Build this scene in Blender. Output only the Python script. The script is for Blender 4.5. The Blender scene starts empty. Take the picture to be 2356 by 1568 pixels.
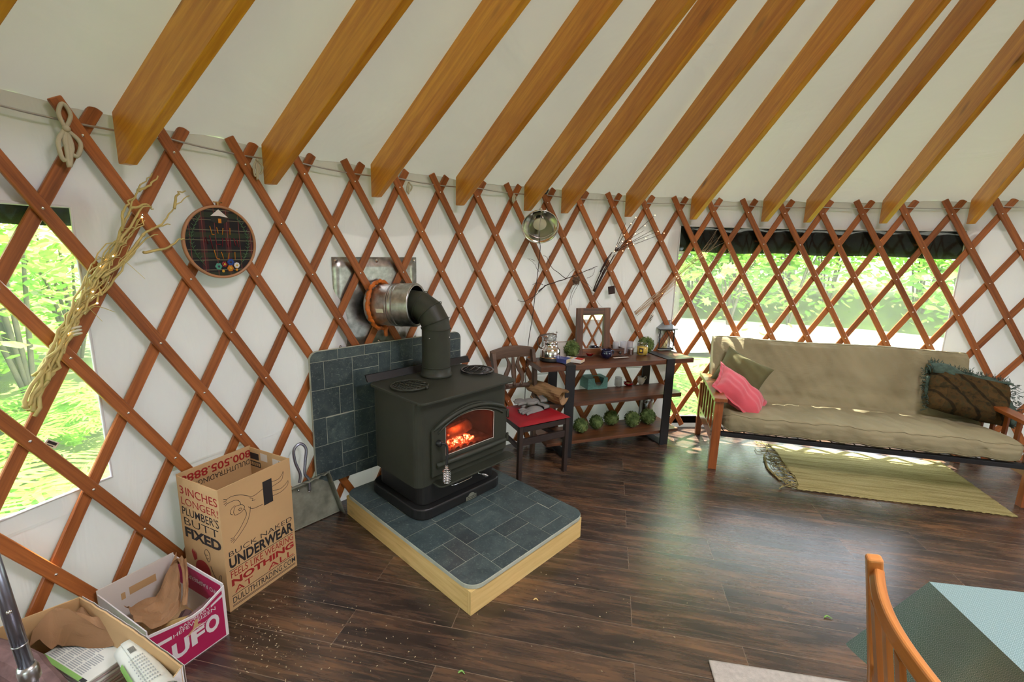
import bpy, math, random
import numpy as np
from mathutils import Vector, Matrix
random.seed(7)
PI = math.pi
SC = bpy.context.scene
COL = SC.collection

# ---------------------------------------------------------------- camera
CF, CPIT, CROLL = 1068.74, 0.19747, 0.02635
CAM = Vector((-2.02047, -0.31854, 1.66))
def ray(x, y):
    u = (x - 1178) / CF; v = (y - 784) / CF
    cr, sr = math.cos(-CROLL), math.sin(-CROLL)
    u, v = cr * u - sr * v, sr * u + cr * v
    c, s = math.cos(CPIT), math.sin(CPIT)
    return Vector((u, c - s * v, -s - c * v))
_F = ray(1178, 784); _R = ray(1178 + CF, 784) - _F; _U = ray(1178, 784 - CF) - _F
cd = bpy.data.cameras.new('camera'); cam = bpy.data.objects.new('camera', cd); COL.objects.link(cam)
cd.sensor_width = 36; cd.lens = CF / 2356 * 36; cd.clip_start = 0.02; cd.clip_end = 200
m3 = Matrix((_R.normalized(), _U.normalized(), -_F.normalized())).transposed()
cam.matrix_world = Matrix.Translation(CAM) @ m3.to_4x4()
SC.camera = cam
SC.view_settings.view_transform = 'Standard'; SC.view_settings.look = 'None'
SC.view_settings.gamma = 1; SC.view_settings.use_curve_mapping = False
SC.view_settings.exposure = 0.0

# ---------------------------------------------------------------- daylight
R0 = 3.9289            # inner face of the lattice
RW = R0 + 0.045        # inner face of the canvas wall
w = bpy.data.worlds.new('sky'); SC.world = w; w.use_nodes = True
nt = w.node_tree; nt.nodes.clear()
wo = nt.nodes.new('ShaderNodeOutputWorld'); bg = nt.nodes.new('ShaderNodeBackground')
bg.inputs[0].default_value = (0.80, 0.88, 1.0, 1); bg.inputs[1].default_value = 9.0
nt.links.new(bg.outputs[0], wo.inputs[0])
w.cycles.sampling_method = 'MANUAL'; w.cycles.sample_map_resolution = 256

def sun():
    l = bpy.data.lights.new('sun', 'SUN'); l.energy = 30; l.angle = 0.009; l.color = (1, 0.96, 0.86)
    o = bpy.data.objects.new('sun', l); COL.objects.link(o)
    d = Vector((-0.06, -0.37, -0.93))
    o.rotation_euler = d.to_track_quat('-Z', 'Y').to_euler(); o.location = (2, 9, 12)
sun()
def portal(name, loc, d, sx, sy):
    l = bpy.data.lights.new(name, 'AREA'); l.shape = 'RECTANGLE'; l.size = sx; l.size_y = sy
    l.cycles.is_portal = True
    o = bpy.data.objects.new(name, l); COL.objects.link(o); o.location = loc
    o.rotation_euler = Vector(d).to_track_quat('-Z', 'Z').to_euler()
def skylight():          # daylight falling through the round roof dome
    l = bpy.data.lights.new('skylight', 'AREA'); l.shape = 'DISK'; l.size = 1.5; l.energy = 190; l.color = (.93, .89, 1.0)
    o = bpy.data.objects.new('skylight', l); COL.objects.link(o); o.location = (0, 0, 4.24)
skylight()

# ---------------------------------------------------------------- helpers
OFF = {}
class Frame:
    def __init__(s, x, y, ang=0.0, z=0.0):
        s.o = Vector((x, y, z)); s.a = ang
        s.m = Matrix.Translation(s.o) @ Matrix.Rotation(ang, 4, 'Z')
    def w(s, x, y, z=0.0): return s.m @ Vector((x, y, z))
WORLD = Frame(0, 0)
def tag(o, label=None, cat=None, group=None, kind=None):
    if label: o['label'] = label
    if cat: o['category'] = cat
    if group: o['group'] = group
    if kind: o['kind'] = kind
    return o
def thing(name, label, cat, frame=WORLD, at=(0, 0, 0), group=None, kind=None):
    o = bpy.data.objects.new(name, None); COL.objects.link(o)
    o.empty_display_size = 0.05
    o.matrix_world = frame.m @ Matrix.Translation(Vector(at))
    OFF[o.name] = Vector(at)
    return tag(o, label, cat, group, kind)

class MB:
    def __init__(s): s.v = []; s.f = []; s.uv = []; s.sm = []; s.mi = []; s.cur = 0
    def add(s, vs, fs, uvs=None, smooth=False, M=None):
        b = len(s.v)
        for p in vs:
            p = Vector(p); s.v.append(M @ p if M else p)
        for k, f in enumerate(fs):
            s.f.append(tuple(b + i for i in f)); s.sm.append(smooth); s.mi.append(s.cur)
            if uvs: s.uv.append(uvs[k])
            else: s.uv.append([(vs[i][0], vs[i][1]) for i in f])
        return s
    def box(s, x0, x1, y0, y1, z0, z1, M=None):
        d = (x1 - x0, y1 - y0, z1 - z0)
        vs = [(x, y, z) for x in (x0, x1) for y in (y0, y1) for z in (z0, z1)]
        fs = [(0, 1, 3, 2), (4, 6, 7, 5), (0, 4, 5, 1), (2, 3, 7, 6), (0, 2, 6, 4), (1, 5, 7, 3)]
        ax = [(1, 2), (1, 2), (0, 2), (0, 2), (0, 1), (0, 1)]
        uvs = []; r = (x0 * 3.1 + y0 * 1.7 + z0 * 2.3)
        for f, (p, q) in zip(fs, ax):
            if d[p] < d[q]: p, q = q, p
            uvs.append([(vs[i][p], vs[i][q] + r) for i in f])
        return s.add(vs, fs, uvs, False, M)
    def tube(s, pts, r, n=8, cap=True, closed=False, smooth=True):
        P = [Vector(p) for p in pts]; m = len(P)
        if not hasattr(r, '__len__'): r = [r] * m
        T = []
        for i in range(m):
            if closed: t = P[(i + 1) % m] - P[i - 1]
            else: t = P[min(i + 1, m - 1)] - P[max(i - 1, 0)]
            T.append(t.normalized() if t.length > 1e-9 else Vector((0, 0, 1)))
        up = Vector((0, 0, 1)) if abs(T[0].z) < .9 else Vector((1, 0, 0))
        N = (up - T[0] * up.dot(T[0])).normalized(); vs = []; L = 0; Ls = []
        for i in range(m):
            if i:
                N = (N - T[i] * N.dot(T[i]));
                N = N.normalized() if N.length > 1e-6 else T[i].orthogonal().normalized()
                L += (P[i] - P[i - 1]).length
            Ls.append(L); B = T[i].cross(N)
            for k in range(n):
                a = 2 * PI * k / n; vs.append(P[i] + (N * math.cos(a) + B * math.sin(a)) * r[i])
        fs = []; uvs = []
        for i in range(m if closed else m - 1):
            j = (i + 1) % m
            for k in range(n):
                k2 = (k + 1) % n; fs.append((i * n + k, i * n + k2, j * n + k2, j * n + k))
                c = 2 * PI * r[i] / n; l2 = Ls[j] if j else L + (P[0] - P[-1]).length
                uvs.append([(Ls[i], k * c), (Ls[i], (k + 1) * c), (l2, (k + 1) * c), (l2, k * c)])
        if cap and not closed:
            fs.append(tuple(range(n - 1, -1, -1))); uvs.append([(vs[i][0], vs[i][1]) for i in fs[-1]])
            fs.append(tuple((m - 1) * n + k for k in range(n))); uvs.append([(vs[i][0], vs[i][1]) for i in fs[-1]])
        return s.add(vs, fs, uvs, smooth)
    def lathe(s, prof, n=32, M=None, smooth=True, a0=0, a1=2 * PI):
        full = abs(a1 - a0 - 2 * PI) < 1e-6; cols = n if full else n + 1; vs = []
        for r, z in prof:
            for k in range(cols):
                a = a0 + (a1 - a0) * k / n; vs.append((r * math.cos(a), r * math.sin(a), z))
        fs = []; uvs = []
        for i in range(len(prof) - 1):
            for k in range(n):
                k2 = (k + 1) % cols
                if prof[i][0] < 1e-9 and prof[i + 1][0] < 1e-9: continue
                fs.append((i * cols + k, i * cols + k2, (i + 1) * cols + k2, (i + 1) * cols + k))
                uvs.append([(k / n, prof[i][1]), ((k + 1) / n, prof[i][1]), ((k + 1) / n, prof[i + 1][1]), (k / n, prof[i + 1][1])])
        return s.add(vs, fs, uvs, smooth, M)
    def prism(s, poly, z0, z1, M=None, smooth=False):
        n = len(poly); vs = [(x, y, z0) for x, y in poly] + [(x, y, z1) for x, y in poly]
        fs = [tuple(range(n - 1, -1, -1)), tuple(range(n, 2 * n))] + [(i, (i + 1) % n, n + (i + 1) % n, n + i) for i in range(n)]
        uvs = []
        for f in fs[:2]: uvs.append([(vs[i][0], vs[i][1]) for i in f])
        L = 0
        for i in range(n):
            d = math.dist(poly[i], poly[(i + 1) % n]); uvs.append([(L, z0), (L + d, z0), (L + d, z1), (L, z1)]); L += d
        return s.add(vs, fs, uvs, smooth, M)
    def grid(s, fn, nu, nv, smooth=True, hole=None):
        vs = []; uvs0 = []
        for i in range(nu + 1):
            for j in range(nv + 1):
                vs.append(fn(i / nu, j / nv)); uvs0.append((i / nu, j / nv))
        fs = []; uvs = []
        for i in range(nu):
            for j in range(nv):
                if hole and hole(i, j): continue
                f = (i * (nv + 1) + j, (i + 1) * (nv + 1) + j, (i + 1) * (nv + 1) + j + 1, i * (nv + 1) + j + 1)
                fs.append(f); uvs.append([uvs0[k] for k in f])
        return s.add(vs, fs, uvs, smooth)
    def ball(s, c, r, n=10, m=6, sq=(1, 1, 1)):
        prof = [(r * math.sin(PI * i / m), -r * math.cos(PI * i / m)) for i in range(m + 1)]
        M = Matrix.Translation(Vector(c)) @ Matrix.Diagonal((*sq, 1))
        return s.lathe(prof, n, M)
    def build(s, name, mat, parent=None, frame=WORLD, at=(0, 0, 0), label=None, cat=None, group=None, kind=None,
              bevel=0, seg=2, solid=0, sub=0, autosmooth=None, soff=-1, link=True):
        off = OFF[parent.name] if parent else Vector(at)
        me = bpy.data.meshes.new(name)
        me.from_pydata([tuple(Vector(p) - off) for p in s.v], [], s.f)
        uvl = me.uv_layers.new(name='UV').data; k = 0; buf = []
        for u in s.uv:
            for q in u: buf.append(q[0]); buf.append(q[1])
        uvl.foreach_set('uv', buf)
        me.polygons.foreach_set('use_smooth', s.sm)
        for m_ in (mat if isinstance(mat, (list, tuple)) else [mat]): me.materials.append(m_)
        me.polygons.foreach_set('material_index', s.mi)
        me.update()
        o = bpy.data.objects.new(name, me)
        if link: COL.objects.link(o)
        if parent:
            o.parent = parent; OFF[o.name] = off
        else:
            o.matrix_world = frame.m @ Matrix.Translation(Vector(at)); OFF[o.name] = Vector(at)
        if solid:
            md = o.modifiers.new('solid', 'SOLIDIFY'); md.thickness = solid; md.offset = soff
        if bevel:
            md = o.modifiers.new('bevel', 'BEVEL'); md.width = bevel; md.segments = seg; md.limit_method = 'ANGLE'
            md.angle_limit = 0.6; md.harden_normals = False
        if sub:
            md = o.modifiers.new('sub', 'SUBSURF'); md.levels = sub; md.render_levels = sub
        return tag(o, label, cat, group, kind)
def B(x0, x1, y0, y1, z0, z1): return MB().box(x0, x1, y0, y1, z0, z1)
def dup(o, loc=None, rotz=None, label=None, scale=None):
    c = o.copy(); COL.objects.link(c)
    if o.name in OFF: OFF[c.name] = OFF[o.name]
    if loc is not None: c.location = loc
    if rotz is not None: c.rotation_euler = (0, 0, rotz)
    if scale is not None: c.scale = scale
    if label: c['label'] = label
    for ch in list(o.children):
        d = ch.copy(); COL.objects.link(d); d.parent = c
        for g in ch.children:
            e = g.copy(); COL.objects.link(e); e.parent = d
    return c
def rrect(x0, x1, y0, y1, r, n=6):
    P = []
    for cx, cy, a in ((x1 - r, y0 + r, -PI / 2), (x1 - r, y1 - r, 0), (x0 + r, y1 - r, PI / 2), (x0 + r, y0 + r, PI)):
        for k in range(n + 1): P.append((cx + r * math.cos(a + PI / 2 * k / n), cy + r * math.sin(a + PI / 2 * k / n)))
    return P
def at_z(x, y, z):
    d = ray(x, y); return CAM + d * ((z - CAM.z) / d.z)
def at_R(x, y, R):
    d = ray(x, y); a = d.x * d.x + d.y * d.y; b = d.x * CAM.x + d.y * CAM.y; c = CAM.x ** 2 + CAM.y ** 2 - R * R
    return CAM + d * ((-b + math.sqrt(b * b - a * c)) / a)
def at_plane(x, y, fr, v):          # vertical plane local y = v of a frame
    d = ray(x, y); n = Vector((-math.sin(fr.a), math.cos(fr.a), 0)); P = fr.w(0, v)
    return CAM + d * ((P - CAM).dot(n) / d.dot(n))
def cyl(th, z, R): return Vector((R * math.sin(th), R * math.cos(th), z))
def smooth_path(pts, n=6):
    P = [Vector(p) for p in pts]; out = []
    for i in range(len(P) - 1):
        p0 = P[max(i - 1, 0)]; p1 = P[i]; p2 = P[i + 1]; p3 = P[min(i + 2, len(P) - 1)]
        for k in range(n):
            t = k / n
            out.append(0.5 * ((2 * p1) + (p2 - p0) * t + (2 * p0 - 5 * p1 + 4 * p2 - p3) * t * t + (3 * p1 - p0 - 3 * p2 + p3) * t ** 3))
    out.append(P[-1]); return out
def lin(n, a, b): return [a + (b - a) * i / (n - 1) for i in range(n)]
def text(txt, name, mat, parent, o, ux, uy, width, height, bold=0.0, lift=0.0006, label=None):
    """lettering as a flat mesh fitted to width x height, lower left corner at o (local coords of the parent's frame)"""
    cu = bpy.data.curves.new('t', 'FONT'); cu.body = txt; cu.size = 1; cu.offset = bold; cu.resolution_u = 3
    ob = bpy.data.objects.new('t', cu); COL.objects.link(ob)
    dg = bpy.context.evaluated_depsgraph_get(); me = bpy.data.meshes.new_from_object(ob.evaluated_get(dg))
    vs = [v.co.copy() for v in me.vertices]; fs = [tuple(p.vertices) for p in me.polygons]
    bpy.data.objects.remove(ob); bpy.data.curves.remove(cu); bpy.data.meshes.remove(me)
    x0 = min(v.x for v in vs); x1 = max(v.x for v in vs); y0 = min(v.y for v in vs); y1 = max(v.y for v in vs)
    o = Vector(o); ux = Vector(ux).normalized(); uy = Vector(uy).normalized(); n = ux.cross(uy)
    mb = MB(); mb.add([o + ux * ((v.x - x0) / (x1 - x0) * width) + uy * ((v.y - y0) / (y1 - y0) * height) + n * lift for v in vs], fs)
    return mb.build(name, mat, parent, label=label)
# ---------------------------------------------------------------- materials
def srgb(r, g, b):
    f = lambda c: ((c / 255 + .055) / 1.055) ** 2.4 if c > 10 else c / 255 / 12.92
    return (f(r), f(g), f(b), 1)
class N:
    def __init__(s, name):
        s.m = bpy.data.materials.new(name); s.m.use_nodes = True; s.t = s.m.node_tree; s.t.nodes.clear()
        s.out = s.t.nodes.new('ShaderNodeOutputMaterial')
    def n(s, ty, **kw):
        x = s.t.nodes.new('ShaderNode' + ty)
        for k, v in kw.items():
            if k in x.inputs.keys() or k.replace('_', ' ') in x.inputs.keys():
                x.inputs[k if k in x.inputs.keys() else k.replace('_', ' ')].default_value = v
            else: setattr(x, k, v)
        return x
    def l(s, a, b): s.t.links.new(a, b)
    def math(s, op, a, b=None, clamp=False):
        x = s.t.nodes.new('ShaderNodeMath'); x.operation = op; x.use_clamp = clamp
        for i, v in enumerate((a, b)):
            if v is None: continue
            if isinstance(v, (int, float)): x.inputs[i].default_value = v
            else: s.l(v, x.inputs[i])
        return x.outputs[0]
    def mix(s, f, a, b, bt='MIX'):
        x = s.t.nodes.new('ShaderNodeMix'); x.data_type = 'RGBA'; x.blend_type = bt
        for i, v in ((0, f), (6, a), (7, b)):
            if isinstance(v, (int, float)): x.inputs[i].default_value = v
            elif isinstance(v, tuple): x.inputs[i].default_value = v
            else: s.l(v, x.inputs[i])
        return x.outputs[2]
    def ramp(s, f, stops):
        x = s.t.nodes.new('ShaderNodeValToRGB'); e = x.color_ramp.elements
        while len(e) < len(stops): e.new(0.5)
        for k, (p, c) in enumerate(stops): e[k].position = p; e[k].color = c if len(c) == 4 else (*c, 1)
        s.l(f, x.inputs[0]); return x.outputs[0]
    def noise(s, vec, scale, detail=4, rough=.55, dist=0):
        x = s.n('TexNoise'); x.inputs['Scale'].default_value = scale; x.inputs['Detail'].default_value = detail
        x.inputs['Roughness'].default_value = rough; x.inputs['Distortion'].default_value = dist
        if vec: s.l(vec, x.inputs['Vector'])
        return x.outputs[0]
    def coord(s, kind='Object', sc=(1, 1, 1), rot=(0, 0, 0), rnd=0):
        c = s.n('TexCoord'); mp = s.n('Mapping'); mp.inputs['Scale'].default_value = sc; mp.inputs['Rotation'].default_value = rot
        s.l(c.outputs[kind], mp.inputs['Vector'])
        if rnd:
            oi = s.n('ObjectInfo'); k = s.math('MULTIPLY', oi.outputs['Random'], rnd)
            cb = s.n('CombineXYZ'); s.l(k, cb.inputs[0]); s.l(k, cb.inputs[1]); s.l(k, cb.inputs[2]); s.l(cb.outputs[0], mp.inputs['Location'])
        return mp.outputs[0]
    def bump(s, h, strength=.3, dist=.002):
        b = s.n('Bump'); b.inputs['Strength'].default_value = strength; b.inputs['Distance'].default_value = dist
        s.l(h, b.inputs['Height']); return b.outputs[0]
    def pbr(s, col, rough=.6, metal=0, normal=None, spec=.5, coat=0, sheen=0, em=None, ems=0, alpha=None, sub=0):
        p = s.n('BsdfPrincipled')
        for k, v in (('Base Color', col), ('Roughness', rough), ('Metallic', metal)):
            if isinstance(v, (int, float, tuple)): p.inputs[k].default_value = v
            else: s.l(v, p.inputs[k])
        p.inputs['Specular IOR Level'].default_value = spec
        if coat: p.inputs['Coat Weight'].default_value = coat; p.inputs['Coat Roughness'].default_value = .15
        if sheen: p.inputs['Sheen Weight'].default_value = sheen
        if em is not None:
            if isinstance(em, tuple): p.inputs['Emission Color'].default_value = em
            else: s.l(em, p.inputs['Emission Color'])
            if isinstance(ems, (int, float)): p.inputs['Emission Strength'].default_value = ems
            else: s.l(ems, p.inputs['Emission Strength'])
        if normal is not None: s.l(normal, p.inputs['Normal'])
        return p
    def fin(s, sh): s.l(sh.outputs[0] if hasattr(sh, 'outputs') else sh, s.out.inputs[0]); return s.m
def plain(name, col, rough=.6, metal=0, var=.15, vs=8, bs=60, bump=.1, spec=.5, coat=0, sheen=0):
    m = N(name); c = m.coord(rnd=10); n1 = m.noise(c, vs, 4)
    dark = tuple(x * (1 - var) for x in col[:3]) + (1,); lite = tuple(min(1, x * (1 + var)) for x in col[:3]) + (1,)
    cc = m.ramp(n1, [(.3, dark), (.7, lite)]); b = m.bump(m.noise(c, bs, 2), bump, .002) if bump else None
    return m.fin(m.pbr(cc, rough, metal, b, spec, coat, sheen))
def glow(name, col, st):
    m = N(name); return m.fin(m.pbr(col, .5, em=col, ems=st))
def wood(name, c_lo, c_hi, c_knot, rough=.4, grain=22, knots=0, coat=0, vary=.25, bump=.15):
    m = N(name); u = m.coord('UV', (1.3, grain, 1), rnd=30); n1 = m.noise(u, 2.2, 6, .6, .6)
    u2 = m.coord('UV', (.8, 3, 1), rnd=17); n2 = m.noise(u2, 1.4, 2)
    f = m.math('ADD', m.math('MULTIPLY', n1, .7), m.math('MULTIPLY', n2, .35))
    col = m.ramp(f, [(.36, c_lo), (.66, c_hi)])
    oi = m.n('ObjectInfo'); hv = m.n('HueSaturation'); m.l(col, hv.inputs['Color'])
    m.l(m.math('ADD', m.math('MULTIPLY', oi.outputs['Random'], vary), 1 - vary / 2), hv.inputs['Value']); col = hv.outputs[0]
    if knots:
        u3 = m.coord('UV', (1, 2.4, 1), rnd=23); v = m.n('TexVoronoi'); v.inputs['Scale'].default_value = knots; v.inputs['Randomness'].default_value = 1
        m.l(u3, v.inputs['Vector']); k = m.ramp(v.outputs['Distance'], [(.035, (1, 1, 1)), (.075, (.55, .55, .55)), (.16, (0, 0, 0))])
        col = m.mix(m.math('MULTIPLY', k, .8), col, c_knot)
    return m.fin(m.pbr(col, rough, 0, m.bump(n1, bump, .001), coat=coat))
def floor_mat():
    m = N('dark_laminate_planks'); c = m.coord('Object', (1, 1, 1), (0, 0, math.radians(11.5)))
    br = m.n('TexBrick'); m.l(c, br.inputs['Vector'])
    br.offset = .37; br.offset_frequency = 2; br.squash = 1
    for k, v in (('Color1', (0, 0, 0, 1)), ('Color2', (1, 1, 1, 1)), ('Mortar', (.5, .5, .5, 1)), ('Scale', 1.0), ('Mortar Size', .0012), ('Mortar Smooth', 0.0), ('Bias', 0.0), ('Brick Width', 1.25), ('Row Height', .195)): br.inputs[k].default_value = v
    rnd = br.outputs['Color']; seam = br.outputs['Fac']
    sx = m.n('SeparateXYZ'); m.l(c, sx.inputs[0]); cb = m.n('CombineXYZ')
    m.l(m.math('ADD', m.math('MULTIPLY', sx.outputs[0], 1.1), m.math('MULTIPLY', rnd, 9)), cb.inputs[0])
    m.l(m.math('MULTIPLY', sx.outputs[1], 13), cb.inputs[1]); m.l(m.math('MULTIPLY', rnd, 7), cb.inputs[2])
    g = m.noise(cb.outputs[0], 2.3, 7, .62, 1.2)
    cb2 = m.n('CombineXYZ'); m.l(m.math('ADD', m.math('MULTIPLY', sx.outputs[0], 1.6), m.math('MULTIPLY', rnd, 5)), cb2.inputs[0])
    m.l(m.math('MULTIPLY', sx.outputs[1], 5), cb2.inputs[1]); m.l(m.math('MULTIPLY', rnd, 11), cb2.inputs[2])
    blot = m.noise(cb2.outputs[0], 1.3, 3, .5, .4)
    f = m.math('ADD', m.math('MULTIPLY', g, .55), m.math('MULTIPLY', blot, .5))
    col = m.ramp(f, [(.36, srgb(26, 21, 19)), (.46, srgb(54, 42, 34)), (.55, srgb(84, 62, 46)), (.68, srgb(124, 88, 58))])
    col = m.mix(m.math('MULTIPLY', rnd, .25), col, srgb(60, 44, 40))
    cb3 = m.n('CombineXYZ'); m.l(m.math('MULTIPLY', sx.outputs[0], 3), cb3.inputs[0]); m.l(m.math('MULTIPLY', sx.outputs[1], 60), cb3.inputs[1])
    cut = m.noise(cb3.outputs[0], 3, 3, .6, 1.5)
    col = m.mix(m.ramp(cut, [(.56, (0, 0, 0)), (.68, (.55, .55, .55))]), col, srgb(34, 24, 22))
    col = m.mix(m.math('MULTIPLY', seam, .6), col, srgb(150, 130, 110))
    h = m.math('SUBTRACT', m.math('MULTIPLY', cut, -.5), m.math('MULTIPLY', seam, .6))
    rough = m.math('ADD', m.math('MULTIPLY', g, .14), .20)
    return m.fin(m.pbr(col, rough, 0, m.bump(h, .35, .0012), spec=1.0))
def canvas_mat(name, col, trans=.12, wr=1.0, folds=(5, 5, 1.2), streak=0):
    m = N(name); c = m.coord('Object'); n = m.noise(c, 260, 2); c2 = m.coord('Object', folds); wv = m.noise(c2, 1.3, 3, .5, 1.3)
    n3 = m.noise(c, 1.1, 3)
    cc = m.mix(m.ramp(n3, [(.35, (0, 0, 0)), (.7, (1, 1, 1))]), col, tuple(x * .93 for x in col[:3]) + (1,))
    b1 = m.n('Bump'); b1.inputs['Strength'].default_value = .15; b1.inputs['Distance'].default_value = .0006; m.l(n, b1.inputs['Height'])
    b2 = m.n('Bump'); b2.inputs['Strength'].default_value = .55 * wr; b2.inputs['Distance'].default_value = .02; m.l(wv, b2.inputs['Height']); m.l(b1.outputs[0], b2.inputs['Normal'])
    d = m.n('BsdfDiffuse'); m.l(cc, d.inputs[0]); m.l(b2.outputs[0], d.inputs['Normal'])
    t = m.n('BsdfTranslucent'); m.l(cc, t.inputs[0]); mx = m.n('MixShader'); mx.inputs[0].default_value = trans
    m.l(d.outputs[0], mx.inputs[1]); m.l(t.outputs[0], mx.inputs[2]); return m.fin(mx)
def clear_mat(name, tint=(.97, .98, .97, 1), gl=.06, rough=.03):
    m = N(name); t = m.n('BsdfTransparent'); t.inputs[0].default_value = tint; g = m.n('BsdfGlossy'); g.inputs['Roughness'].default_value = rough
    lw = m.n('LayerWeight'); lw.inputs[0].default_value = .35; mx = m.n('MixShader')
    m.l(m.math('ADD', m.math('MULTIPLY', lw.outputs['Fresnel'], .5), gl * .3), mx.inputs[0]); m.l(t.outputs[0], mx.inputs[1]); m.l(g.outputs[0], mx.inputs[2]); return m.fin(mx)
def leaf_mat(name, c1, c2, trans=.45):
    m = N(name); c = m.coord('Object'); n = m.noise(c, 3.1, 3); n2 = m.noise(c, 25, 1)
    cc = m.ramp(m.math('ADD', m.math('MULTIPLY', n, .6), m.math('MULTIPLY', n2, .4)), [(.35, c1), (.65, c2)])
    d = m.n('BsdfDiffuse'); m.l(cc, d.inputs[0]); t = m.n('BsdfTranslucent'); m.l(cc, t.inputs[0]); mx = m.n('MixShader'); mx.inputs[0].default_value = trans
    m.l(d.outputs[0], mx.inputs[1]); m.l(t.outputs[0], mx.inputs[2]); return m.fin(mx)
def slate_mat(name):
    m = N(name); a = m.n('Attribute'); a.attribute_name = 'rnd'; c = m.coord('Object')
    n = m.noise(c, 9, 6, .65, .8); n2 = m.noise(c, 45, 5, .7, 2.0)
    col = m.ramp(n, [(.3, srgb(50, 64, 66)), (.55, srgb(72, 86, 86)), (.75, srgb(98, 110, 104))])
    col = m.mix(m.math('MULTIPLY', a.outputs['Fac'], .55), col, srgb(40, 48, 52))
    col = m.mix(m.ramp(n2, [(.56, (0, 0, 0)), (.68, (.5, .5, .5))]), col, srgb(142, 154, 142))
    return m.fin(m.pbr(col, m.math('ADD', m.math('MULTIPLY', n, .2), .3), 0, m.bump(m.math('ADD', n, m.math('MULTIPLY', n2, .3)), .5, .002)))
def hazy(m):
    nt = m.node_tree; out = [n for n in nt.nodes if n.type == 'OUTPUT_MATERIAL'][0]; src = out.inputs[0].links[0].from_socket
    t = nt.nodes.new('ShaderNodeBsdfTranslucent'); t.inputs[0].default_value = (.95, 1, .92, 1); mx = nt.nodes.new('ShaderNodeMixShader'); mx.inputs[0].default_value = .04
    nt.links.new(src, mx.inputs[1]); nt.links.new(t.outputs[0], mx.inputs[2]); nt.links.new(mx.outputs[0], out.inputs[0]); return m
MAT = {}
def build_mats():
    A = MAT
    A['rafter'] = wood('honey_fir', srgb(190, 116, 20), srgb(230, 162, 48), srgb(84, 44, 12), .36, 16, 2.1, coat=.15, vary=.2)
    A['slat'] = wood('stained_lattice_wood', srgb(122, 66, 28), srgb(176, 104, 50), srgb(60, 26, 10), .42, 30, 0, coat=.1, vary=.22)
    A['pine'] = wood('raw_pine', srgb(206, 168, 98), srgb(232, 200, 132), srgb(96, 56, 22), .6, 18, 2.6)
    A['dwood'] = wood('dark_stained_wood', srgb(52, 30, 18), srgb(122, 74, 42), srgb(20, 10, 6), .38, 20, 1.6, coat=.15)
    A['cherry'] = wood('red_brown_wood', srgb(120, 62, 26), srgb(158, 88, 40), srgb(60, 30, 12), .3, 20, 0, coat=.3)
    A['oak'] = wood('golden_oak', srgb(170, 100, 44), srgb(208, 138, 74), srgb(90, 48, 20), .3, 14, 0, coat=.4)
    A['chairw'] = wood('black_brown_wood', srgb(38, 28, 24), srgb(60, 44, 36), srgb(20, 10, 6), .5, 20, 0)
    A['greyw'] = wood('worn_brown_wood', srgb(74, 56, 44), srgb(112, 88, 70), srgb(30, 20, 12), .55, 16, 0)
    A['floor'] = floor_mat()
    A['canvas'] = canvas_mat('wall_canvas', (.69, .695, .695, 1), .05)
    A['roof'] = canvas_mat('roof_canvas', (.60, .60, .51, 1), .03, 2.6, (1.5, 1.5, 1.5))
    A['vinyl'] = hazy(clear_mat('clear_vinyl')); A['glass'] = clear_mat('clear_glass', (.96, .97, .97, 1), .25, .01)
    A['blackroll'] = plain('black_mesh', srgb(12, 14, 14), 1.0, var=.3, bs=300, spec=.05)
    A['steel'] = plain('steel', (.55, .55, .55, 1), .3, 1, .1)
    A['chrome'] = plain('chrome', (.8, .8, .8, 1), .12, 1, .03, bump=0)
    A['galv'] = plain('galvanised_steel', (.50, .52, .50, 1), .34, 1, .3, vs=28, bs=40, bump=.1)
    A['galvdull'] = plain('worn_zinc', (.26, .27, .21, 1), .5, .35, .35, vs=14)
    A['stove'] = plain('stove_paint', srgb(52, 54, 44), .48, .0, .12, bs=500, bump=.25, spec=.35)
    A['stoveb'] = plain('stove_black', srgb(24, 24, 23), .45, 0, .1, bs=500, bump=.15)
    A['iron'] = plain('enamelled_iron', srgb(26, 24, 24), .22, 0, .1, bump=0, coat=.5)
    A['blackm'] = plain('black_painted_steel', srgb(24, 24, 25), .5, 0, .15, bump=.05)
    A['foam'] = plain('orange_foam', srgb(196, 104, 34), .45, 0, .25, vs=30, bs=90, bump=.5)
    A['slate'] = slate_mat('slate_tile'); A['grout'] = plain('grout', srgb(176, 180, 162), .8)
    A['card'] = plain('cardboard', srgb(196, 160, 112), .8, 0, .07, vs=4, bs=200)
    A['kraft'] = plain('kraft_paper', srgb(150, 112, 76), .75, 0, .12, vs=9, bs=120)
    A['cardw'] = plain('white_card', srgb(214, 208, 200), .6, 0, .05)
    A['red'] = plain('red_print', srgb(158, 34, 30), .7, var=.05); A['blk'] = plain('black_print', srgb(38, 34, 34), .7, var=.05)
    A['mag'] = plain('magenta_print', srgb(176, 32, 84), .45, var=.05, bump=0); A['white'] = plain('white_print', srgb(226, 222, 220), .5, var=.03, bump=0)
    A['inkgrey'] = plain('grey_print', srgb(150, 152, 150), .8, var=.05, bump=0); A['ngreen'] = plain('green_print', srgb(126, 170, 84), .7, var=.1, bump=0)
    A['news'] = plain('newsprint', srgb(208, 208, 196), .8, var=.04); A['newspink'] = plain('newsprint_edge', srgb(196, 176, 172), .8, var=.1)
    A['redseat'] = plain('red_vinyl', srgb(150, 14, 30), .4, 0, .06, bs=150, bump=.1)
    A['glove'] = plain('grey_suede', srgb(128, 126, 122), .9, 0, .12, bs=200, bump=.3); A['cuff'] = plain('green_cuff', srgb(44, 92, 78), .8, 0, .2)
    A['futon'] = None; A['rope'] = plain('cotton_rope', srgb(190, 184, 160), .9, 0, .1, bs=300, bump=.4)
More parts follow.
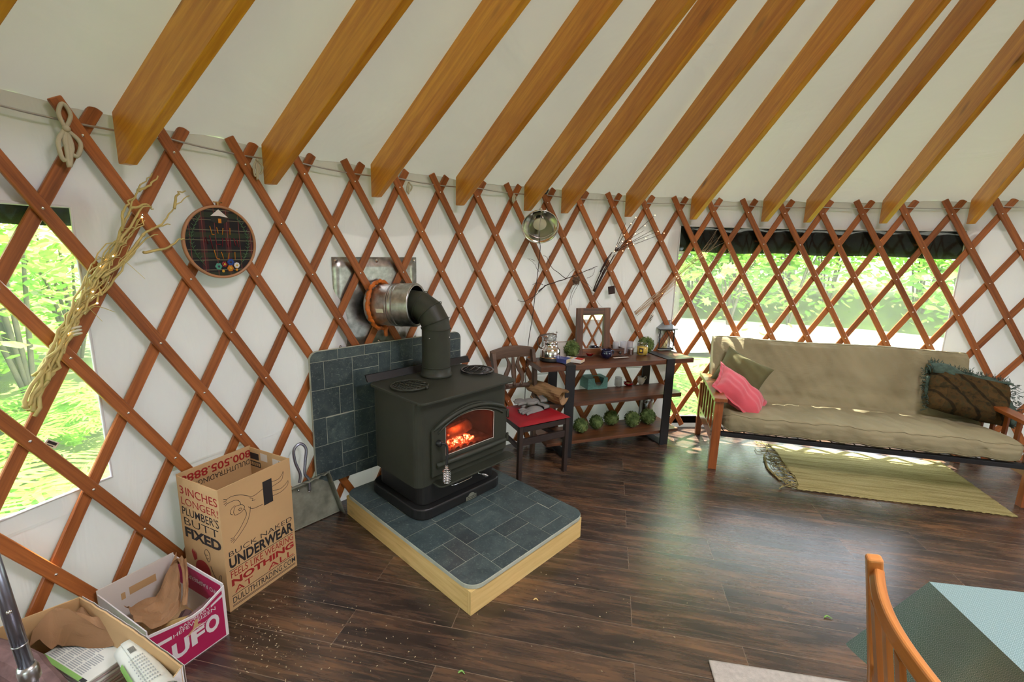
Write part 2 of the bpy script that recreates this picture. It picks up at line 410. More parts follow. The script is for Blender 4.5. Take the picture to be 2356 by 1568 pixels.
    A['twig'] = plain('pale_twig', srgb(196, 178, 112), .6, 0, .18, vs=20); A['dtwig'] = plain('dark_twig', srgb(58, 40, 36), .8, 0, .25)
    A['nest'] = plain('nest_fibre', srgb(120, 96, 78), .9, 0, .35, vs=60)
    A['bulb'] = glow('fairy_light', (1, .62, .25, 1), 14)
    A['topl'] = leaf_mat('box_leaf_dark', srgb(40, 62, 28), srgb(142, 160, 100), .1)
    A['blue'] = plain('blue_glaze', srgb(16, 20, 58), .12, 0, .1, bump=0, coat=.8); A['redglass'] = plain('red_glass', srgb(140, 8, 12), .12, bump=0, coat=.6)
    A['teal'] = plain('turquoise_card', srgb(104, 156, 148), .6, 0, .16, vs=90); A['wax'] = plain('cream_wax', srgb(236, 220, 160), .5, bump=0, var=.05)
    A['yellow'] = plain('yellow_wax', srgb(232, 196, 70), .4, bump=0, var=.06); A['china'] = plain('white_china', srgb(205, 198, 188), .2, bump=0, var=.03, coat=.5)
    A['paper'] = plain('white_paper', srgb(214, 208, 196), .7, var=.04); A['bookb'] = plain('blue_cover', srgb(70, 80, 140), .4, var=.2)
    A['booky'] = plain('yellow_cover', srgb(222, 190, 60), .4, var=.1); A['bookr'] = plain('red_cover', srgb(190, 60, 50), .4, var=.1); A['pages'] = plain('book_pages', srgb(206, 188, 150), .8, var=.06)
    A['lantern'] = plain('aged_zinc', srgb(140, 148, 150), .45, .3, .2); A['lanternd'] = plain('dark_metal', srgb(40, 42, 42), .5, .3, .2)
    m = N('mirror_glass'); A['mirror'] = m.fin(m.pbr((.9, .9, .88, 1), .01, 1))
    A['pink'] = plain('pink_cotton', srgb(206, 82, 92), .9, 0, .12, vs=7, bs=150, bump=.4, sheen=.3)
    A['olive'] = plain('olive_cotton', srgb(100, 96, 60), .9, 0, .14, bs=150, bump=.4)
    A['bolt'] = plain('black_bolt', srgb(16, 16, 16), .4, .5); A['brass'] = plain('brass', (.6, .42, .2, 1), .3, 1)
    A['hoop'] = plain('beech_hoop', srgb(176, 128, 92), .45, var=.08, bump=0)
    A['cord'] = plain('brown_cord', srgb(40, 30, 26), .5); A['white2'] = plain('lamp_plastic', srgb(224, 220, 196), .4, var=.02, bump=0)
    A['mulch'] = plain('forest_floor', srgb(92, 104, 44), .95, 0, .4, vs=2.2, bs=8, bump=.6)
    A['gravel'] = plain('pale_gravel_road', srgb(214, 210, 196), .95, 0, .12, vs=3, bs=40, bump=.4)
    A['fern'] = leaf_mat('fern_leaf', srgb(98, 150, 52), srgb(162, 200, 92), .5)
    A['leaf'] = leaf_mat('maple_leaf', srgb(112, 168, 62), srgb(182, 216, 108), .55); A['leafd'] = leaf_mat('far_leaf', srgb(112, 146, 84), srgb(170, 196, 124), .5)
    A['bark'] = plain('bark', srgb(96, 88, 70), .9, 0, .35, vs=9, bs=14, bump=.8)
    # --- futon cover
    m = N('khaki_twill'); c = m.coord('Object'); n = m.noise(c, 3, 3, .5, .6); n2 = m.noise(m.coord('Object', (2, 9, 4)), 2.2, 4, .55, 1.2)
    cc = m.ramp(n, [(.3, srgb(136, 126, 96)), (.7, srgb(156, 146, 114))])
    b1 = m.n('Bump'); b1.inputs['Strength'].default_value = .2; b1.inputs['Distance'].default_value = .0008; m.l(m.noise(c, 300, 2), b1.inputs['Height'])
    b2 = m.n('Bump'); b2.inputs['Strength'].default_value = .5; b2.inputs['Distance'].default_value = .012; m.l(n2, b2.inputs['Height']); m.l(b1.outputs[0], b2.inputs['Normal'])
    A['futon'] = m.fin(m.pbr(cc, .85, 0, b2.outputs[0], spec=.25))
    # --- patchwork quilt
    m = N('patchwork_quilt'); c = m.coord('UV', (1, 1, 1)); v = m.n('TexBrick'); m.l(c, v.inputs['Vector'])
    for k, x in (('Color1', srgb(52, 42, 30)), ('Color2', srgb(120, 92, 52)), ('Mortar', srgb(40, 38, 30)), ('Scale', 1.0), ('Mortar Size', .004), ('Brick Width', .26), ('Row Height', .3)): v.inputs[k].default_value = x
    n = m.noise(m.coord('Object'), 22, 4, .6); cc = m.mix(.55, v.outputs['Color'], m.ramp(n, [(.35, srgb(34, 40, 26)), (.5, srgb(88, 66, 34)), (.68, srgb(58, 62, 40))]))
    wv = m.n('TexWave'); wv.wave_type = 'BANDS'; wv.bands_direction = 'DIAGONAL'; wv.inputs['Scale'].default_value = 2.4; wv.inputs['Distortion'].default_value = 1.2; m.l(c, wv.inputs['Vector'])
    cc = m.mix(m.ramp(wv.outputs['Fac'], [(.04, (.7, .7, .7)), (.1, (0, 0, 0))]), cc, srgb(26, 24, 18))
    A['quilt'] = m.fin(m.pbr(cc, .95, 0, m.bump(wv.outputs['Fac'], .6, .01), spec=.1)); A['fringe'] = plain('blue_green_fringe', srgb(64, 82, 70), .95, 0, .4, vs=30, bs=80, bump=.5)
    # --- jute rug
    m = N('jute_weave'); c = m.coord('Object'); wx = m.n('TexWave'); wx.bands_direction = 'Y'; wx.inputs['Scale'].default_value = 26; wx.inputs['Distortion'].default_value = 2.5; wx.inputs['Detail Scale'].default_value = 3; m.l(c, wx.inputs['Vector'])
    wy = m.n('TexWave'); wy.bands_direction = 'X'; wy.inputs['Scale'].default_value = 55; wy.inputs['Distortion'].default_value = 1.5; m.l(c, wy.inputs['Vector'])
    st = m.noise(m.coord('Object', (1, 16, 1)), 2.2, 4, .6); n = m.noise(c, 110, 3)
    cc = m.ramp(st, [(.3, srgb(150, 136, 82)), (.5, srgb(190, 176, 118)), (.72, srgb(208, 194, 140))])
    cc = m.mix(m.math('MULTIPLY', m.math('MULTIPLY', wx.outputs['Fac'], n), .7), cc, srgb(92, 80, 40))
    A['jute'] = m.fin(m.pbr(cc, .9, 0, m.bump(m.math('ADD', m.math('MULTIPLY', wx.outputs['Fac'], wy.outputs['Fac']), n), .9, .004), spec=.2))
    A['mat'] = plain('cream_mat', srgb(176, 168, 156), .95, 0, .12, vs=60, bs=160, bump=.9)
    # --- tablecloth
    m = N('tablecloth_print'); c = m.coord('UV', (1, 1, 1)); v = m.n('TexVoronoi'); v.inputs['Scale'].default_value = 100; v.inputs['Randomness'].default_value = 0; m.l(c, v.inputs['Vector'])
    r = m.ramp(v.outputs['Distance'], [(.12, (1, 1, 1)), (.2, (0, 0, 0)), (.34, (.0, .0, .0)), (.42, (1, 1, 1)), (.5, (.2, .2, .2))])
    cc = m.mix(m.math('MULTIPLY', r, .75), srgb(100, 130, 126), srgb(176, 195, 196)); A['cloth'] = m.fin(m.pbr(cc, .34, 0, spec=.5, coat=.25))
    # --- plaid embroidery
    m = N('plaid_cloth'); c = m.coord('Object'); sp = m.n('SeparateXYZ'); m.l(c, sp.inputs[0])
    def band(co, fr, lo, w): return m.math('LESS_THAN', m.math('ABSOLUTE', m.math('SUBTRACT', m.math('FRACT', m.math('MULTIPLY', co, fr)), lo)), w)
    cc = m.mix(m.math('MULTIPLY', m.noise(c, 300, 2), .5), srgb(24, 24, 30), srgb(46, 42, 40))
    cc = m.mix(m.math('MULTIPLY', band(sp.outputs[0], 9, .3, .12), .45), cc, srgb(92, 40, 44)); cc = m.mix(m.math('MULTIPLY', band(sp.outputs[2], 11, .35, .13), .5), cc, srgb(52, 70, 46))
    cc = m.mix(m.math('MULTIPLY', band(sp.outputs[2], 22, .2, .03), .8), cc, srgb(130, 130, 104)); cc = m.mix(m.math('MULTIPLY', band(sp.outputs[0], 18, .6, .025), .7), cc, srgb(140, 70, 66))
    A['plaid'] = m.fin(m.pbr(cc, .9))
    # --- smoky stove glass and fire
    m = N('smoky_stove_glass'); t = m.n('BsdfTransparent'); c = m.coord('Object'); n = m.noise(c, 7, 4, .6, .5)
    tc = m.ramp(n, [(.35, srgb(120, 84, 70)), (.7, srgb(214, 176, 150))]); m.l(tc, t.inputs[0]); g = m.n('BsdfGlossy'); g.inputs['Roughness'].default_value = .12; g.inputs['Color'].default_value = (.7, .7, .7, 1)
    mx = m.n('MixShader'); mx.inputs[0].default_value = .07; m.l(t.outputs[0], mx.inputs[1]); m.l(g.outputs[0], mx.inputs[2]); d = m.n('BsdfDiffuse'); d.inputs[0].default_value = srgb(150, 90, 70); m2 = m.n('MixShader'); m2.inputs[0].default_value = .16
    m.l(mx.outputs[0], m2.inputs[1]); m.l(d.outputs[0], m2.inputs[2]); A['sglass'] = m.fin(m2)
    m = N('embers'); c = m.coord('Object'); n = m.noise(c, 38, 4, .7); e = m.ramp(n, [(.36, (.12, .004, .0)), (.5, (1, .12, .03)), (.64, (1, .62, .38))]); A['ember'] = m.fin(m.pbr((.05, .02, .02, 1), .9, em=e, ems=m.math('MULTIPLY', m.math('POWER', n, 3.0), 70)))
    A['charlog'] = plain('ash_covered_log', srgb(170, 130, 110), .9, 0, .4, vs=20, bs=40, bump=.6)
    A['brick'] = plain('firebrick', srgb(120, 70, 52), .9, 0, .3, vs=9)
    A['bark2'] = plain('purple_bark', srgb(112, 86, 82), .9, 0, .3, vs=26, bs=30, bump=.9)
build_mats()
m = N('frosted_glass'); t = m.n('BsdfTransparent'); t.inputs[0].default_value = (.9, .9, .92, 1); d = m.n('BsdfPrincipled'); d.inputs['Base Color'].default_value = (.8, .8, .84, 1); d.inputs['Roughness'].default_value = .25; mx = m.n('MixShader'); mx.inputs[0].default_value = .32
m.l(t.outputs[0], mx.inputs[1]); m.l(d.outputs[0], mx.inputs[2]); MAT['frost'] = m.fin(mx)
MAT['kraft2'] = plain('kraft_bag', srgb(156, 122, 84), .65, 0, .10, vs=16, bs=30, bump=.5)
MAT['polegrey'] = plain('brushed_pole', (.34, .35, .42, 1), .28, .9, .1, bump=0); MAT['alu'] = plain('spun_aluminium', (.78, .78, .72, 1), .16, 1, .06, vs=3, bump=0)
MAT['twig2'] = plain('pale_twig_thin', srgb(190, 160, 128), .6, 0, .15); MAT['thr_y'] = plain('orange_thread', srgb(206, 128, 30), .8, var=.1, bump=0); MAT['thr_r'] = plain('dark_red_thread', srgb(120, 26, 40), .8, var=.1, bump=0)
MAT['thr_g'] = plain('green_thread', srgb(84, 120, 84), .8, var=.1, bump=0); MAT['cuff2'] = plain('teal_thread', srgb(84, 156, 136), .8, var=.1, bump=0); MAT['bookb2'] = plain('blue_thread', srgb(40, 70, 140), .8, var=.1, bump=0)
# ---------------------------------------------------------------- the yurt itself
A = MAT
mb = MB(); mb.prism([(4.12 * math.cos(2 * PI * k / 96), 4.12 * math.sin(2 * PI * k / 96)) for k in range(96)], -0.12, 0.0)
mb.build('floor', A['floor'], kind='structure', label='dark brown wood-look laminate plank floor')
# canvas wall: theta measured from +y towards +x
WIN = {1: (-1.62, -1.190, 0.675, 1.767), 2: (-0.1390, 0.4362, 0.112, 1.893), 3: (1.35, 2.05, .8, 1.8), 4: (3.32, 3.95, .12, 1.9)}  # last window is unseen, placed and enlarged to brighten left-facing sides
def wdisp(th, z):
    d = .006 * math.sin(th * 23 + z * 1.3) + .005 * math.sin(th * 41 + 2 + z * 3) + .004 * math.sin(z * 9 + th * 7)
    d += .010 * max(0, math.sin(z * 5.2 + 1.1 * math.sin(th * 9) + .5)) ** 6 * (1 if z < .75 else .15)
    d = d * 1.5 + .006 * math.exp(-((th * 3.97 * 8 + z * 2.2) % 8 - 4) ** 2 * 3) * (.5 + .5 * math.sin(z * 4 + th * 5))
    if abs(z - .597) < .004 and th < -.2: d -= .005
    return max(-.005, d)
def wallpart(name, t0, t1, label):
    ths = sorted(set([round(t0 + (t1 - t0) * k / max(2, int((t1 - t0) / .02)), 5) for k in range(max(2, int((t1 - t0) / .02)) + 1)] + [v for wv in WIN.values() for v in wv[:2] if t0 < v < t1]))
    zs = sorted(set([round(.0 + 2.132 * k / 60, 4) for k in range(61)] + [.588, .595, .599, .606] + [v for wv in WIN.values() for v in wv[2:]]))
    holes = lambda th, z: any(wv[0] < th < wv[1] and wv[2] < z < wv[3] for wv in WIN.values())
    mb = MB()
    edge = lambda th, z: any((abs(th - e) < 1e-4 and wv[2] - 1e-4 <= z <= wv[3] + 1e-4) or (abs(z - q) < 1e-4 and wv[0] <= th <= wv[1]) for wv in WIN.values() for e in wv[:2] for q in wv[2:])
    vs = [cyl(th, z, RW + (0 if edge(th, z) else wdisp(th, z))) for th in ths for z in zs]; nz = len(zs); fs = []
    for i in range(len(ths) - 1):
        for j in range(nz - 1):
            if holes((ths[i] + ths[i + 1]) / 2, (zs[j] + zs[j + 1]) / 2): continue
            fs.append((i * nz + j, (i + 1) * nz + j, (i + 1) * nz + j + 1, i * nz + j + 1))
    mb.add(vs, fs, None, True)
    return mb.build(name, A['canvas'], kind='structure', label=label)
wallpart('wall_left', -2.3, -.47, 'off-white canvas wall on the left, behind the stove')
wallpart('wall_back', -.47, .55, 'off-white canvas wall around the wide window')
wallpart('wall_right', .55, 2.3, 'off-white canvas wall right of the wide window')
wallpart('wall_behind', 2.3, 3.983185, 'canvas wall behind the camera')
# trim strip where wall meets floor
# windows: clear vinyl with black mesh flap rolled up outside
for n, (t0, t1, z0, z1) in WIN.items():
    e = thing('window_%d' % n, 'unseen clear vinyl window in the canvas wall', None, kind='structure'); del e
    e = bpy.data.objects['window_%d' % n]
    if n == 1: e['label'] = 'left clear vinyl window with black flap rolled up along its top'
    if n == 2: e['label'] = 'wide clear vinyl window behind the futon with black flap rolled up'
    nn = max(6, int((t1 - t0) / .03))
    mb = MB(); mb.grid(lambda u, v: cyl(t0 + (t1 - t0) * u, z0 + (z1 - z0) * v, RW + .008 + .003 * math.sin(u * 31 + v * 5)), nn, 12); mb.build('pane', A['vinyl'], e)
    # stitched canvas hem round the opening
    mb = MB(); hw = .012
    P = [cyl(t0 + (t1 - t0) * k / nn, z1, RW - .002) for k in range(nn + 1)] + [cyl(t1, z1 + (z0 - z1) * k / 8, RW - .002) for k in range(1, 9)]
    P += [cyl(t1 + (t0 - t1) * k / nn, z0, RW - .002) for k in range(1, nn + 1)] + [cyl(t0, z0 + (z1 - z0) * k / 8, RW - .002) for k in range(1, 8)]
    mb.tube(P, .006, 6, closed=True); mb.build('hem', A['canvas'], e)
    if n in (1, 2):
        zr = (1.700, 1.85) if n == 1 else (1.662, 1.965)
        mb = MB()
        def f(u, v, t0=t0, t1=t1, zr=zr):
            a = 2 * PI * v; h = (zr[1] - zr[0]) / 2; wob = .006 * math.sin(u * 19)
            return cyl(t0 - .02 + (t1 - t0 + .04) * u, (zr[0] + zr[1]) / 2 + wob + h * math.sin(a), RW + .055 + .03 * math.cos(a) + .004 * math.sin(u * 50 + a))
        mb.grid(f, nn * 2, 14); mb.build('rolled_flap', A['blackroll'], e)
    if n == 2:
        mb = MB(); mb.grid(lambda u, v: cyl(t0 + (t1 - t0) * u, .045 + .066 * v, RW - .014), nn, 1); mb.build('bottom_hem', A['blackroll'], e, label='black hem strip')
    if n == 1:
        q = at_R(118, 1020, RW - .002); q2 = at_R(128, 1036, RW - .002); th = math.atan2(q.x, q.y)
        mb = MB(); fr = Matrix.Translation(q) @ Matrix.Rotation(-th, 4, 'Z') @ Matrix.Rotation(.75, 4, 'Y'); mb.box(-.022, .022, -.001, .001, -.012, .012, fr); mb.build('sticker', A['white2'], e)
        mb = MB(); mb.box(-.016, .016, -.003, -.0012, -.002, .008, fr); mb.box(-.016, .01, -.003, -.0012, -.009, -.006, fr); mb.build('sticker_print', A['blk'], bpy.data.objects['sticker'] if 'sticker' in bpy.data.objects else e)
# roof canvas, cone with a round skylight
SL = .615; RR = .78
RT = lambda r: 2.128 + SL * (3.95 - r)
def rf(u, v):
    th = 2 * PI * u; r = 4.06 + (RR - 4.06) * v
    sag = .018 * math.sin(PI * v) * (.5 + .5 * math.sin(th * 40)) + .006 * math.sin(th * 71 + v * 9)
    return cyl(th, RT(r) + .012 - .0 + sag, r)
mb = MB(); mb.grid(rf, 320, 24); mb.build('ceiling', A['roof'], kind='structure', label='off-white canvas roof lining')
mb = MB(); mb.lathe([(RR - .0, RT(RR) - .20), (RR - .06, RT(RR) - .20), (RR - .06, RT(RR) + .03), (RR, RT(RR) + .03), (RR, RT(RR) - .2)], 64, smooth=False)
mb.build('trim_1', A['rafter'], kind='structure', label='round centre ring of the roof')
mb = MB(); mb.lathe([(RR + .02, RT(RR) + .03)] + [((RR + .02) * math.cos(a), RT(RR) + .03 + .28 * math.sin(a)) for a in lin(7, .2, PI / 2 - .01)], 48)
mb.build('window_5', A['vinyl'], kind='structure', label='clear domed skylight over the centre ring')

# ---- lattice
TC = [-0.00351, 0.01212, -0.00767, 0.0269, 0.01405, -0.03401, -0.13343, -0.00364, 0.0307, 0.2101, -0.00597, -0.10328]
ZC = [0.00411, -0.0174, 0.01223, -0.02568, 0.09953, -0.01645, 0.00998, -0.06677, -0.00068, 0.01848, -0.02197, -0.00801]
IJ = [(0, 0), (0, 1), (0, 2), (1, 0), (1, 1), (1, 2), (2, 0), (2, 1), (2, 2), (3, 0), (3, 1), (4, 0)]
def lat(c, r):
    cc = min(22.5, max(-1.5, c)) / 20; rr = min(6.3, max(0, r)) / 6
    dT = sum(k * cc ** i * rr ** j for k, (i, j) in zip(TC, IJ)); dZ = sum(k * cc ** i * rr ** j for k, (i, j) in zip(ZC, IJ))
    return -1.17337 + .0789693 * c + dT, 2.02292 - .27 * r + dZ
def slat_mb(mb, c0, sgn, R, wd=.046, th=.0155, r0=-.42, r1=7.40, step=.25):
    pts = []; n = int((r1 - r0) / step)
    for k in range(n + 1):
        r = r0 + (r1 - r0) * k / n; t, z = lat(c0 + sgn * r / 2, r); pts.append((t, z))
    P = [cyl(t, z, R) for t, z in pts]; vs = []; uvs_l = [0]
    for k, p in enumerate(P):
        T = (P[min(k + 1, n)] - P[max(k - 1, 0)]).normalized(); Nn = Vector((-math.sin(pts[k][0]), -math.cos(pts[k][0]), 0))
        W = T.cross(Nn).normalized()
        if k: uvs_l.append(uvs_l[-1] + (P[k] - P[k - 1]).length)
        o = -Nn * th
        vs += [p - W * wd / 2, p + W * wd / 2, p + W * wd / 2 + o, p - W * wd / 2 + o]
    fs = []; uv = []; hs = c0 * .37
    for k in range(n):
        for e in range(4):
            e2 = (e + 1) % 4; fs.append((k * 4 + e, k * 4 + e2, (k + 1) * 4 + e2, (k + 1) * 4 + e))
            h0 = e * .03 + hs; h1 = h0 + (wd if e % 2 == 0 else th); uv.append([(uvs_l[k], h0), (uvs_l[k], h1), (uvs_l[k + 1], h1), (uvs_l[k + 1], h0)])
    fs.append((0, 3, 2, 1)); uv.append([(0, 0)] * 4); fs.append((n * 4, n * 4 + 1, n * 4 + 2, n * 4 + 3)); uv.append([(0, 0)] * 4)
    mb.add(vs, fs, uv)
    return mb
LW = thing('lattice_wall', 'reddish brown diamond wood lattice riveted together, standing against the canvas wall', 'lattice', WORLD, (-2.6, 2.9, 0))
def rivet(mb, t, z):
    p = cyl(t, z, R0); nn = Vector((-math.sin(t), -math.cos(t), 0)); M = Matrix.Translation(p) @ nn.to_track_quat('Z', 'Y').to_matrix().to_4x4()
    mb.lathe([(.0062, -.001), (.0058, .002), (.0035, .004), (.0, .0046)], 10, M)
rv = []
for c0 in range(-10, 25):
    mb = MB(); slat_mb(mb, c0, 1, R0); o = mb.build('slat', A['slat'], LW, bevel=.003, seg=1)
    for r in range(8):
        t, z = lat(c0 + r / 2, r)
        if t < -1.45 or t > .62: continue
        if z < .4 and -1.1 < t < -.2: continue
        rv.append(((cyl(t, z, R0) - CAM).length, t, z, o))
rv.sort(key=lambda q: q[0]); far = MB()
for k, (d, t, z, o) in enumerate(rv):
    if k < 95: mb = MB(); rivet(mb, t, z); mb.build('rivet', A['chrome'], o)
    else: rivet(far, t, z)
far.build('rivet', A['chrome'], LW, kind='stuff')
for c0 in range(-3, 30):
    mb = MB(); slat_mb(mb, c0, -1, R0 + .018); mb.build('slat', A['slat'], LW, bevel=.003, seg=1)
mb = MB()
for c0 in range(25, 69): slat_mb(mb, c0, 1, R0, step=.5)
for c0 in range(30, 76): slat_mb(mb, c0, -1, R0 + .018, step=.5)
mb.build('slat', A['slat'], LW, kind='stuff')

# ---- eave cable
mb = MB(); mb.tube([cyl(2 * PI * k / 160, 2.078 - .012 * abs(math.sin(PI * k / 4)), R0 + .006) for k in range(160)], .0042, 6, closed=True)
mb.build('eave_cable', A['steel'], label='thin steel cable running along the lattice tops under the rafters', cat='cable')

# ---- rafters
RTH = [-1.145, -.9898, -.8268, -.665, -.5158, -.4289, -.2759, -.1197, .0437, .1349, .2837, .4334]
LAB = ['thick honey-coloured rafter nearest the camera, above the hoop', 'second rafter from the left, just right of the hoop', 'third rafter from the left, above the tiled heat shield',
       'fourth rafter from the left, left of the clamp lamp', 'rafter the clamp lamp hangs from', 'rafter just right of the lamp, close beside its neighbour', 'rafter above the black lit twigs',
       'rafter ending at the left corner of the wide window', 'rafter left of the close pair over the wide window', 'right one of the close pair of rafters over the wide window', 'second rafter from the right edge', 'rafter at the far right edge of the photo']
def rafter():
    zb = 1.944; xt = R0 + .004; tz = RT(xt) - .004; k = lambda r: zb + SL * (xt - .05 - r)
    prof = [(xt, zb), (xt, tz), (RR, RT(RR) - .004), (RR, k(RR)), (xt - .05, zb)]
    mb = MB(); h = .021; n = len(prof)
    vs = [(-h, r, z) for r, z in prof] + [(h, r, z) for r, z in prof]
    fs = [tuple(range(n)), tuple(range(2 * n - 1, n - 1, -1))] + [(i, i + n, (i + 1) % n + n, (i + 1) % n) for i in range(n)]
    L = math.hypot(1, SL)
    uvs = [[(vs[i][1] * L, vs[i][2] + vs[i][1] * SL) for i in f] for f in fs[:2]] + [[(vs[i][1] * L + (0 if q else .0), vs[i][0] + .5 + q) for i in f] for q, f in enumerate(fs[2:])]
    mb.add(vs, fs, uvs); return mb
r0 = rafter().build('rafter', A['rafter'], bevel=.004, seg=2, group='honey-coloured roof rafters')
angs = list(RTH) + [-1.287 - .157 * k for k in range(6)] + [.59 + .157 * k for k in range(8)]
for k, th in enumerate(angs):
    o = r0 if k == 0 else dup(r0)
    o.rotation_euler = (0, 0, -th); o['label'] = LAB[k] if k < len(LAB) else ('corner of a honey-coloured rafter cut off at the top left of the photo' if k == 12 else 'honey-coloured rafter outside the photo, beside the others'); o['category'] = 'rafter'
bpy.data.objects['rafter']

# ---- cotton ties on the cable
def tie(x, y, s, lab, k):
    p = at_R(x, y, R0 - .012); th = math.atan2(p.x, p.y); mb = MB(); T = Vector((math.cos(th), -math.sin(th), 0)); Z = Vector((0, 0, 1)); Nn = Vector((-math.sin(th), -math.cos(th), 0))
    for sg, a, hgt in ((-1, .03, .11), (1, .035, .09), (-.4, .02, .13)):
        P = smooth_path([p, p + T * sg * a * s - Z * hgt * .45 * s + Nn * .008, p + T * sg * a * .6 * s - Z * hgt * s, p - T * sg * a * .3 * s - Z * hgt * .6 * s + Nn * .006, p + Z * .004], 5)
        mb.tube(P, .0075 * s if s > .9 else .0045, 6)
    mb.ball(p + Nn * .008, .012 * s, 8, 5)
    if s > .9: mb.tube(smooth_path([p, p - T * .012 + Z * .05, p + T * .004 + Z * .085, p + T * .022 + Z * .05, p], 5), .007, 6)
    mb.build('fabric_tie', A['rope'], at=tuple(p), label=lab, cat='tie')
tie(150, 296, 1.0, 'thick cream cotton tie looped on the lattice top, far left', 0)
tie(590, 368, .7, 'thin cream tie knotted on the cable left of the second rafter', 1)
tie(940, 420, .55, 'small cream tie on the cable right of the third rafter', 2)
tie(1182, 447, .5, 'small white tie knotted round the lattice top left of the lamp', 3)

# ---------------------------------------------------------------- outdoors
mb = MB()
def gnd(u, v):
    a = 2 * PI * u; r = 4.3 + 40 * v * v
    return (r * math.sin(a), r * math.cos(a), -.55 + .35 * math.sin(a * 3 + r * .3) * v + (1.6 * v if r > 16 else 0) + .05 * math.sin(r * 2 + a * 5))
mb.grid(gnd, 80, 30); mb.build('forest_ground', A['mulch'], kind='structure', label='green forest floor outside')
mb = MB(); rng = random.Random(5)
mb.grid(lambda u, v: (-6 + 22 * u, 8.4 + 5.2 * v + 1.2 * math.sin(u * 3), -.47 + .04 * math.sin(u * 20) + .02 * math.sin(v * 9)), 40, 8)
mb.build('gravel_drive', A['gravel'], kind='structure', label='sunlit pale gravel clearing outside the wide window')
def frond(mb, base, az, L, lift, npin=13, w=.13):
    d = Vector((math.sin(az), math.cos(az), 0)); s = Vector((d.y, -d.x, 0)); prev = None
    P = [base + d * (L * t) * (.55 + .45 * t) + Vector((0, 0, lift * (t * 1.9 - 1.35 * t * t))) for t in lin(npin + 2, 0, 1)]
    vs = []; fs = []
    for k in range(1, npin + 1):
        t = k / (npin + 1); pw = w * math.sin(PI * min(1, t * .9 + .1)) * L; T = (P[k + 1] - P[k]); 
        for sg in (-1, 1):
            b = len(vs); tip = P[k] + s * sg * pw * 1.9 + T * .7 - Vector((0, 0, pw * .35))
            vs += [P[k] - T * .12, P[k] + T * .62, tip + T * .1, tip - T * .15]; fs.append((b, b + 1, b + 2, b + 3))
    mb.add(vs, fs, None)
def ferns(name, spots, label, seed):
    rg = random.Random(seed); mb = MB()
    for x, y, z in spots:
        n = rg.randint(8, 11); a0 = rg.random() * 6; s = rg.uniform(.75, 1.15)
        for k in range(n): frond(mb, Vector((x, y, z)), a0 + 2 * PI * k / n + rg.uniform(-.2, .2), rg.uniform(.55, .8) * s, rg.uniform(.42, .7) * s)
    mb.build(name, A['fern'], label=label, cat='ferns', kind='stuff', at=spots[0])
rg = random.Random(3); sp = []
while len(sp) < 210:
    th = rg.uniform(-2.95, -.95); r = 4.7 + rg.random() ** 1.1 * 8; sp.append((r * math.sin(th), r * math.cos(th), -.5))
ferns('fern_undergrowth', sp, 'bright green ferns covering the ground outside the left window', 1)
sp = []
while len(sp) < 46:
    th = rg.uniform(-.35, .75); r = rg.uniform(4.6, 7.3); sp.append((r * math.sin(th), r * math.cos(th), -.5))
ferns('fern_undergrowth', sp, 'low green ferns outside the wide window, below the futon arm', 2)
STAR = [(0, .5), (.09, .26), (.28, .38), (.24, .14), (.5, .12), (.34, -.06), (.4, -.28), (.14, -.2), (.03, -.46), (-.03, -.46), (-.14, -.2), (-.4, -.28), (-.34, -.06), (-.5, .12), (-.24, .14), (-.28, .38), (-.09, .26)]
def leaves(mb, pts, size, rg, star=False):
    poly = STAR if star else [(0, .55), (.34, .12), (.2, -.4), (-.2, -.4), (-.34, .12)]
    for p in pts:
        s = size * rg.uniform(.6, 1.25); ez = rg.uniform(0, 2 * PI); tl = rg.uniform(-.7, .7); tl2 = rg.uniform(-.7, .7)
        M = Matrix.Translation(Vector(p)) @ Matrix.Rotation(ez, 4, 'Z') @ Matrix.Rotation(tl, 4, 'X') @ Matrix.Rotation(tl2, 4, 'Y') @ Matrix.Scale(s, 4)
        mb.add([M @ Vector((x, y, -.12 * abs(x))) for x, y in poly], [tuple(range(len(poly)))], None)
def tree(x, y, h, cr, n, size, lab, seed, tr=.13, low=.18, star=False, mat='leafd'):
    rg = random.Random(seed); e = thing('maple_tree', lab, 'tree', WORLD, (x, y, -.6), group='trees around the yurt')
    mb = MB(); P = smooth_path([(x, y, -.7), (x + rg.uniform(-.2, .2), y, h * .35), (x + rg.uniform(-.3, .3), y + .2, h * .7), (x, y, h)], 5)
    mb.tube(P, [tr * (1 - .8 * k / (len(P) - 1)) for k in range(len(P))], 10)
    clumps = []
    for k in range(18):
        z = h * (low + (1 - low) * rg.random()); a = rg.uniform(0, 2 * PI); rr = cr * (.35 + .65 * rg.random()) * (1 - .35 * (z / h))
        c = Vector((x + rr * math.cos(a), y + rr * math.sin(a), z + .25)); clumps.append(c)
        mb.tube(smooth_path([(x, y, z * .85), ((x + c.x) / 2, (y + c.y) / 2, z), tuple(c)], 3), [.03] * 3 + [.02] * 3 + [.008], 5)
    mb.build('trunk', A['bark'], e)
    lb = MB(); pts = []
    for _ in range(n):
        c = rg.choice(clumps); q = Vector((rg.gauss(0, 1), rg.gauss(0, 1), rg.gauss(0, .45))) * cr * .26; pts.append(c + q)
    leaves(lb, pts, size, rg, star); lb.build('crown', A[mat], e)
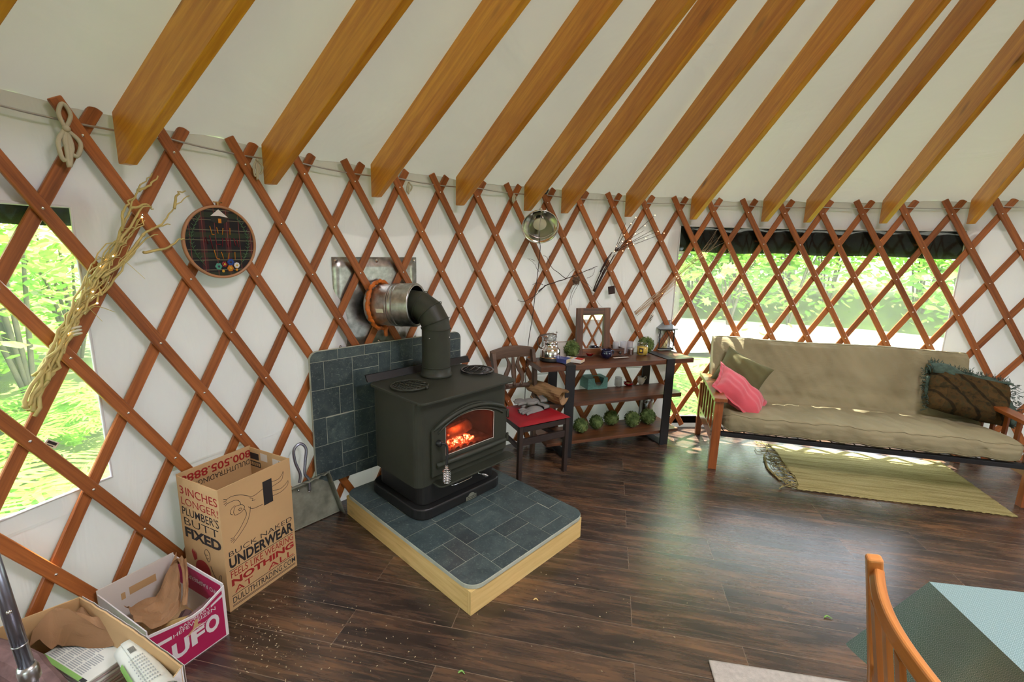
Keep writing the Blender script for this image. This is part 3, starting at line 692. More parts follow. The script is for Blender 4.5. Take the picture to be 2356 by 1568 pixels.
def shrub(x, y, h, r, n, size, lab, seed):
    rg = random.Random(seed); e = thing('leafy_shrub', lab, 'shrub', WORLD, (x, y, -.55), group='understorey shrubs'); mb = MB(); lb = MB(); pts = []
    for k in range(7):
        a = rg.uniform(0, 6.28); q = (x + r * .8 * math.cos(a) * rg.random(), y + r * .8 * math.sin(a) * rg.random(), h * rg.uniform(.6, 1)); mb.tube(smooth_path([(x, y, -.6), ((x + q[0]) / 2, (y + q[1]) / 2, h * .45), q], 3), [.03] * 3 + [.02] * 3 + [.008], 5)
        pts += [(q[0] + rg.gauss(0, r * .42), q[1] + rg.gauss(0, r * .42), q[2] - abs(rg.gauss(0, h * .35))) for _ in range(n // 7)]
    mb.build('stems', A['bark'], e); leaves(lb, pts, size, rg); lb.build('foliage', A['leaf'], e)
rs = random.Random(77)
for k in range(13): th = -.42 + k * .095 + rs.uniform(-.03, .03); R_ = rs.uniform(14.2, 17.5); shrub(R_ * math.sin(th), R_ * math.cos(th), rs.uniform(2.2, 4.2), 1.5, 900, .24, 'leafy green shrub beyond the clearing outside the wide window', 100 + k)
for k in range(3): th = -2.9 + k * .34; R_ = rs.uniform(10, 12); shrub(R_ * math.sin(th), R_ * math.cos(th), rs.uniform(3.4, 4.6), 1.7, 900, .26, 'tall leafy shrub added outside, behind the camera on the left, to tint the window light', 160 + k)  # unseen shrubs added to turn the rear window's light yellow-green
for k in range(13): th = -1.82 + k * .075 + rs.uniform(-.03, .03); R_ = rs.uniform(9.5, 13); shrub(R_ * math.sin(th), R_ * math.cos(th), rs.uniform(2.0, 4.4), 1.4, 1000, .2, 'leafy green shrub beyond the ferns outside the left window', 130 + k)
tree(-.55, 7.3, 5.5, 1.7, 700, .26, 'young maple with big bright leaves at the left of the wide window', 11, .05, .08, True, 'leaf')
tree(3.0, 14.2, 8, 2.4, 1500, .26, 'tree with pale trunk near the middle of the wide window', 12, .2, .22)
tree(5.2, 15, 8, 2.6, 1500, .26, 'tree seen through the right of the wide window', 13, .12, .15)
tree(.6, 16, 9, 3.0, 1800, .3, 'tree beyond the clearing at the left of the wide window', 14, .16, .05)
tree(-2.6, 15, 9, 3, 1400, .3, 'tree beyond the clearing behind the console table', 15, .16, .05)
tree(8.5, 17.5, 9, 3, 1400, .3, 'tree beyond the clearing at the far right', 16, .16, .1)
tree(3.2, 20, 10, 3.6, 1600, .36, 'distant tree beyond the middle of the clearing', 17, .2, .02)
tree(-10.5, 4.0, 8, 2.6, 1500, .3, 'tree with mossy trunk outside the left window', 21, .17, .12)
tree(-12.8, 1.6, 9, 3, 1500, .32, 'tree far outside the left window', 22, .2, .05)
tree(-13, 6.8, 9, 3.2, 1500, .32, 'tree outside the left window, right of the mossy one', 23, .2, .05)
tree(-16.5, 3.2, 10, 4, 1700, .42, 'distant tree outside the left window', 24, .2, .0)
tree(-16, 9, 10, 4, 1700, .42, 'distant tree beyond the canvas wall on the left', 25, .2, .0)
# ---------------------------------------------------------------- hearth, stove, chimney. local x = along the front edge, y = back towards the wall
PAD = Frame(-2.177, 1.522, math.atan2(.72784, .68575))
def tiles(mb, rects, clip, z0, z1, gap=.0022, flip=None, seed=1):
    """tiles clipped to a rounded outline; returns per-face random numbers"""
    rg = random.Random(seed); rn = []
    def clipped(poly):
        out = poly
        for i in range(len(clip)):
            ax, ay = clip[i]; bx, by = clip[(i + 1) % len(clip)]; inp = out; out = []
            if math.hypot(bx - ax, by - ay) < 1e-7: out = inp; continue
            sd = lambda p: (bx - ax) * (p[1] - ay) - (by - ay) * (p[0] - ax)
            for k in range(len(inp)):
                p, q = inp[k], inp[(k + 1) % len(inp)]; sp_, sq = sd(p), sd(q)
                if sp_ >= 0: out.append(p)
                if sp_ * sq < 0: t = sp_ / (sp_ - sq); out.append((p[0] + (q[0] - p[0]) * t, p[1] + (q[1] - p[1]) * t))
            if not out: return out
        return out
    for x0, x1, y0, y1 in rects:
        p = clipped([(x0 + gap, y0 + gap), (x1 - gap, y0 + gap), (x1 - gap, y1 - gap), (x0 + gap, y1 - gap)])
        if len(p) < 3: continue
        n0 = len(mb.f); v = rg.random() ** 1.3
        mb.prism(p, z0, z1, flip); rn += [v] * (len(mb.f) - n0)
    return rn
def setrnd(o, base, rn):
    a = o.data.attributes.new('rnd', 'FLOAT', 'FACE')
    for i, d in enumerate(a.data): d.value = rn[i - base] if i >= base else .5
hp = thing('hearth_pad', 'square slate-tiled hearth pad on a raw pine frame under the wood stove', 'hearth', PAD, (.43, .58, 0))
W_, D_ = .862, 1.165
mb = MB(); mb.box(0, W_, 0, .022, 0, .125); mb.build('frame_board', A['pine'], hp, bevel=.002)
mb = MB(); mb.box(0, .022, .0225, D_, 0, .125); mb.build('frame_board', A['pine'], hp, bevel=.002)
mb = MB(); mb.box(W_ - .022, W_, .0225, D_, 0, .125); mb.build('frame_board', A['pine'], hp, bevel=.002)
mb = MB(); mb.box(.0225, W_ - .0225, D_ - .022, D_, 0, .125); mb.build('frame_board', A['pine'], hp, bevel=.002)
out = rrect(-.006, .884, -.012, 1.175, .075)
mb = MB(); mb.prism(out, .1255, .1485); mb.build('slate_edge', A['grout'], hp, bevel=.003)
R_ = [(-.01, .19, -.02, .15), (-.01, .10, .15, .335), (.10, .19, .15, .335), (-.01, .19, .335, .515), (-.01, .2, .515, .70), (-.01, .12, .70, .885), (.12, .3, .70, .885), (-.01, .14, .885, .965), (.14, .4, .885, .965), (-.01, .2, .965, 1.18), (.2, .4, .965, 1.18), (.4, .62, .965, 1.18), (.62, .9, .965, 1.18), (.4, .62, .885, .965), (.62, .9, .9, .965),
      (.19, .38, -.02, .065), (.19, .38, .065, .25), (.19, .29, .25, .425), (.19, .385, .425, .52), (.29, .57, .25, .43), (.385, .57, .43, .52), (.38, .57, -.02, .155), (.38, .57, .155, .25), (.57, .76, -.02, .07), (.57, .76, .07, .255), (.57, .765, .255, .52),
      (.76, .9, -.02, .17), (.765, .855, .17, .35), (.855, .9, .17, .35), (.765, .9, .35, .53), (.765, .9, .53, .72), (.765, .9, .72, .9), (.2, .39, .52, .70), (.39, .57, .52, .70), (.57, .765, .52, .70), (.3, .57, .7, .885), (.57, .765, .7, .885)]
mb = MB(); rn = tiles(mb, R_, rrect(-.004, .882, -.010, 1.173, .073), .1488, .151); o = mb.build('slate_tiles', A['slate'], hp); setrnd(o, 0, rn)
# heat shield leaning on the lattice
bd = thing('heat_shield', 'dark slate-tiled panel standing upright behind the wood stove', 'heat shield', PAD, (.42, 1.255, .2))
FL = Matrix(((1, 0, 0, 0), (0, 0, -1, 1.254), (0, 1, 0, 0), (0, 0, 0, 1)))
ol = rrect(-.145, .985, .207, 1.043, .05)
mb = MB(); mb.prism(ol, -.006, .012, FL); mb.build('backing', A['grout'], bd)
T_ = [(-.145, .025, .98, 1.05), (.025, .2, .98, 1.05), (.2, .385, .98, 1.05), (.385, .56, .895, 1.05), (.56, .74, .99, 1.05), (.74, .99, .99, 1.05), (-.145, -.065, .81, .98), (-.065, .115, .81, .98), (.115, .295, .895, .98), (.115, .295, .63, .895), (.295, .385, .81, .98), (.385, .56, .81, .895), (.56, .74, .81, .99), (.74, .83, .81, .99), (.83, .99, .9, .99), (.83, .99, .72, .9),
      (-.145, .025, .635, .81), (.025, .115, .635, .81), (-.145, -.065, .46, .635), (-.065, .115, .46, .63), (.115, .295, .46, .63), (.295, .47, .63, .81), (.47, .65, .63, .81), (.65, .83, .63, .81), (-.145, .025, .285, .46), (.025, .2, .375, .46), (.025, .2, .285, .375), (.2, .3, .285, .46), (.3, .5, .46, .63), (.5, .7, .46, .63), (.7, .99, .46, .63), (.83, .99, .63, .72), (.3, .5, .2, .46), (.5, .75, .2, .46), (.75, .99, .2, .46), (-.145, -.065, .2, .285), (-.065, .115, .2, .285), (.115, .3, .2, .285)]
mb = MB(); rn = tiles(mb, T_, rrect(-.143, .983, .209, 1.041, .048), .0122, .0145, .0018, FL, 4); o = mb.build('slate_tiles', A['slate'], bd); setrnd(o, 0, rn)
mb = MB()
mb.box(.4, .43, 1.261, 1.271, .0, .5); mb.build('stand_bracket', A['blackm'], bd)

# ---- stove
ST = thing('wood_stove', 'matt black wood stove with arched glass door and a fire glowing inside', 'stove', PAD, (.45, .8, .151))
def rprism(x0, x1, y0, y1, z0, z1, r, inset=0):
    mb = MB(); mb.prism(rrect(x0, x1, y0, y1, r), z0, z1); return mb
rprism(.120, .775, .558, 1.10, .151, .218, .085).build('base_plinth', A['stoveb'], ST, bevel=.01, seg=3)
rprism(.160, .745, .60, 1.06, .2185, .345, .06).build('pedestal', A['stoveb'], ST, bevel=.004)
# firebox body: open front
mb = MB(); x0, x1, y0, y1, z0, z1 = .135, .838, .598, 1.06, .335, .828
ob = rrect(x0, x1, y0, y1, .05); n = len(ob); gx0, gx1, gz0, gz1 = .30, .725, .475, .70
vs = [(x, y, z) for z in (z0, z1) for x, y in ob]
fs = []
for i in range(n):
    a, b = ob[i], ob[(i + 1) % n]
    if abs(a[1] - y0) < 1e-6 and abs(b[1] - y0) < 1e-6: continue
    fs.append((i, (i + 1) % n, n + (i + 1) % n, n + i))
fs.append(tuple(range(n - 1, -1, -1))); fs.append(tuple(range(n, 2 * n))); mb.add(vs, fs, None)
xs = [x0 + .05, gx0, gx1, x1 - .05]; zs = [z0, gz0, gz1, z1]
vs = [(x, y0, z) for x in xs for z in zs]; fs = [(i * 4 + j, (i + 1) * 4 + j, (i + 1) * 4 + j + 1, i * 4 + j + 1) for i in range(3) for j in range(3) if (i, j) != (1, 1)]
mb.add(vs, fs, None); mb.build('firebox', A['stove'], ST)
mb = MB(); q = .012
for (a0, a1, b0, b1, c0, c1) in ((gx0 - q, gx1 + q, y0 + .002, .93, gz0 - q, gz0), (gx0 - q, gx1 + q, y0 + .002, .93, gz1, gz1 + q), (gx0 - q, gx0, y0 + .002, .93, gz0, gz1), (gx1, gx1 + q, y0 + .002, .93, gz0, gz1), (gx0 - q, gx1 + q, .93, .942, gz0 - q, gz1 + q)): mb.box(a0, a1, b0, b1, c0, c1)
mb.build('fire_chamber', A['brick'], ST)
rprism(.128, .872, .548, 1.085, .829, .845, .045).build('top_plate', A['stove'], ST, bevel=.004)
mb = MB(); mb.prism([(1.085, .846), (1.10, .846), (1.125, .885), (1.11, .885)], .13, .94, Matrix(((0, 0, 1, 0), (1, 0, 0, 0), (0, 1, 0, 0), (0, 0, 0, 1)))); mb.build('rear_deflector', A['stoveb'], ST)
mb = MB(); mb.prism(rrect(.235, .848, .518, .61, .03), .336, .347); mb.build('ash_lip', A['stove'], ST, bevel=.003)
# door with arched frame
def arch(xa, xb, za, zs_, zt, n=14):
    """outline: flat bottom at za, sides up to zs_, shallow arch to zt"""
    c = (xa + xb) / 2; P = [(xa, za), (xb, za)]
    for k in range(n + 1):
        t = k / n; x = xb + (xa - xb) * t; P.append((x, zs_ + (zt - zs_) * math.sin(PI * t) ** .8))
    return P
def ringmb(o1, o2, ya, yb, r=None):
    mb = MB(); n = len(o1); vs = []
    for p, y in ((o1, yb), (o1, ya), (o2, ya), (o2, yb)): vs += [(x, y, z) for x, z in p]
    fs = []
    for s_ in range(3):
        for i in range(n): j = (i + 1) % n; fs.append((s_ * n + i, s_ * n + j, (s_ + 1) * n + j, (s_ + 1) * n + i))
    mb.add(vs, fs, None); return mb
DY = .577
door_ = ringmb(arch(.222, .812, .385, .655, .762), arch(.318, .702, .487, .662, .712), DY, .600)
dr = door_.build('door', A['stove'], ST, bevel=.005, seg=2)
mb = MB(); mb.tube([(x, DY - .003, z) for x, z in arch(.232, .80, .44, .662, .742)[2:]], [.004] + [.013] * 13 + [.004], 8); mb.tube([(.25, DY - .006, .452), (.50, DY - .010, .452), (.79, DY - .006, .452)], .016, 8)
mb.tube([(x, DY - .002, z) for x, z in arch(.262, .77, .44, .64, .722)[2:]], .007, 6); mb.build('door_moulding', A['stove'], dr)
mb = MB(); P = arch(.316, .704, .485, .662, .714); mb.add([(x, .590, z) for x, z in P], [tuple(range(len(P)))], None); mb.build('door_glass', A['sglass'], dr)
mb = MB(); mb.tube([(x, .584, z) for x, z in arch(.320, .700, .489, .66, .709)], .0022, 5, closed=True); mb.build('glass_gasket', A['paper'], dr, label='pale rope seal around the glass')
mb = MB()
for z in (.46, .62):
    mb = MB(); mb.box(.806, .822, .572, .596, z - .02, z + .02); mb.tube([(.822, .578, z - .028), (.822, .578, z + .028)], .007, 8); mb.build('hinge', A['stove'], dr)
mb = MB(); mb.lathe([(.018, 0), (.018, .02), (.012, .028), (0, .03)], 14, Matrix.Translation((.262, .576, .585)) @ Matrix.Rotation(PI / 2, 4, 'X'))
hpth = smooth_path([(.262, .546, .592), (.285, .532, .578), (.283, .522, .53), (.272, .515, .47)], 5); mb.tube(hpth, .0065, 8); hd = mb.build('door_handle', A['stoveb'], dr)
mb = MB(); hx = []
for k in range(150):
    t = k / 149; a = t * 2 * PI * 11; rr = .008 + .013 * min(1, max(0, (t - .18) * 5)) * (1 if t < .9 else 1 - (t - .9) * 5)
    z = .474 - .105 * t; hx.append((.271 - .004 * t + rr * math.cos(a), .514 - .006 * t + rr * math.sin(a), z))
mb.tube(hx, .0026, 5); mb.build('spring_grip', A['chrome'], dr, label='coiled chrome spring handle grip')
mb = MB(); mb.tube(smooth_path([(.37, .598, .292), (.375, .578, .286), (.51, .578, .286), (.515, .598, .292)], 4), .0042, 6); mb.build('drawer_pull', A['chrome'], ST, label='thin chrome ash drawer pull')
mb = MB(); mb.tube([(.56, .60, .30), (.585, .565, .285)], .003, 6); hx = []
for k in range(70):
    t = k / 69; a = t * 2 * PI * 7; rr = .013 * math.sin(PI * min(1, t * .85 + .12)); hx.append((.585 + .028 * t + rr * .3 * math.cos(a), .565 - .03 * t + rr * math.cos(a), .287 - .012 * t + rr * math.sin(a)))
mb.tube(hx, .002, 5); mb.build('air_control', A['chrome'], ST, label='small chrome spring knob')
mb = MB(); mb.box(.455, .535, .5555, .558, .158, .182)
mb.add([(.475 + .02 * 2 * 0, .5555, .182)] + [(.495 + .026 * math.cos(a), .5553, .182 + .02 * math.sin(a)) for a in lin(10, PI, 0)], [tuple(range(11))], None); bdg = mb.build('badge', A['galvdull'], ST, label='small silver half-round badge')
mb = MB()
for k in range(9): mb.box(.4585 + .0085 * k, .4635 + .0085 * k, .5551, .5556, .162, .169)
for k in range(8): mb.box(.4620 + .0085 * k, .4670 + .0085 * k, .5551, .5556, .172, .179)
mb.build('badge_relief', A['stoveb'], ST)
# fire inside
mb = MB(); rg = random.Random(2); P = smooth_path([(.32, .72, .535), (.42, .70, .545), (.50, .69, .558), (.585, .69, .575)], 4)
mb.tube(P, [.034 + .005 * rg.random() for _ in P], 9); mb.tube(smooth_path([(.34, .80, .54), (.5, .79, .53), (.66, .80, .53)], 3), .035, 8)
mb.build('firewood_log', A['charlog'], frame=PAD, at=(.45, .7, .49), label='burning ash-grey log behind the stove glass', cat='log')
mb = MB(); mb.grid(lambda u, v: (gx0 + .004 + (gx1 - gx0 - .008) * u, .615 + .3 * v, gz0 + .004 + .025 * abs(math.sin(u * 25 + v * 9) * math.sin(v * 17 + u * 4)) * math.sin(PI * min(1, max(0, u)))), 40, 24)
mb.build('ash_bed', A['charlog'], ST, kind='stuff'); mb = MB()
for k in range(26): mb.ball((.40 + .17 * rg.random(), .625 + .05 * rg.random(), .495 + .03 * rg.random()), .012 + .006 * rg.random(), 6, 4)
for k in range(5): mb.ball((.335 + .09 * rg.random(), .66, .565 + .012 * rg.random()), .007, 6, 4)
mb.build('glowing_embers', A['ember'], frame=PAD, at=(.48, .68, .479), label='glowing orange embers under the log in the stove', cat='embers', kind='stuff')
l = bpy.data.lights.new('fire_light', 'POINT'); l.energy = 1.6; l.color = (1, .25, .08); l.shadow_soft_size = .05
o = bpy.data.objects.new('fire_light', l); COL.objects.link(o); o.location = PAD.w(.46, .66, .60)
# trivets on the stove top
def trivet(x, y, r, mat, lab, rot):
    e = thing('trivet', lab, 'trivet', PAD, (x, y, .846), group='round iron trivets on the stove')
    mb = MB(); M = Matrix.Translation((x, y, .846)) @ Matrix.Rotation(rot, 4, 'Z')
    mb.lathe([(r - .013, .013), (r - .010, .018), (r - .003, .018), (r, .013), (r - .002, .008), (r - .012, .008), (r - .013, .013)], 40, M)
    for k in range(3): mb.ball(M @ Vector(((r - .02) * math.cos(k * 2.09), (r - .02) * math.sin(k * 2.09), .006)), .007, 8, 5)
    mb.tube([M @ Vector((r - .004, 0, .012)), M @ Vector((r + .014, 0, .012))], .006, 8)
    mb.build('rim', mat, e, label=None)
    g = MB()
    for k in range(-5, 6):
        x_ = k * r / 5.6; h = math.sqrt(max(0, (r - .01) ** 2 - x_ ** 2))
        if h > .01: g.tube([M @ Vector((x_, -h, .012)), M @ Vector((x_, h, .012))], .0024, 6)
        if k % 2 == 0 and h > .01: g.tube([M @ Vector((-h, x_, .0125)), M @ Vector((h, x_, .0125))], .0036, 6)
    g.build('grate', mat, e)
trivet(.262, .845, .112, A['stove'], 'matt round trivet on the left end of the stove top', -1.2)
trivet(.795, .845, .112, A['iron'], 'glossy black round trivet at the right end of the stove top', .5)
# flue
FP = thing('flue_pipe', 'matt black stovepipe with a segmented elbow rising from the stove top', 'stovepipe', PAD, (.54, .955, .846))
dx, dy = (.345 - .54), (1.33 - .955); dl = math.hypot(dx, dy); dx /= dl; dy /= dl; px, py = .54, .955
def along(d, z): return Vector((px + dx * d, py + dy * d, z))
mb = MB(); mb.lathe([(.100, .8465), (.104, .852), (.099, .864), (.094, .868), (.094, .905)], 36, Matrix.Translation((px, py, 0))); mb.build('collar', A['stove'], FP)
mb = MB(); mb.lathe([(.0895, .89), (.0895, 1.15)], 40, Matrix.Translation((px, py, 0))); mb.tube([(px + .0905 * math.cos(a), py + .0905 * math.sin(a), .908) for a in lin(33, 0, 2 * PI)[:-1]], .003, 5, closed=True); mb.build('straight_section', A['stove'], FP)
mb = MB(); c = []; Rb = .145
for k in range(4):
    a0 = (PI / 2) * k / 4 + (0 if k == 0 else 0); c.append(k)
nodes = [along(0, 1.15)] + [along(Rb - Rb * math.cos(PI / 2 * (k + .5) / 3), 1.15 + Rb * math.sin(PI / 2 * (k + .5) / 3)) for k in range(3)] + [along(Rb + .01, 1.15 + Rb), along(.36, 1.283)]
mb.tube([nodes[0] - Vector((0, 0, .01))] + nodes[1:], [.0895] * 4 + [.089, .088], 36, smooth=False)
mb.build('elbow', A['stove'], FP)
mb = MB()
for k in range(4):
    p = nodes[k]; T = (nodes[k + 1] - nodes[max(k - 1, 0)]).normalized()
    if k == 0: T = Vector((0, 0, 1))
    q = T.to_track_quat('Z', 'Y').to_matrix().to_4x4(); rr = .0925 / math.cos(PI / 12) if k else .092
    mb.tube([Matrix.Translation(p) @ q @ Vector((rr * math.cos(a), rr * math.sin(a), 0)) for a in lin(33, 0, 2 * PI)[:-1]], .0025, 5, closed=True)
mb.build('elbow_seam', A['stove'], FP)
for o in FP.children:
    for p in o.data.polygons: p.use_smooth = True
    if o.name.startswith('elbow') and 'seam' not in o.name:
        md = o.modifiers.new('es', 'EDGE_SPLIT'); md.split_angle = .25
for a in (3.6, 5.2): mb = MB(); mb.ball((px + .09 * math.cos(a), py + .09 * math.sin(a), 1.10), .004, 8, 5); mb.build('screw', A['chrome'], FP)
# insulated thimble through the wall
TH = thing('chimney_thimble', 'wide shiny insulated metal pipe sleeve through the wall with orange foam round it', 'chimney pipe', PAD, (.40, 1.2, 1.15))
def tube_ax(mb, prof, n=44):
    ax = (along(1, 1.27 + 0) - along(0, 1.27)); ax = (Vector((dx, dy, -.05))).normalized(); M = Matrix.Translation(along(.13, 1.291)) @ ax.to_track_quat('Z', 'Y').to_matrix().to_4x4(); mb.lathe(prof, n, M); return M
mb = MB(); M = tube_ax(mb, [(.122, .0), (.136, .0), (.138, .004), (.137, .10), (.139, .103), (.139, .108), (.134, .112), (.134, .128), (.137, .131), (.134, .135), (.134, .30)]); mb.build('outer_sleeve', A['galv'], TH)
mb = MB(); tube_ax(mb, [(.123, .0), (.121, .004), (.119, .26), (.0, .26)]); mb.build('inner_liner', A['stoveb'], TH)
mb = MB(); tube_ax(mb, [(.1375, .136), (.1385, .138), (.1375, .140)]); tube_ax(mb, [(.1355, .15), (.1368, .153), (.1355, .156)]); mb.build('band', A['steel'], TH)
mb = MB(); lm = M @ Matrix.Rotation(0, 4, 'Z')
for qa in [0]:
    best = None
    for k in range(36):
        a = 2 * PI * k / 36; p = PAD.w(*(M @ Vector((.136 * math.cos(a), .136 * math.sin(a), .2)))); v = (p - CAM).length + abs(p.z - 1.245) * 2
        if best is None or v < best[0]: best = (v, a)
    a = best[1]; V = lambda da, z: M @ Vector((.1352 * math.cos(a + da), .1352 * math.sin(a + da), z))
    mb.add([V(-.09, .165), V(.09, .165), V(.09, .215), V(-.09, .215)], [(0, 1, 2, 3)], None)
mb.build('label_plate', A['white2'], TH)
rg = random.Random(9); mb = MB()
ring = [];
for k in range(70):
    a = 2 * PI * k / 70; rr = .146 + .010 * rg.random(); ring.append(M @ Vector((rr * math.cos(a), rr * math.sin(a), .255 + .01 * rg.random())))
mb.tube(ring, [.010 + .007 * rg.random() for _ in ring], 8, closed=True)
low = min(ring, key=lambda p: p.z); mb.tube(smooth_path([low + Vector((.03, 0, .0)), low + Vector((.02, -.01, -.02)), low + Vector((.022, -.012, -.055))], 4), [.016, .017, .015, .013, .013, .012, .013, .012, .008], 8)
mb.build('foam_bead', A['foam'], TH, label='lumpy orange foam sealant ring')
# galvanised plate behind the lattice
WP = thing('wall_plate', 'square galvanised steel plate fixed to the wall behind the lattice', 'metal plate', PAD, (.365, 1.345, 1.0))
mb = MB(); mb.grid(lambda u, v: (.062 + .605 * u, 1.338 + .004 * math.sin(u * 7), 1.012 + .568 * v), 10, 8); mb.build('sheet', A['galv'], WP, solid=.002)
for x in (.085, .36, .645):
    for z in (1.032, 1.558):
        mb = MB(); mb.lathe([(.012, 0), (.012, .001), (.007, .002), (.006, .005), (0, .007)], 12, Matrix.Translation((x, 1.334, z)) @ Matrix.Rotation(PI / 2, 4, 'X')); mb.build('bolt', A['chrome'], WP)
# ---------------------------------------------------------------- console table and the things on it
def Z7(x, y, z): return at_z(1100 + x / 3.92, 700 + y / 3.92, z)
CON = Frame(-1.56, 3.205, math.atan2(.3327, .943))
CI = CON.m.inverted()
def con(p): return CI @ p
ct = thing('console_table', 'three-tier dark wood console table with black flat-steel legs against the lattice', 'console table', CON, (.47, .17, 0))
B(-.245, 1.19, .006, .325, .728, .768).build('table_top', A['dwood'], ct, bevel=.002)
B(-.19, 1.10, .012, .325, .425, .460).build('shelf', A['dwood'], ct, bevel=.002)
B(-.17, 1.10, .012, .325, .105, .132).build('shelf', A['dwood'], ct, bevel=.002)
for x in (-.035, .905):
    mb = MB(); w_ = .082
    mb.box(x, x + w_, -.006, .0055, .0, .774); mb.box(x, x + w_, .3255, .337, .0, .774); mb.box(x, x + w_, .0055, .3255, .0, .010); mb.box(x, x + w_, .0055, .3255, .7682, .7742)
    mb.build('steel_leg', A['blackm'], ct, bevel=.0015)
def topiary(x, y, z, r, lab, grp, seed, n=420):
    p = con(Z7(x, y, z + r)); rg = random.Random(seed); c = Vector((p.x, min(max(p.y, .07), .262), z + r * .97))
    e = thing('topiary_ball', lab, 'topiary ball', CON, (c.x, c.y, z), group=grp)
    mb = MB(); mb.ball(c, r * .86, 20, 14); mb.build('core', A['topl'], e)
    lb = MB()
    for k in range(n):
        u = 1 - 2 * (k + .5) / n; a = k * 2.39996; s = math.sqrt(1 - u * u); d = Vector((s * math.cos(a), s * math.sin(a), u)); d = (d + Vector((rg.gauss(0, .08), rg.gauss(0, .08), rg.gauss(0, .08)))).normalized()
        t = d.orthogonal().normalized(); t = Matrix.Rotation(rg.uniform(0, 6.28), 3, d) @ t; b = d.cross(t); q = c + d * r * rg.uniform(.86, .95); L = r * .17; W = r * .085; n_ = d * r * rg.uniform(.02, .13)
        lb.add([q - t * L * .2, q + b * W + t * L * .4 + n_ * .6, q + t * L + n_, q - b * W + t * L * .4 + n_ * .6], [(0, 1, 2, 3)], None)
    lb.build('leaves', A['topl'], e)
topiary(825, 387, .774, .074, 'green topiary ball at the left of the console top, beside the coffee pot', 'topiary balls on the console top', 1)
topiary(1490, 352, .774, .074, 'green topiary ball at the right of the console top, behind the candle jar', 'topiary balls on the console top', 2)
for k, (x, y, r, l) in enumerate(((925, 1087, .066, 'leftmost topiary ball on the bottom shelf, next to the black leg'), (1065, 1057, .064, 'second topiary ball from the left on the bottom shelf'), (1200, 1017, .069, 'middle topiary ball on the bottom shelf, set furthest back'), (1390, 1030, .072, 'fourth topiary ball on the bottom shelf, in front of the vase'), (1532, 1006, .072, 'rightmost topiary ball on the bottom shelf'))):
    topiary(x, y, .133, r, l, 'topiary balls on the bottom shelf', 10 + k)
TZ = .774
# chrome coffee pot
p = con(Z7(648, 500, TZ)); e = thing('coffee_pot', 'chrome stepped coffee pot with clear glass top at the left end of the console', 'coffee pot', CON, (p.x, max(p.y, .09), TZ)); c = Matrix.Translation((p.x, max(p.y, .09), TZ))
MB().lathe([(0, 0), (.085, 0), (.087, .006), (.083, .02), (.08, .026)], 40, c).build('base', A['blackm'], e)
MB().lathe([(.079, .0262), (.081, .034), (.079, .085), (.064, .110), (.055, .114), (.056, .145), (.058, .150), (.052, .156), (.040, .162), (.030, .166), (.0, .166)], 40, c).build('body', A['chrome'], e)
MB().lathe([(.034, .167), (.036, .176), (.026, .190), (.021, .20), (.019, .226), (.021, .232)], 28, c).build('glass_top', A['glass'], e)
mb = MB(); mb.tube([c @ Vector((.082 * math.cos(a), .082 * math.sin(a), .03)) for a in lin(37, 0, 2 * PI)[:-1]], .0022, 5, closed=True); mb.build('rim', A['brass'], e)
# glass pitcher behind it
p = con(Z7(590, 462, TZ)); e = thing('glass_pitcher', 'clear glass pitcher with metal rim and brown bail handle, behind the coffee pot', 'pitcher', CON, (p.x, min(p.y, .25), TZ)); c = Matrix.Translation((p.x, min(p.y, .25), TZ))
MB().lathe([(0, .003), (.062, .003), (.064, .01), (.060, .10), (.060, .175), (.065, .185), (.0625, .186), (.0575, .175), (.0575, .012), (0, .010)], 36, c).build('glass_body', A['glass'], e)
mb = MB(); mb.tube([c @ Vector((.061 * math.cos(a), .061 * math.sin(a), .183)) for a in lin(33, 0, 2 * PI)[:-1]], .003, 6, closed=True); mb.tube([c @ Vector((.06, 0, .18)), c @ Vector((.066, 0, .215))], .005, 6); mb.ball(c @ Vector((.066, 0, .218)), .009, 8, 6)
mb.build('metal_rim', A['steel'], e)
mb = MB(); mb.tube([c @ v for v in smooth_path([(.064, 0, .195), (.02, -.01, .208), (-.05, -.015, .206), (-.095, -.015, .19), (-.108, -.012, .15), (-.085, -.006, .10), (-.062, 0, .09)], 5)], .0062, 8); mb.build('handle', A['greyw'], e)
mb = MB(); rg = random.Random(6)
for k in range(9): mb.tube(smooth_path([c @ Vector((rg.uniform(-.03, .03), rg.uniform(-.03, .03), .012)), c @ Vector((rg.uniform(-.05, .05), rg.uniform(-.05, .05), .07)), c @ Vector((rg.uniform(-.04, .04), rg.uniform(-.04, .04), .15))], 4), .003, 5)
mb.build('dried_twigs', A['nest'], frame=CON, at=(p.x, min(p.y, .25), TZ + .012), label='bundle of dried twigs inside the glass pitcher', cat='twigs', kind=None)
# white planter behind the ball
mb = MB(); x, y = .075, .266
for a in ((x - .1, x + .1, y, y + .006), (x - .1, x + .1, y + .054, y + .06), (x - .1, x - .094, y + .006, y + .054), (x + .094, x + .1, y + .006, y + .054)): mb.box(*a, TZ + .0, TZ + .125)
mb.box(x - .094, x + .094, y + .006, y + .054, TZ, TZ + .006); mb.build('planter', A['china'], frame=CON, at=(x, y, TZ), bevel=.0015, label='white rectangular planter behind the left topiary ball', cat='planter')
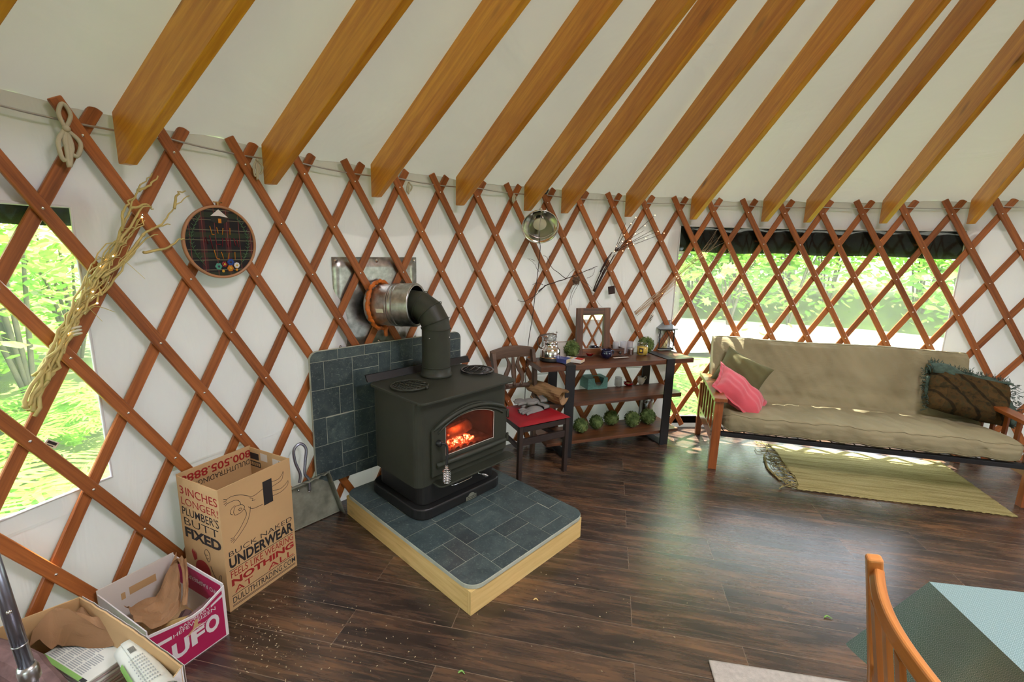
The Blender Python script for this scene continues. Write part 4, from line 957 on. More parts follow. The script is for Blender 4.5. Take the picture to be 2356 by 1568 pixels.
# books
def book(x, y, L, W_, H, rot, cover, lab, cov2=None):
    p = con(Z7(x, y, TZ)); e = thing('paperback_book', lab, 'book', CON, (p.x, p.y, TZ), group='paperbacks on the console'); M = Matrix.Translation((p.x, p.y, TZ + .0003)) @ Matrix.Rotation(rot, 4, 'Z')
    MB().box(-W_ / 2 + .001, W_ / 2 - .003, .001, L - .002, .001, H - .001, M).build('pages', A['pages'], e)
    mb = MB(); mb.box(-W_ / 2, W_ / 2, 0, L, 0, .001, M); mb.box(-W_ / 2, W_ / 2, 0, L, H - .001, H, M); mb.box(-W_ / 2 - .001, -W_ / 2, 0, L, 0, H, M); mb.build('cover', cover, e)
    if cov2: MB().box(-W_ / 2 + .03, W_ / 2, .0, L * .45, H, H + .0004, M).build('cover_print', cov2, e)
    mb = MB(); mb.box(-W_ * .3, W_ * .3, L * .6, L * .78, H, H + .0005, M); mb.build('title_panel', A['booky'] if cov2 else A['white'], e)
book(818, 527, .15, .085, .033, .62, A['bookb'], 'thick paperback with blue cover, next to the coffee pot', None)
book(945, 522, .15, .10, .022, .75, A['white'], 'thinner paperback with white, yellow and red cover', A['bookr'])
# mirror
mx_ = .338; e = thing('framed_mirror', 'small mirror in a wide dark wood frame leaning at the back of the console', 'mirror', CON, (mx_, .26, TZ)); TM = Matrix.Translation((mx_, .268, TZ + .003)) @ Matrix.Rotation(-.06, 4, 'X')
hw, H_, fw = .158, .405, .058
for a in ((-hw, -hw + fw, 0, H_), (hw - fw, hw, 0, H_)): MB().box(a[0], a[1], -.014, .010, a[2], a[3], TM).build('frame_stile', A['dwood'], e, bevel=.001)
for a in ((-hw + fw, hw - fw, 0, fw), (-hw + fw, hw - fw, H_ - fw, H_)): MB().box(a[0] + .0005, a[1] - .0005, -.014, .010, a[2], a[3], TM).build('frame_rail', A['dwood'], e, bevel=.001)
MB().box(-hw + fw, hw - fw, .001, .005, fw, H_ - fw, TM).build('mirror_glass', A['mirror'], e)
mb = MB(); mb.prism([(hw + .001, 0), (hw + .03, 0), (hw + .028, .06), (hw + .012, .10), (hw + .010, .17), (hw + .001, .17)], -.004, .006, TM @ Matrix(((1, 0, 0, 0), (0, 0, 1, 0), (0, 1, 0, 0), (0, 0, 0, 1)))); mb.build('easel_foot', A['dwood'], e)
# blue pot, red dish, cup
p = con(Z7(1030, 425, TZ)); p.y = min(p.y, .165); c = Matrix.Translation((p.x, p.y, TZ)); e = thing('ceramic_pot', 'shiny dark blue ceramic pot in front of the mirror', 'pot', CON, (p.x, p.y, TZ))
MB().lathe([(0, 0), (.032, 0), (.036, .006), (.05, .028), (.052, .045), (.044, .060), (.049, .070), (.045, .071), (.040, .062), (.047, .045), (.045, .028), (.03, .008), (0, .006)], 36, c).build('pot_body', A['blue'], e)
mb = MB(); mb.tube(smooth_path([c @ Vector((.048, 0, .055)), c @ Vector((.068, 0, .058)), c @ Vector((.066, 0, .03)), c @ Vector((.05, 0, .025))], 4), .004, 6); mb.build('handle', A['blue'], e)
p = con(Z7(1003, 462, TZ)); MB().lathe([(0, 0), (.022, 0), (.026, .004), (.037, .020), (.042, .026), (.038, .027), (.028, .012), (0, .008)], 30, Matrix.Translation((p.x, p.y, TZ))).build('candle_dish', A['redglass'], frame=CON, at=(p.x, p.y, TZ), label='small red glass dish in front of the blue pot', cat='dish')
p = con(Z7(1108, 415, TZ)); MB().lathe([(0, 0), (.03, 0), (.033, .01), (.036, .05), (.033, .05), (.030, .012), (0, .008)], 28, Matrix.Translation((p.x, p.y, TZ))).build('white_cup', A['china'], frame=CON, at=(p.x, p.y, TZ), label='white cup half hidden between the blue pot and wooden box', cat='cup')
# wooden drawer box with knob
p0 = con(Z7(1205, 470, TZ)); e = thing('wooden_box', 'small open dark wooden drawer box with a black knob on the console top', 'box', CON, (p0.x + .06, p0.y + .07, TZ)); M = Matrix.Translation((p0.x, p0.y, TZ + .0005)) @ Matrix.Rotation(-.0, 4, 'Z')
mb = MB(); w_, d_, h_ = .122, .17, .066
mb.box(0, w_, 0, .009, 0, h_, M); mb.box(0, w_, d_ - .009, d_, 0, h_, M); mb.box(0, .009, .009, d_ - .009, 0, h_, M); mb.box(w_ - .009, w_, .009, d_ - .009, 0, h_, M); mb.box(.009, w_ - .009, .009, d_ - .009, 0, .006, M); mb.build('box_body', A['dwood'], e, bevel=.001)
mb = MB(); mb.lathe([(.005, 0), (.006, .008), (.013, .014), (.014, .02), (.008, .026), (0, .027)], 18, M @ Matrix.Translation((w_ / 2 + .008, 0, h_ * .5)) @ Matrix.Rotation(PI / 2, 4, 'X')); mb.build('knob', A['iron'], e)
p = con(Z7(1290, 478, TZ)); MB().box(-.075, .075, -.012, .014, 0, .0012, Matrix.Translation((p.x, p.y, TZ)) @ Matrix.Rotation(.02, 4, 'Z')).build('paper_slip', A['paper'], frame=CON, at=(p.x, p.y, TZ), label='white paper slip lying in front of the wooden box', cat='paper')
p = con(Z7(1110, 440, TZ)); mb = MB(); mb.tube([(p.x - .03, p.y + .02, TZ + .004), (p.x + .05, p.y - .05, TZ + .004)], .003, 6); mb.build('pen', A['steel'], frame=CON, at=(p.x, p.y, TZ + .001), label='thin metal pen lying left of the wooden box', cat='pen')
# tumblers
for k, (x, w_, l) in enumerate(((1240, .026, 'left one of three frosted glass tumblers, behind the wooden box'), (1312, .029, 'middle frosted glass tumbler at the back of the console'), (1368, .024, 'right one of the three frosted tumblers, behind the tin'))):
    p = con(at_plane(1100 + x / 3.92, 700 + 385 / 3.92, CON, .285)); MB().lathe([(0, 0), (w_ * .86, 0), (w_, .006), (w_ * 1.04, .105), (w_ * .98, .105), (w_ * .92, .01), (0, .008)], 28, Matrix.Translation((p.x, .285, TZ))).build('tumbler', A['glass'] if k < 0 else A['china'] if False else A['frost'], frame=CON, at=(p.x, .285, TZ), label=l, cat='glass', group='frosted tumblers')
p = con(Z7(1372, 447, TZ)); MB().lathe([(0, 0), (.026, 0), (.027, .002), (.027, .042), (.029, .046), (.029, .054), (.026, .055), (.0, .052)], 30, Matrix.Translation((p.x, p.y, TZ))).build('small_tin', A['steel'], frame=CON, at=(p.x, p.y, TZ), label='small round metal tin between the wooden box and candle jar', cat='tin')
# candle jar
p = con(Z7(1478, 452, TZ)); c = Matrix.Translation((p.x, p.y, TZ)); e = thing('candle_jar', 'yellow candle in a clear glass jar, near the right end of the console', 'candle', CON, (p.x, p.y, TZ))
MB().lathe([(0, .004), (.044, .004), (.0445, .072), (.0, .070)], 36, c).build('wax', A['yellow'], e)
MB().lathe([(0, 0), (.045, 0), (.048, .004), (.048, .078), (.042, .090), (.041, .094), (.045, .096), (.045, .106), (.041, .107), (.039, .094), (.046, .078)], 36, c).build('glass_jar', A['glass'], e)
mb = MB(); a0 = -2.75; mb.grid(lambda u, v: c @ Vector((.0485 * math.cos(a0 + .75 * u), .0485 * math.sin(a0 + .75 * u), .022 + .044 * v)), 8, 1); mb.build('label', A['dtwig'], e)
mb = MB(); mb.grid(lambda u, v: c @ Vector((.049 * math.cos(a0 + .15 + .4 * u), .049 * math.sin(a0 + .15 + .4 * u), .034 + .02 * v)), 6, 1); mb.build('label_print', A['booky'], e)
# lantern
p = con(Z7(1668, 398, TZ)); e = thing('lantern', 'pale zinc lantern with dark cross-wire panes at the right end of the console', 'lantern', CON, (p.x, p.y, TZ)); c = Matrix.Translation((p.x, p.y, TZ)) @ Matrix.Rotation(-.28, 4, 'Z')
mb = MB(); mb.box(-.078, .078, -.078, .078, 0, .010, c); mb.build('base', A['lantern'], e, bevel=.002)
mb = MB(); hb = .196
for sx in (-1, 1):
    for sy in (-1, 1): mb.box(sx * .066 - .004, sx * .066 + .004, sy * .066 - .004, sy * .066 + .004, .010, hb, c)
for z in (.014, hb - .008):
    for s_ in (-1, 1): mb.box(-.062, .062, s_ * .066 - .003, s_ * .066 + .003, z - .004, z + .004, c); mb.box(s_ * .066 - .003, s_ * .066 + .003, -.062, .062, z - .004, z + .004, c)
mb.build('corner_frame', A['lanternd'], e)
mb = MB()
for s_ in (-1, 1):
    for k in range(-2, 3):
        for d in (-1, 1):
            xa, xb = k * .03 - d * .04, k * .03 + d * .04; za, zb = .03, .18
            cl = lambda x: max(-.062, min(.062, x)); ta = (cl(xa) - xa) / (xb - xa) if xb != xa else 0; tb = (cl(xb) - xa) / (xb - xa)
            P1 = (cl(xa), za + (zb - za) * ta); P2 = (cl(xb), za + (zb - za) * tb)
            mb.tube([c @ Vector((P1[0], s_ * .0655, P1[1])), c @ Vector((P2[0], s_ * .0655, P2[1]))], .0013, 4); mb.tube([c @ Vector((s_ * .0655, P1[0], P1[1])), c @ Vector((s_ * .0655, P2[0], P2[1]))], .0013, 4)
mb.build('wire_lattice', A['lanternd'], e)
mb = MB(); mb.add([c @ Vector(v) for v in [(-.088, -.088, hb), (.088, -.088, hb), (.088, .088, hb), (-.088, .088, hb), (-.088, -.088, hb + .008), (.088, -.088, hb + .008), (.088, .088, hb + .008), (-.088, .088, hb + .008), (-.032, -.032, .252), (.032, -.032, .252), (.032, .032, .252), (-.032, .032, .252)]], [(3, 2, 1, 0), (0, 1, 5, 4), (1, 2, 6, 5), (2, 3, 7, 6), (3, 0, 4, 7), (4, 5, 9, 8), (5, 6, 10, 9), (6, 7, 11, 10), (7, 4, 8, 11)], None)
mb.box(-.030, .030, -.030, .030, .252, .266, c); mb.box(-.038, .038, -.038, .038, .266, .272, c); mb.build('roof', A['lantern'], e, bevel=.001)
mb = MB(); mb.tube([c @ v for v in smooth_path([(0, 0, .272), (-.003, 0, .295), (.004, 0, .315), (.0, 0, .325), (.008, .0, .30), (.004, 0, .274)], 4)], .0035, 6); mb.build('hanging_ring', A['rope'], e)
MB().lathe([(0, .011), (.034, .011), (.034, .115), (.0, .113)], 24, c).build('pillar_candle', A['wax'], frame=CON, at=(p.x, p.y, TZ + .011), label='cream pillar candle standing inside the zinc lantern', cat='candle')
# ---- middle shelf
SZ = .4605
p = con(Z7(988, 770, SZ)); e = thing('tissue_box', 'turquoise speckled open card box with a round notch on the middle shelf', 'box', CON, (p.x + .1, max(.02, p.y) + .07, SZ)); M = Matrix.Translation((p.x, max(.016, p.y), SZ))
W_, D_, H_ = .196, .165, .098
mb = MB(); pts = [(0, 0), (W_, 0), (W_, H_), (W_ * .79, H_)] + [(W_ * .555 + W_ * .235 * math.cos(a), H_ + .0 - .068 * math.sin(a)) for a in lin(12, .05, PI - .05)] + [(W_ * .32, H_), (0, H_)]
FY = Matrix(((1, 0, 0, 0), (0, 0, 1, 0), (0, 1, 0, 0), (0, 0, 0, 1)))
mb.prism([(a, b) for a, b in pts], 0, .003, M @ FY); mb.box(0, .003, .0032, D_, 0, H_, M); mb.box(W_ - .003, W_, .0032, D_, 0, H_, M); mb.box(.0032, W_ - .0032, D_ - .003, D_, 0, H_, M); mb.box(.0032, W_ - .0032, .0032, D_ - .0032, 0, .003, M)
top = [(0, .0035)] + [(W_ * .32, .0035)] + [(W_ * .555 - W_ * .235 * math.cos(a), .0035 + .075 * math.sin(a)) for a in lin(12, .05, PI - .05)] + [(W_, .0035), (W_, D_), (0, D_)]
mb.prism(top, H_ - .0025, H_ + .0005, M); mb.build('card_body', A['teal'], e)
MB().box(.02, W_ - .02, .03, D_ - .02, .0035, .03, M).build('paper_towels', A['paper'], e)
def s2(x, y): return con(Z7(x, y, SZ))
p = s2(1262, 732); c = Matrix.Translation((p.x, p.y, SZ)); e = thing('glass_jar', 'small ribbed glass candle jar on the middle shelf beside the turquoise box', 'jar', CON, (p.x, p.y, SZ))
MB().lathe([(0, 0), (.03, 0), (.034, .006), (.034, .06), (.028, .068), (.032, .074), (.032, .08), (.029, .08), (.026, .069), (.031, .06), (.031, .008), (0, .006)], 30, c).build('glass_body', A['frost'], e)
MB().lathe([(0, .008), (.0295, .008), (.0295, .038), (0, .037)], 24, c).build('wax', A['wax'], e)
p = s2(1352, 728); c = Matrix.Translation((p.x, p.y, SZ)); e = thing('tealight_holder', 'low dark red tealight dish on the middle shelf', 'candle holder', CON, (p.x, p.y, SZ)); n = 48
mb = MB(); vs = []
prof = [(.02, 0), (.034, .008), (.044, .026), (.040, .027), (.028, .011), (.0, .008)]
for r, z in prof:
    for k in range(n): a = 2 * PI * k / n; rr = r * (1 + (.10 * math.cos(6 * a) if r > .03 else 0)); vs.append(c @ Vector((rr * math.cos(a), rr * math.sin(a), z)))
mb.add(vs, [(i * n + k, i * n + (k + 1) % n, (i + 1) * n + (k + 1) % n, (i + 1) * n + k) for i in range(5) for k in range(n)], None, True); mb.build('dish', A['redglass'], e)
MB().lathe([(0, .009), (.018, .009), (.018, .022), (0, .021)], 18, c).build('tealight', A['wax'], e)
p = s2(1468, 718); c = Matrix.Translation((p.x, p.y, SZ)); e = thing('creamer_jug', 'small white china jug with curled handle at the right of the middle shelf', 'jug', CON, (p.x, p.y, SZ))
MB().lathe([(0, 0), (.018, 0), (.020, .004), (.032, .028), (.033, .045), (.027, .062), (.031, .072), (.028, .072), (.024, .062), (.029, .045), (.015, .008), (0, .007)], 28, c).build('jug_body', A['china'], e)
mb = MB(); mb.tube(smooth_path([c @ Vector((.028, 0, .064)), c @ Vector((.046, 0, .072)), c @ Vector((.05, 0, .05)), c @ Vector((.03, 0, .026))], 4), .0032, 6); mb.tube(smooth_path([c @ Vector((-.029, 0, .07)), c @ Vector((-.038, 0, .078)), c @ Vector((-.037, 0, .06)), c @ Vector((-.03, 0, .05))], 4), .003, 6); mb.build('handle', A['china'], e)
# rolled kraft bag
a_ = con(Z7(710, 872, SZ)); rr = .066; rg = random.Random(4); e = thing('paper_bag', 'crumpled brown kraft paper bag rolled up on the left end of the middle shelf', 'paper bag', CON, (-.13, .12, SZ))
mb = MB(); P0 = Vector((-.058, -.035, SZ + rr + .002)); P1 = Vector((-.225, .26, SZ + rr + .03)); ax = (P1 - P0).normalized(); sx = ax.cross(Vector((0, 0, 1))).normalized(); sz = sx.cross(ax)
tw = [rg.uniform(-1, 1) for _ in range(60)]
def bagf(u, v):
    a = 2 * PI * v; r = rr * (1 + .09 * math.sin(3 * a + 5 * u) + .05 * math.sin(7 * a + 11 * u) + .04 * tw[int(u * 11) % 60] + .03 * tw[(int(v * 20) * 3) % 60]) * (1.0 - .18 * u)
    z = sz * r * math.sin(a) * .95; return P0 + ax * ((P1 - P0).length * u) + sx * r * math.cos(a) * 1.08 + z
mb.grid(bagf, 12, 26, smooth=False)
for k, sc in enumerate((.98, .74, .5)):
    mb.grid(lambda u, v, sc=sc, k=k: P0 + ax * (-.004 + .02 * k + .05 * u) + (sx * math.cos(2 * PI * v) * 1.05 + sz * math.sin(2 * PI * v) * .9) * rr * sc * (1 + .09 * math.sin(3 * 2 * PI * v + k * 2) - .1 * u * k), 3, 22, smooth=False)
mb.grid(lambda u, v: P0 + ax * (.0 + .03 * (1 - u) ** 2) + (sx * math.cos(2 * PI * v) * 1.05 + sz * math.sin(2 * PI * v) * .9) * rr * (.5 + .5 * u) * (1 + .09 * math.sin(3 * 2 * PI * v)), 4, 22, smooth=False)
mb.build('bag_body', A['kraft2'], e)
mb = MB()
for s_ in (-.02, .035): mb.tube(smooth_path([P1 + Vector((s_ - .03, -.15, -.07)), P1 + Vector((s_ - .06, -.22, -.02)), P1 + Vector((s_ - .03, -.26, -.075)), P1 + Vector((s_ + .0, -.22, -.085))], 5), .0032, 6)
mb.build('twine_handle', A['kraft'], e)
p = con(Z7(1390, 985, .133)); c = Matrix.Translation((p.x + .03, .27, .133)); MB().lathe([(0, 0), (.05, 0), (.055, .01), (.06, .16), (.062, .2), (.059, .2), (.056, .16), (.05, .014), (0, .01)], 32, c).build('glass_vase', A['glass'], frame=CON, at=(p.x + .03, .27, .133), label='clear glass vase at the back of the bottom shelf behind the topiary balls', cat='vase')

# ---------------------------------------------------------------- side chair
CH = Frame(-1.950, 2.745, math.radians(31))
e = thing('side_chair', 'dark brown wooden chair with a red vinyl seat between stove and console', 'chair', CH, (.21, .21, 0))
for x in (.0, .405): mb = MB(); mb.box(x, x + .032, 0, .032, 0, .437); mb.build('leg', A['chairw'], e, bevel=.003)
def post(x0, x1):
    mb = MB(); P = [(x0, .40, 0), (x0 + (x1 - x0) * .3, .395, .43), (x1, .43, .70), (x1 + (x1 - x0) * .05, .475, .865)]
    for i in range(3):
        a, b = Vector(P[i]), Vector(P[i + 1]); h = .016; vs = [p + Vector((dx * h, dy * h * 1.2, 0)) for p in (a, b) for dx, dy in ((-1, -1), (1, -1), (1, 1), (-1, 1))]
        mb.add(vs, [(0, 1, 5, 4), (1, 2, 6, 5), (2, 3, 7, 6), (3, 0, 4, 7), (3, 2, 1, 0), (4, 5, 6, 7)], None)
    return mb
for x0, x1 in ((.05, .035), (.38, .395)): post(x0, x1).build('leg', A['greyw'], e, bevel=.003)
mb = MB(); mb.box(.034, .403, .004, .026, .385, .425); mb.box(.034, .403, .004, .024, .285, .335); mb.build('front_rail', A['chairw'], e, bevel=.002)
for x, x2 in ((.008, .05), (.407, .365)):
    mb = MB()
    for z0, z1 in ((.385, .425), (.25, .28)): mb.add([(x, .034, z0), (x + .02, .034, z0), (x2 + .02, .385, z0), (x2, .385, z0), (x, .034, z1), (x + .02, .034, z1), (x2 + .02, .385, z1), (x2, .385, z1)], [(3, 2, 1, 0), (4, 5, 6, 7), (0, 1, 5, 4), (1, 2, 6, 5), (2, 3, 7, 6), (3, 0, 4, 7)], None)
    mb.build('side_rail', A['chairw'], e)
mb = MB()
def cush(u, v):
    x = u; y = v; wd = .445 - .05 * y; return (.0 - .004 + .219 + (x - .5) * wd, -.01 + .40 * y, .4375 + .022 * (min(1, 9 * min(x, 1 - x))) ** .5 * (min(1, 9 * min(y, 1 - y))) ** .5)
mb.grid(cush, 20, 20); mb.add([(-.004, -.01, .4372), (.442, -.01, .4372), (.417, .39, .4372), (.021, .39, .4372)], [(3, 2, 1, 0)], None); mb.build('seat_pad', A['redseat'], e)
mb = MB(); n = 16
def crest(u, v):
    x = .02 + .39 * u; return (x, .472 - .035 * math.sin(PI * u) * -1 * .4 + .004, .80 + .075 * v * (1 + .35 * math.sin(PI * u)) + (0 if v else .008 * math.sin(PI * u)))
mb.grid(crest, n, 3); mb.build('crest_rail', A['greyw'], e, solid=.022, bevel=.002)
mb = MB(); mb.grid(lambda u, v: (.04 + .35 * u, .435 + .012 * math.sin(PI * u), .555 + .035 * v + .012 * math.sin(PI * u)), n, 2); mb.build('lower_back_rail', A['greyw'], e, solid=.016)
for x, am in ((.215, 0), (.155, -.022), (.275, .022)):
    mb = MB(); mb.grid(lambda u, v, x=x, am=am: (x + am * math.sin(2 * PI * u) * 1.0 + (v - .5) * (.020 + .022 * math.sin(PI * u) ** 2), .445 + .035 * u, .585 + .23 * u), 12, 2); mb.build('back_splat', A['greyw'], e, solid=.010)
# gloves on the chair
def glove(cx, cy, z, rot, lab, fl):
    e = thing('work_glove', lab, 'glove', CH, (cx, cy, z), group='pair of work gloves'); M = Matrix.Translation((cx, cy, z)) @ Matrix.Rotation(rot, 4, 'Z')
    mb = MB()
    def pad(x0, x1, y0, y1, z0, h, bend=0):
        mb.grid(lambda u, v: M @ Vector((x0 + (x1 - x0) * u + bend * v * v, y0 + (y1 - y0) * v, z0 + h * (math.sin(PI * min(1, max(0, u)))) ** .6 * (.55 + .45 * math.sin(PI * v)))), 6, 8)
        mb.grid(lambda u, v: M @ Vector((x0 + (x1 - x0) * (1 - u) + bend * v * v, y0 + (y1 - y0) * v, z0)), 2, 2)
    pad(-.05, .05, 0, .12, 0, .03)
    for k in range(4): pad(-.05 + .025 * k, -.027 + .025 * k, .112, .112 + (.075, .09, .085, .06)[k], .002, .02, .01 * (k - 1.5))
    mb.tube([M @ Vector(v) for v in smooth_path([(.045 * fl, .03, .012), (.075 * fl, .07, .014), (.07 * fl, .12, .012)], 4)], [.014] * 6 + [.013] * 2 + [.009], 8)
    mb.build('glove_hand', A['glove'], e)
    mb = MB(); mb.grid(lambda u, v: M @ Vector((.056 * math.cos(2 * PI * u), -.055 * v + .005, .017 + .016 * math.sin(2 * PI * u) + .004 * math.sin(6 * PI * u))), 20, 3); mb.build('cuff', A['glove'], e, solid=.002)
    mb = MB(); mb.tube([M @ Vector((.057 * math.cos(a), -.051, .017 + .017 * math.sin(a) + .004 * math.sin(3 * a))) for a in lin(21, 0, 2 * PI)[:-1]], .0025, 5, closed=True); mb.build('cuff_binding', A['cuff'], e)
glove(.30, .20, .4625, 1.75, 'grey suede glove with green cuff binding, under the other on the red seat', 1)
glove(.335, .27, .493, 1.35, 'grey suede glove with green cuff binding, on top on the red seat', -1)

# ---------------------------------------------------------------- futon
FUT = Frame(-.459, 3.078, math.atan2(-.233, .972))
e = thing('futon', 'cherry-brown slatted futon frame with black steel seat rail under the wide window', 'futon', FUT, (1.04, .4, 0))
LX = 2.085
for s_, x in ((1, 0), (-1, LX)):
    X = lambda a, b, s_=s_, x=x: (min(x + s_ * a, x + s_ * b), max(x + s_ * a, x + s_ * b))
    MB().box(*X(.004, .066), .0, .052, 0, .555).build('leg', A['cherry'], e, bevel=.003); MB().box(*X(.004, .050), .715, .765, 0, .50).build('leg', A['cherry'], e, bevel=.003)
    mb = MB(); xa, xb = X(-.008, .086); pr = [(-.02, .583), (.10, .584), (.25, .592), (.45, .600), (.62, .598), (.74, .586), (.76, .566), (.72, .560), (.45, .572), (.25, .565), (.10, .558), (-.02, .556)]
    mb.add([(xa, y, z) for y, z in pr] + [(xb, y, z) for y, z in pr], [tuple(range(11, -1, -1)), tuple(range(12, 24))] + [(i, (i + 1) % 12, 12 + (i + 1) % 12, 12 + i) for i in range(12)], [[(y, z) for y, z in reversed(pr)], [(y, z) for y, z in pr]] + [[(pr[i][0], 0), (pr[(i + 1) % 12][0], 0), (pr[(i + 1) % 12][0], .094), (pr[i][0], .094)] for i in range(12)])
    mb.build('armrest', A['cherry'], e, bevel=.002)
    MB().box(*X(.014, .036), .0525, .7145, .20, .285).build('lower_rail', A['cherry'], e, bevel=.002)
    for k in range(6): y = .09 + .115 * k; MB().box(*X(.018, .032), y, y + .035, .2855, .556).build('slat', A['cherry'], e)
    for y, z in ((.10, .245), (.62, .245), (.03, .30)): mb = MB(); mb.lathe([(.007, 0), (.007, .002), (0, .003)], 10, Matrix.Translation((x + s_ * (.0135 if y > .05 else .0035), y, z)) @ Matrix.Rotation(-s_ * PI / 2, 4, 'Y')); mb.build('bolt', A['bolt'], e)
mb = MB(); mb.box(.07, LX - .07, .006, .046, .275, .308); mb.build('seat_rail', A['blackm'], e, bevel=.002)
mb = MB(); mb.box(.07, LX - .07, .60, .63, .262, .292); mb.build('seat_rail', A['blackm'], e, bevel=.002)
mb = MB()
for k in range(26): x = .10 + k * (LX - .2) / 25; mb.tube([(x, .046, .300), (x, .60, .285)], .004, 5)
mb.build('deck_wires', A['blackm'], e)
mb = MB(); mb.tube([(.09, .70, .30), (.09, .90, .84), (LX - .09, .90, .84), (LX - .09, .70, .30)], .014, 8); mb.build('back_frame', A['blackm'], e)
# mattress: folded profile swept along x
prof = [(.03, .318), (.012, .335), (.006, .38), (.012, .425), (.035, .448), (.10, .452), (.25, .446), (.40, .436), (.50, .432), (.545, .440), (.575, .48), (.61, .56), (.655, .68), (.705, .80), (.745, .885), (.775, .918), (.815, .925), (.85, .905), (.862, .86), (.82, .74), (.77, .60), (.72, .46), (.68, .37), (.62, .325), (.50, .312), (.30, .310), (.15, .312)]
M_ = len(prof); ML = LX - .16
def mat_(u, v):
    f = v * M_; i = int(f) % M_; t = f - int(f); a = prof[i]; b = prof[(i + 1) % M_]; y = a[0] + (b[0] - a[0]) * t; z = a[1] + (b[1] - a[1]) * t
    x = .078 + ML * u; edge = min(u, 1 - u) * ML
    k = min(1, (edge / .05)) ** .5 if edge < .05 else 1
    cy, cz = (.30, .385) if y < .56 and z < .46 else (y + (.76 - .07) - y if False else .5 + (z - .3) * .45 + .07, z)
    seat = max(0, min(1, (.58 - y) / .1))
    if edge < .05:
        cyy = .30 if z < .5 and y < .55 else .64 + (z - .45) * .36; czz = .38 if seat > .5 else z
        y = y + (cyy - y) * (1 - k) * .22; z = z + (czz - z) * (1 - k) * .75
    w_ = .006 * math.sin(x * 17 + z * 12 + 2 * math.sin(y * 9)) + .004 * math.sin(x * 41 + y * 23) + .003 * math.sin(x * 73 + z * 50)
    if z > .44 and y > .5: y -= w_ * 1.2 + .012 * math.exp(-((x - 1.05) / .16) ** 2 - ((z - .68) / .05) ** 2) * math.sin((z - .68) * 60) - .010 * math.sin(z * 55 + x * 1.5 + math.sin(x * 6)) * max(0, (.68 - z) / .2)
    elif y < .52 and z > .40: z += w_ * .8 + .004 * math.sin(x * 9 + y * 14)
    elif z < .42 and y < .1: y += .5 * w_ + .006 * math.sin(x * 26); z += .004 * math.sin(x * 33)
    if z > .9: z += .006 * math.sin(x * 5 + 1)
    return (x, y, z)
mb = MB(); mb.grid(mat_, 150, M_ * 4)
n = M_ * 4
for u in (0, 1): ring = [mat_(u, j / n) for j in range(n)]; mb.add(ring, [tuple(range(n)) if u else tuple(range(n - 1, -1, -1))], None)
mt = mb.build('futon_mattress', A['futon'], frame=FUT, at=(1.04, .4, .312), label='khaki fabric futon mattress folded over the frame as seat and back', cat='mattress')
def piping(v, name='piping', a=0.005, b=.995):
    mb = MB(); P = []
    for k in range(121):
        u = a + (b - a) * k / 120; p = Vector(mat_(u, v)); q = Vector(mat_(u, v + .01)) - Vector(mat_(u, v - .01)); nrm = Vector((0, q.z, -q.y)).normalized(); P.append(p - nrm * .0025 * (-1 if (nrm.y * (p.y - .45) + nrm.z * (p.z - .4)) > 0 else 1))
    mb.tube(P, .0028, 5); return mb
OFF[mt.name] = Vector((1.04, .4, .312))
for v in (.9 / M_, 3.7 / M_, 15.2 / M_, 17.1 / M_): piping(v).build('piping', A['futon'], mt)
# cushions
def pillow(name, lab, c, sz, rot, mat, flange=0, cat='cushion', group=None, seed=1):
    W_, H_, T_ = sz; M = Matrix.Translation(Vector(c)) @ rot; rg = random.Random(seed); ph = rg.uniform(0, 6)
    e = thing(name, lab, cat, FUT, c, group=group)
    def f(sg):
        def g(u, v):
            a, b = 2 * u - 1, 2 * v - 1; t = (max(0, 1 - a ** 4) * max(0, 1 - b ** 4)) ** .62; pin = 1 - .10 * (1 - abs(a) ** 2) * abs(b) ** 3 ; pin2 = 1 - .10 * (1 - abs(b) ** 2) * abs(a) ** 3
            return M @ Vector((a * W_ / 2 * pin2, b * H_ / 2 * pin, sg * (T_ / 2 * t + .006 * math.sin(9 * a + ph) * t + .004 * math.sin(13 * b + 7 * a) * t)))
        return g
    mb = MB(); mb.grid(f(1), 28, 28); b0 = len(mb.v); mb.grid(lambda u, v: f(-1)(1 - u, v), 28, 28); o = mb.build('cover', mat, e)
    if flange:
        mb = MB(); P = []
        for k in range(120):
            t = k / 30; s_ = int(t); q = t - s_; a, b = ((-1 + 2 * q, -1), (1, -1 + 2 * q), (1 - 2 * q, 1), (-1, 1 - 2 * q))[s_]; pin = 1 - .10 * (1 - abs(a) ** 2) * abs(b) ** 3; pin2 = 1 - .10 * (1 - abs(b) ** 2) * abs(a) ** 3
            P.append((Vector((a * W_ / 2 * pin2, b * H_ / 2 * pin, 0)), Vector((a * W_ / 2 * pin2 * 1.0 + (a if abs(a) == 1 else 0) * flange, b * H_ / 2 * pin + (b if abs(b) == 1 else 0) * flange, .004 * math.sin(k * .9)))))
        vs = [M @ p for q in P for p in q]; mb.add(vs, [(2 * i, 2 * i + 1, (2 * i + 3) % 240, (2 * i + 2) % 240) for i in range(120)], None, True); mb.build('flange', mat, e, solid=.003, soff=0)
    return e, M
E_ = lambda x, y, z: Matrix.Rotation(z, 4, 'Z') @ Matrix.Rotation(y, 4, 'Y') @ Matrix.Rotation(x, 4, 'X')
pillow('cushion', 'olive green cushion leaning in the left corner of the futon behind the pink one', (.285, .545, .640), (.40, .36, .13), E_(math.radians(66), math.radians(24), math.radians(-14)), A['olive'], 0, group='loose cushions', seed=3)
pillow('cushion', 'pink cushion with a flanged edge lying over the left futon arm', (.245, .30, .545), (.44, .36, .15), E_(math.radians(22), math.radians(38), math.radians(-4)), A['pink'], .028, group='loose cushions', seed=5)
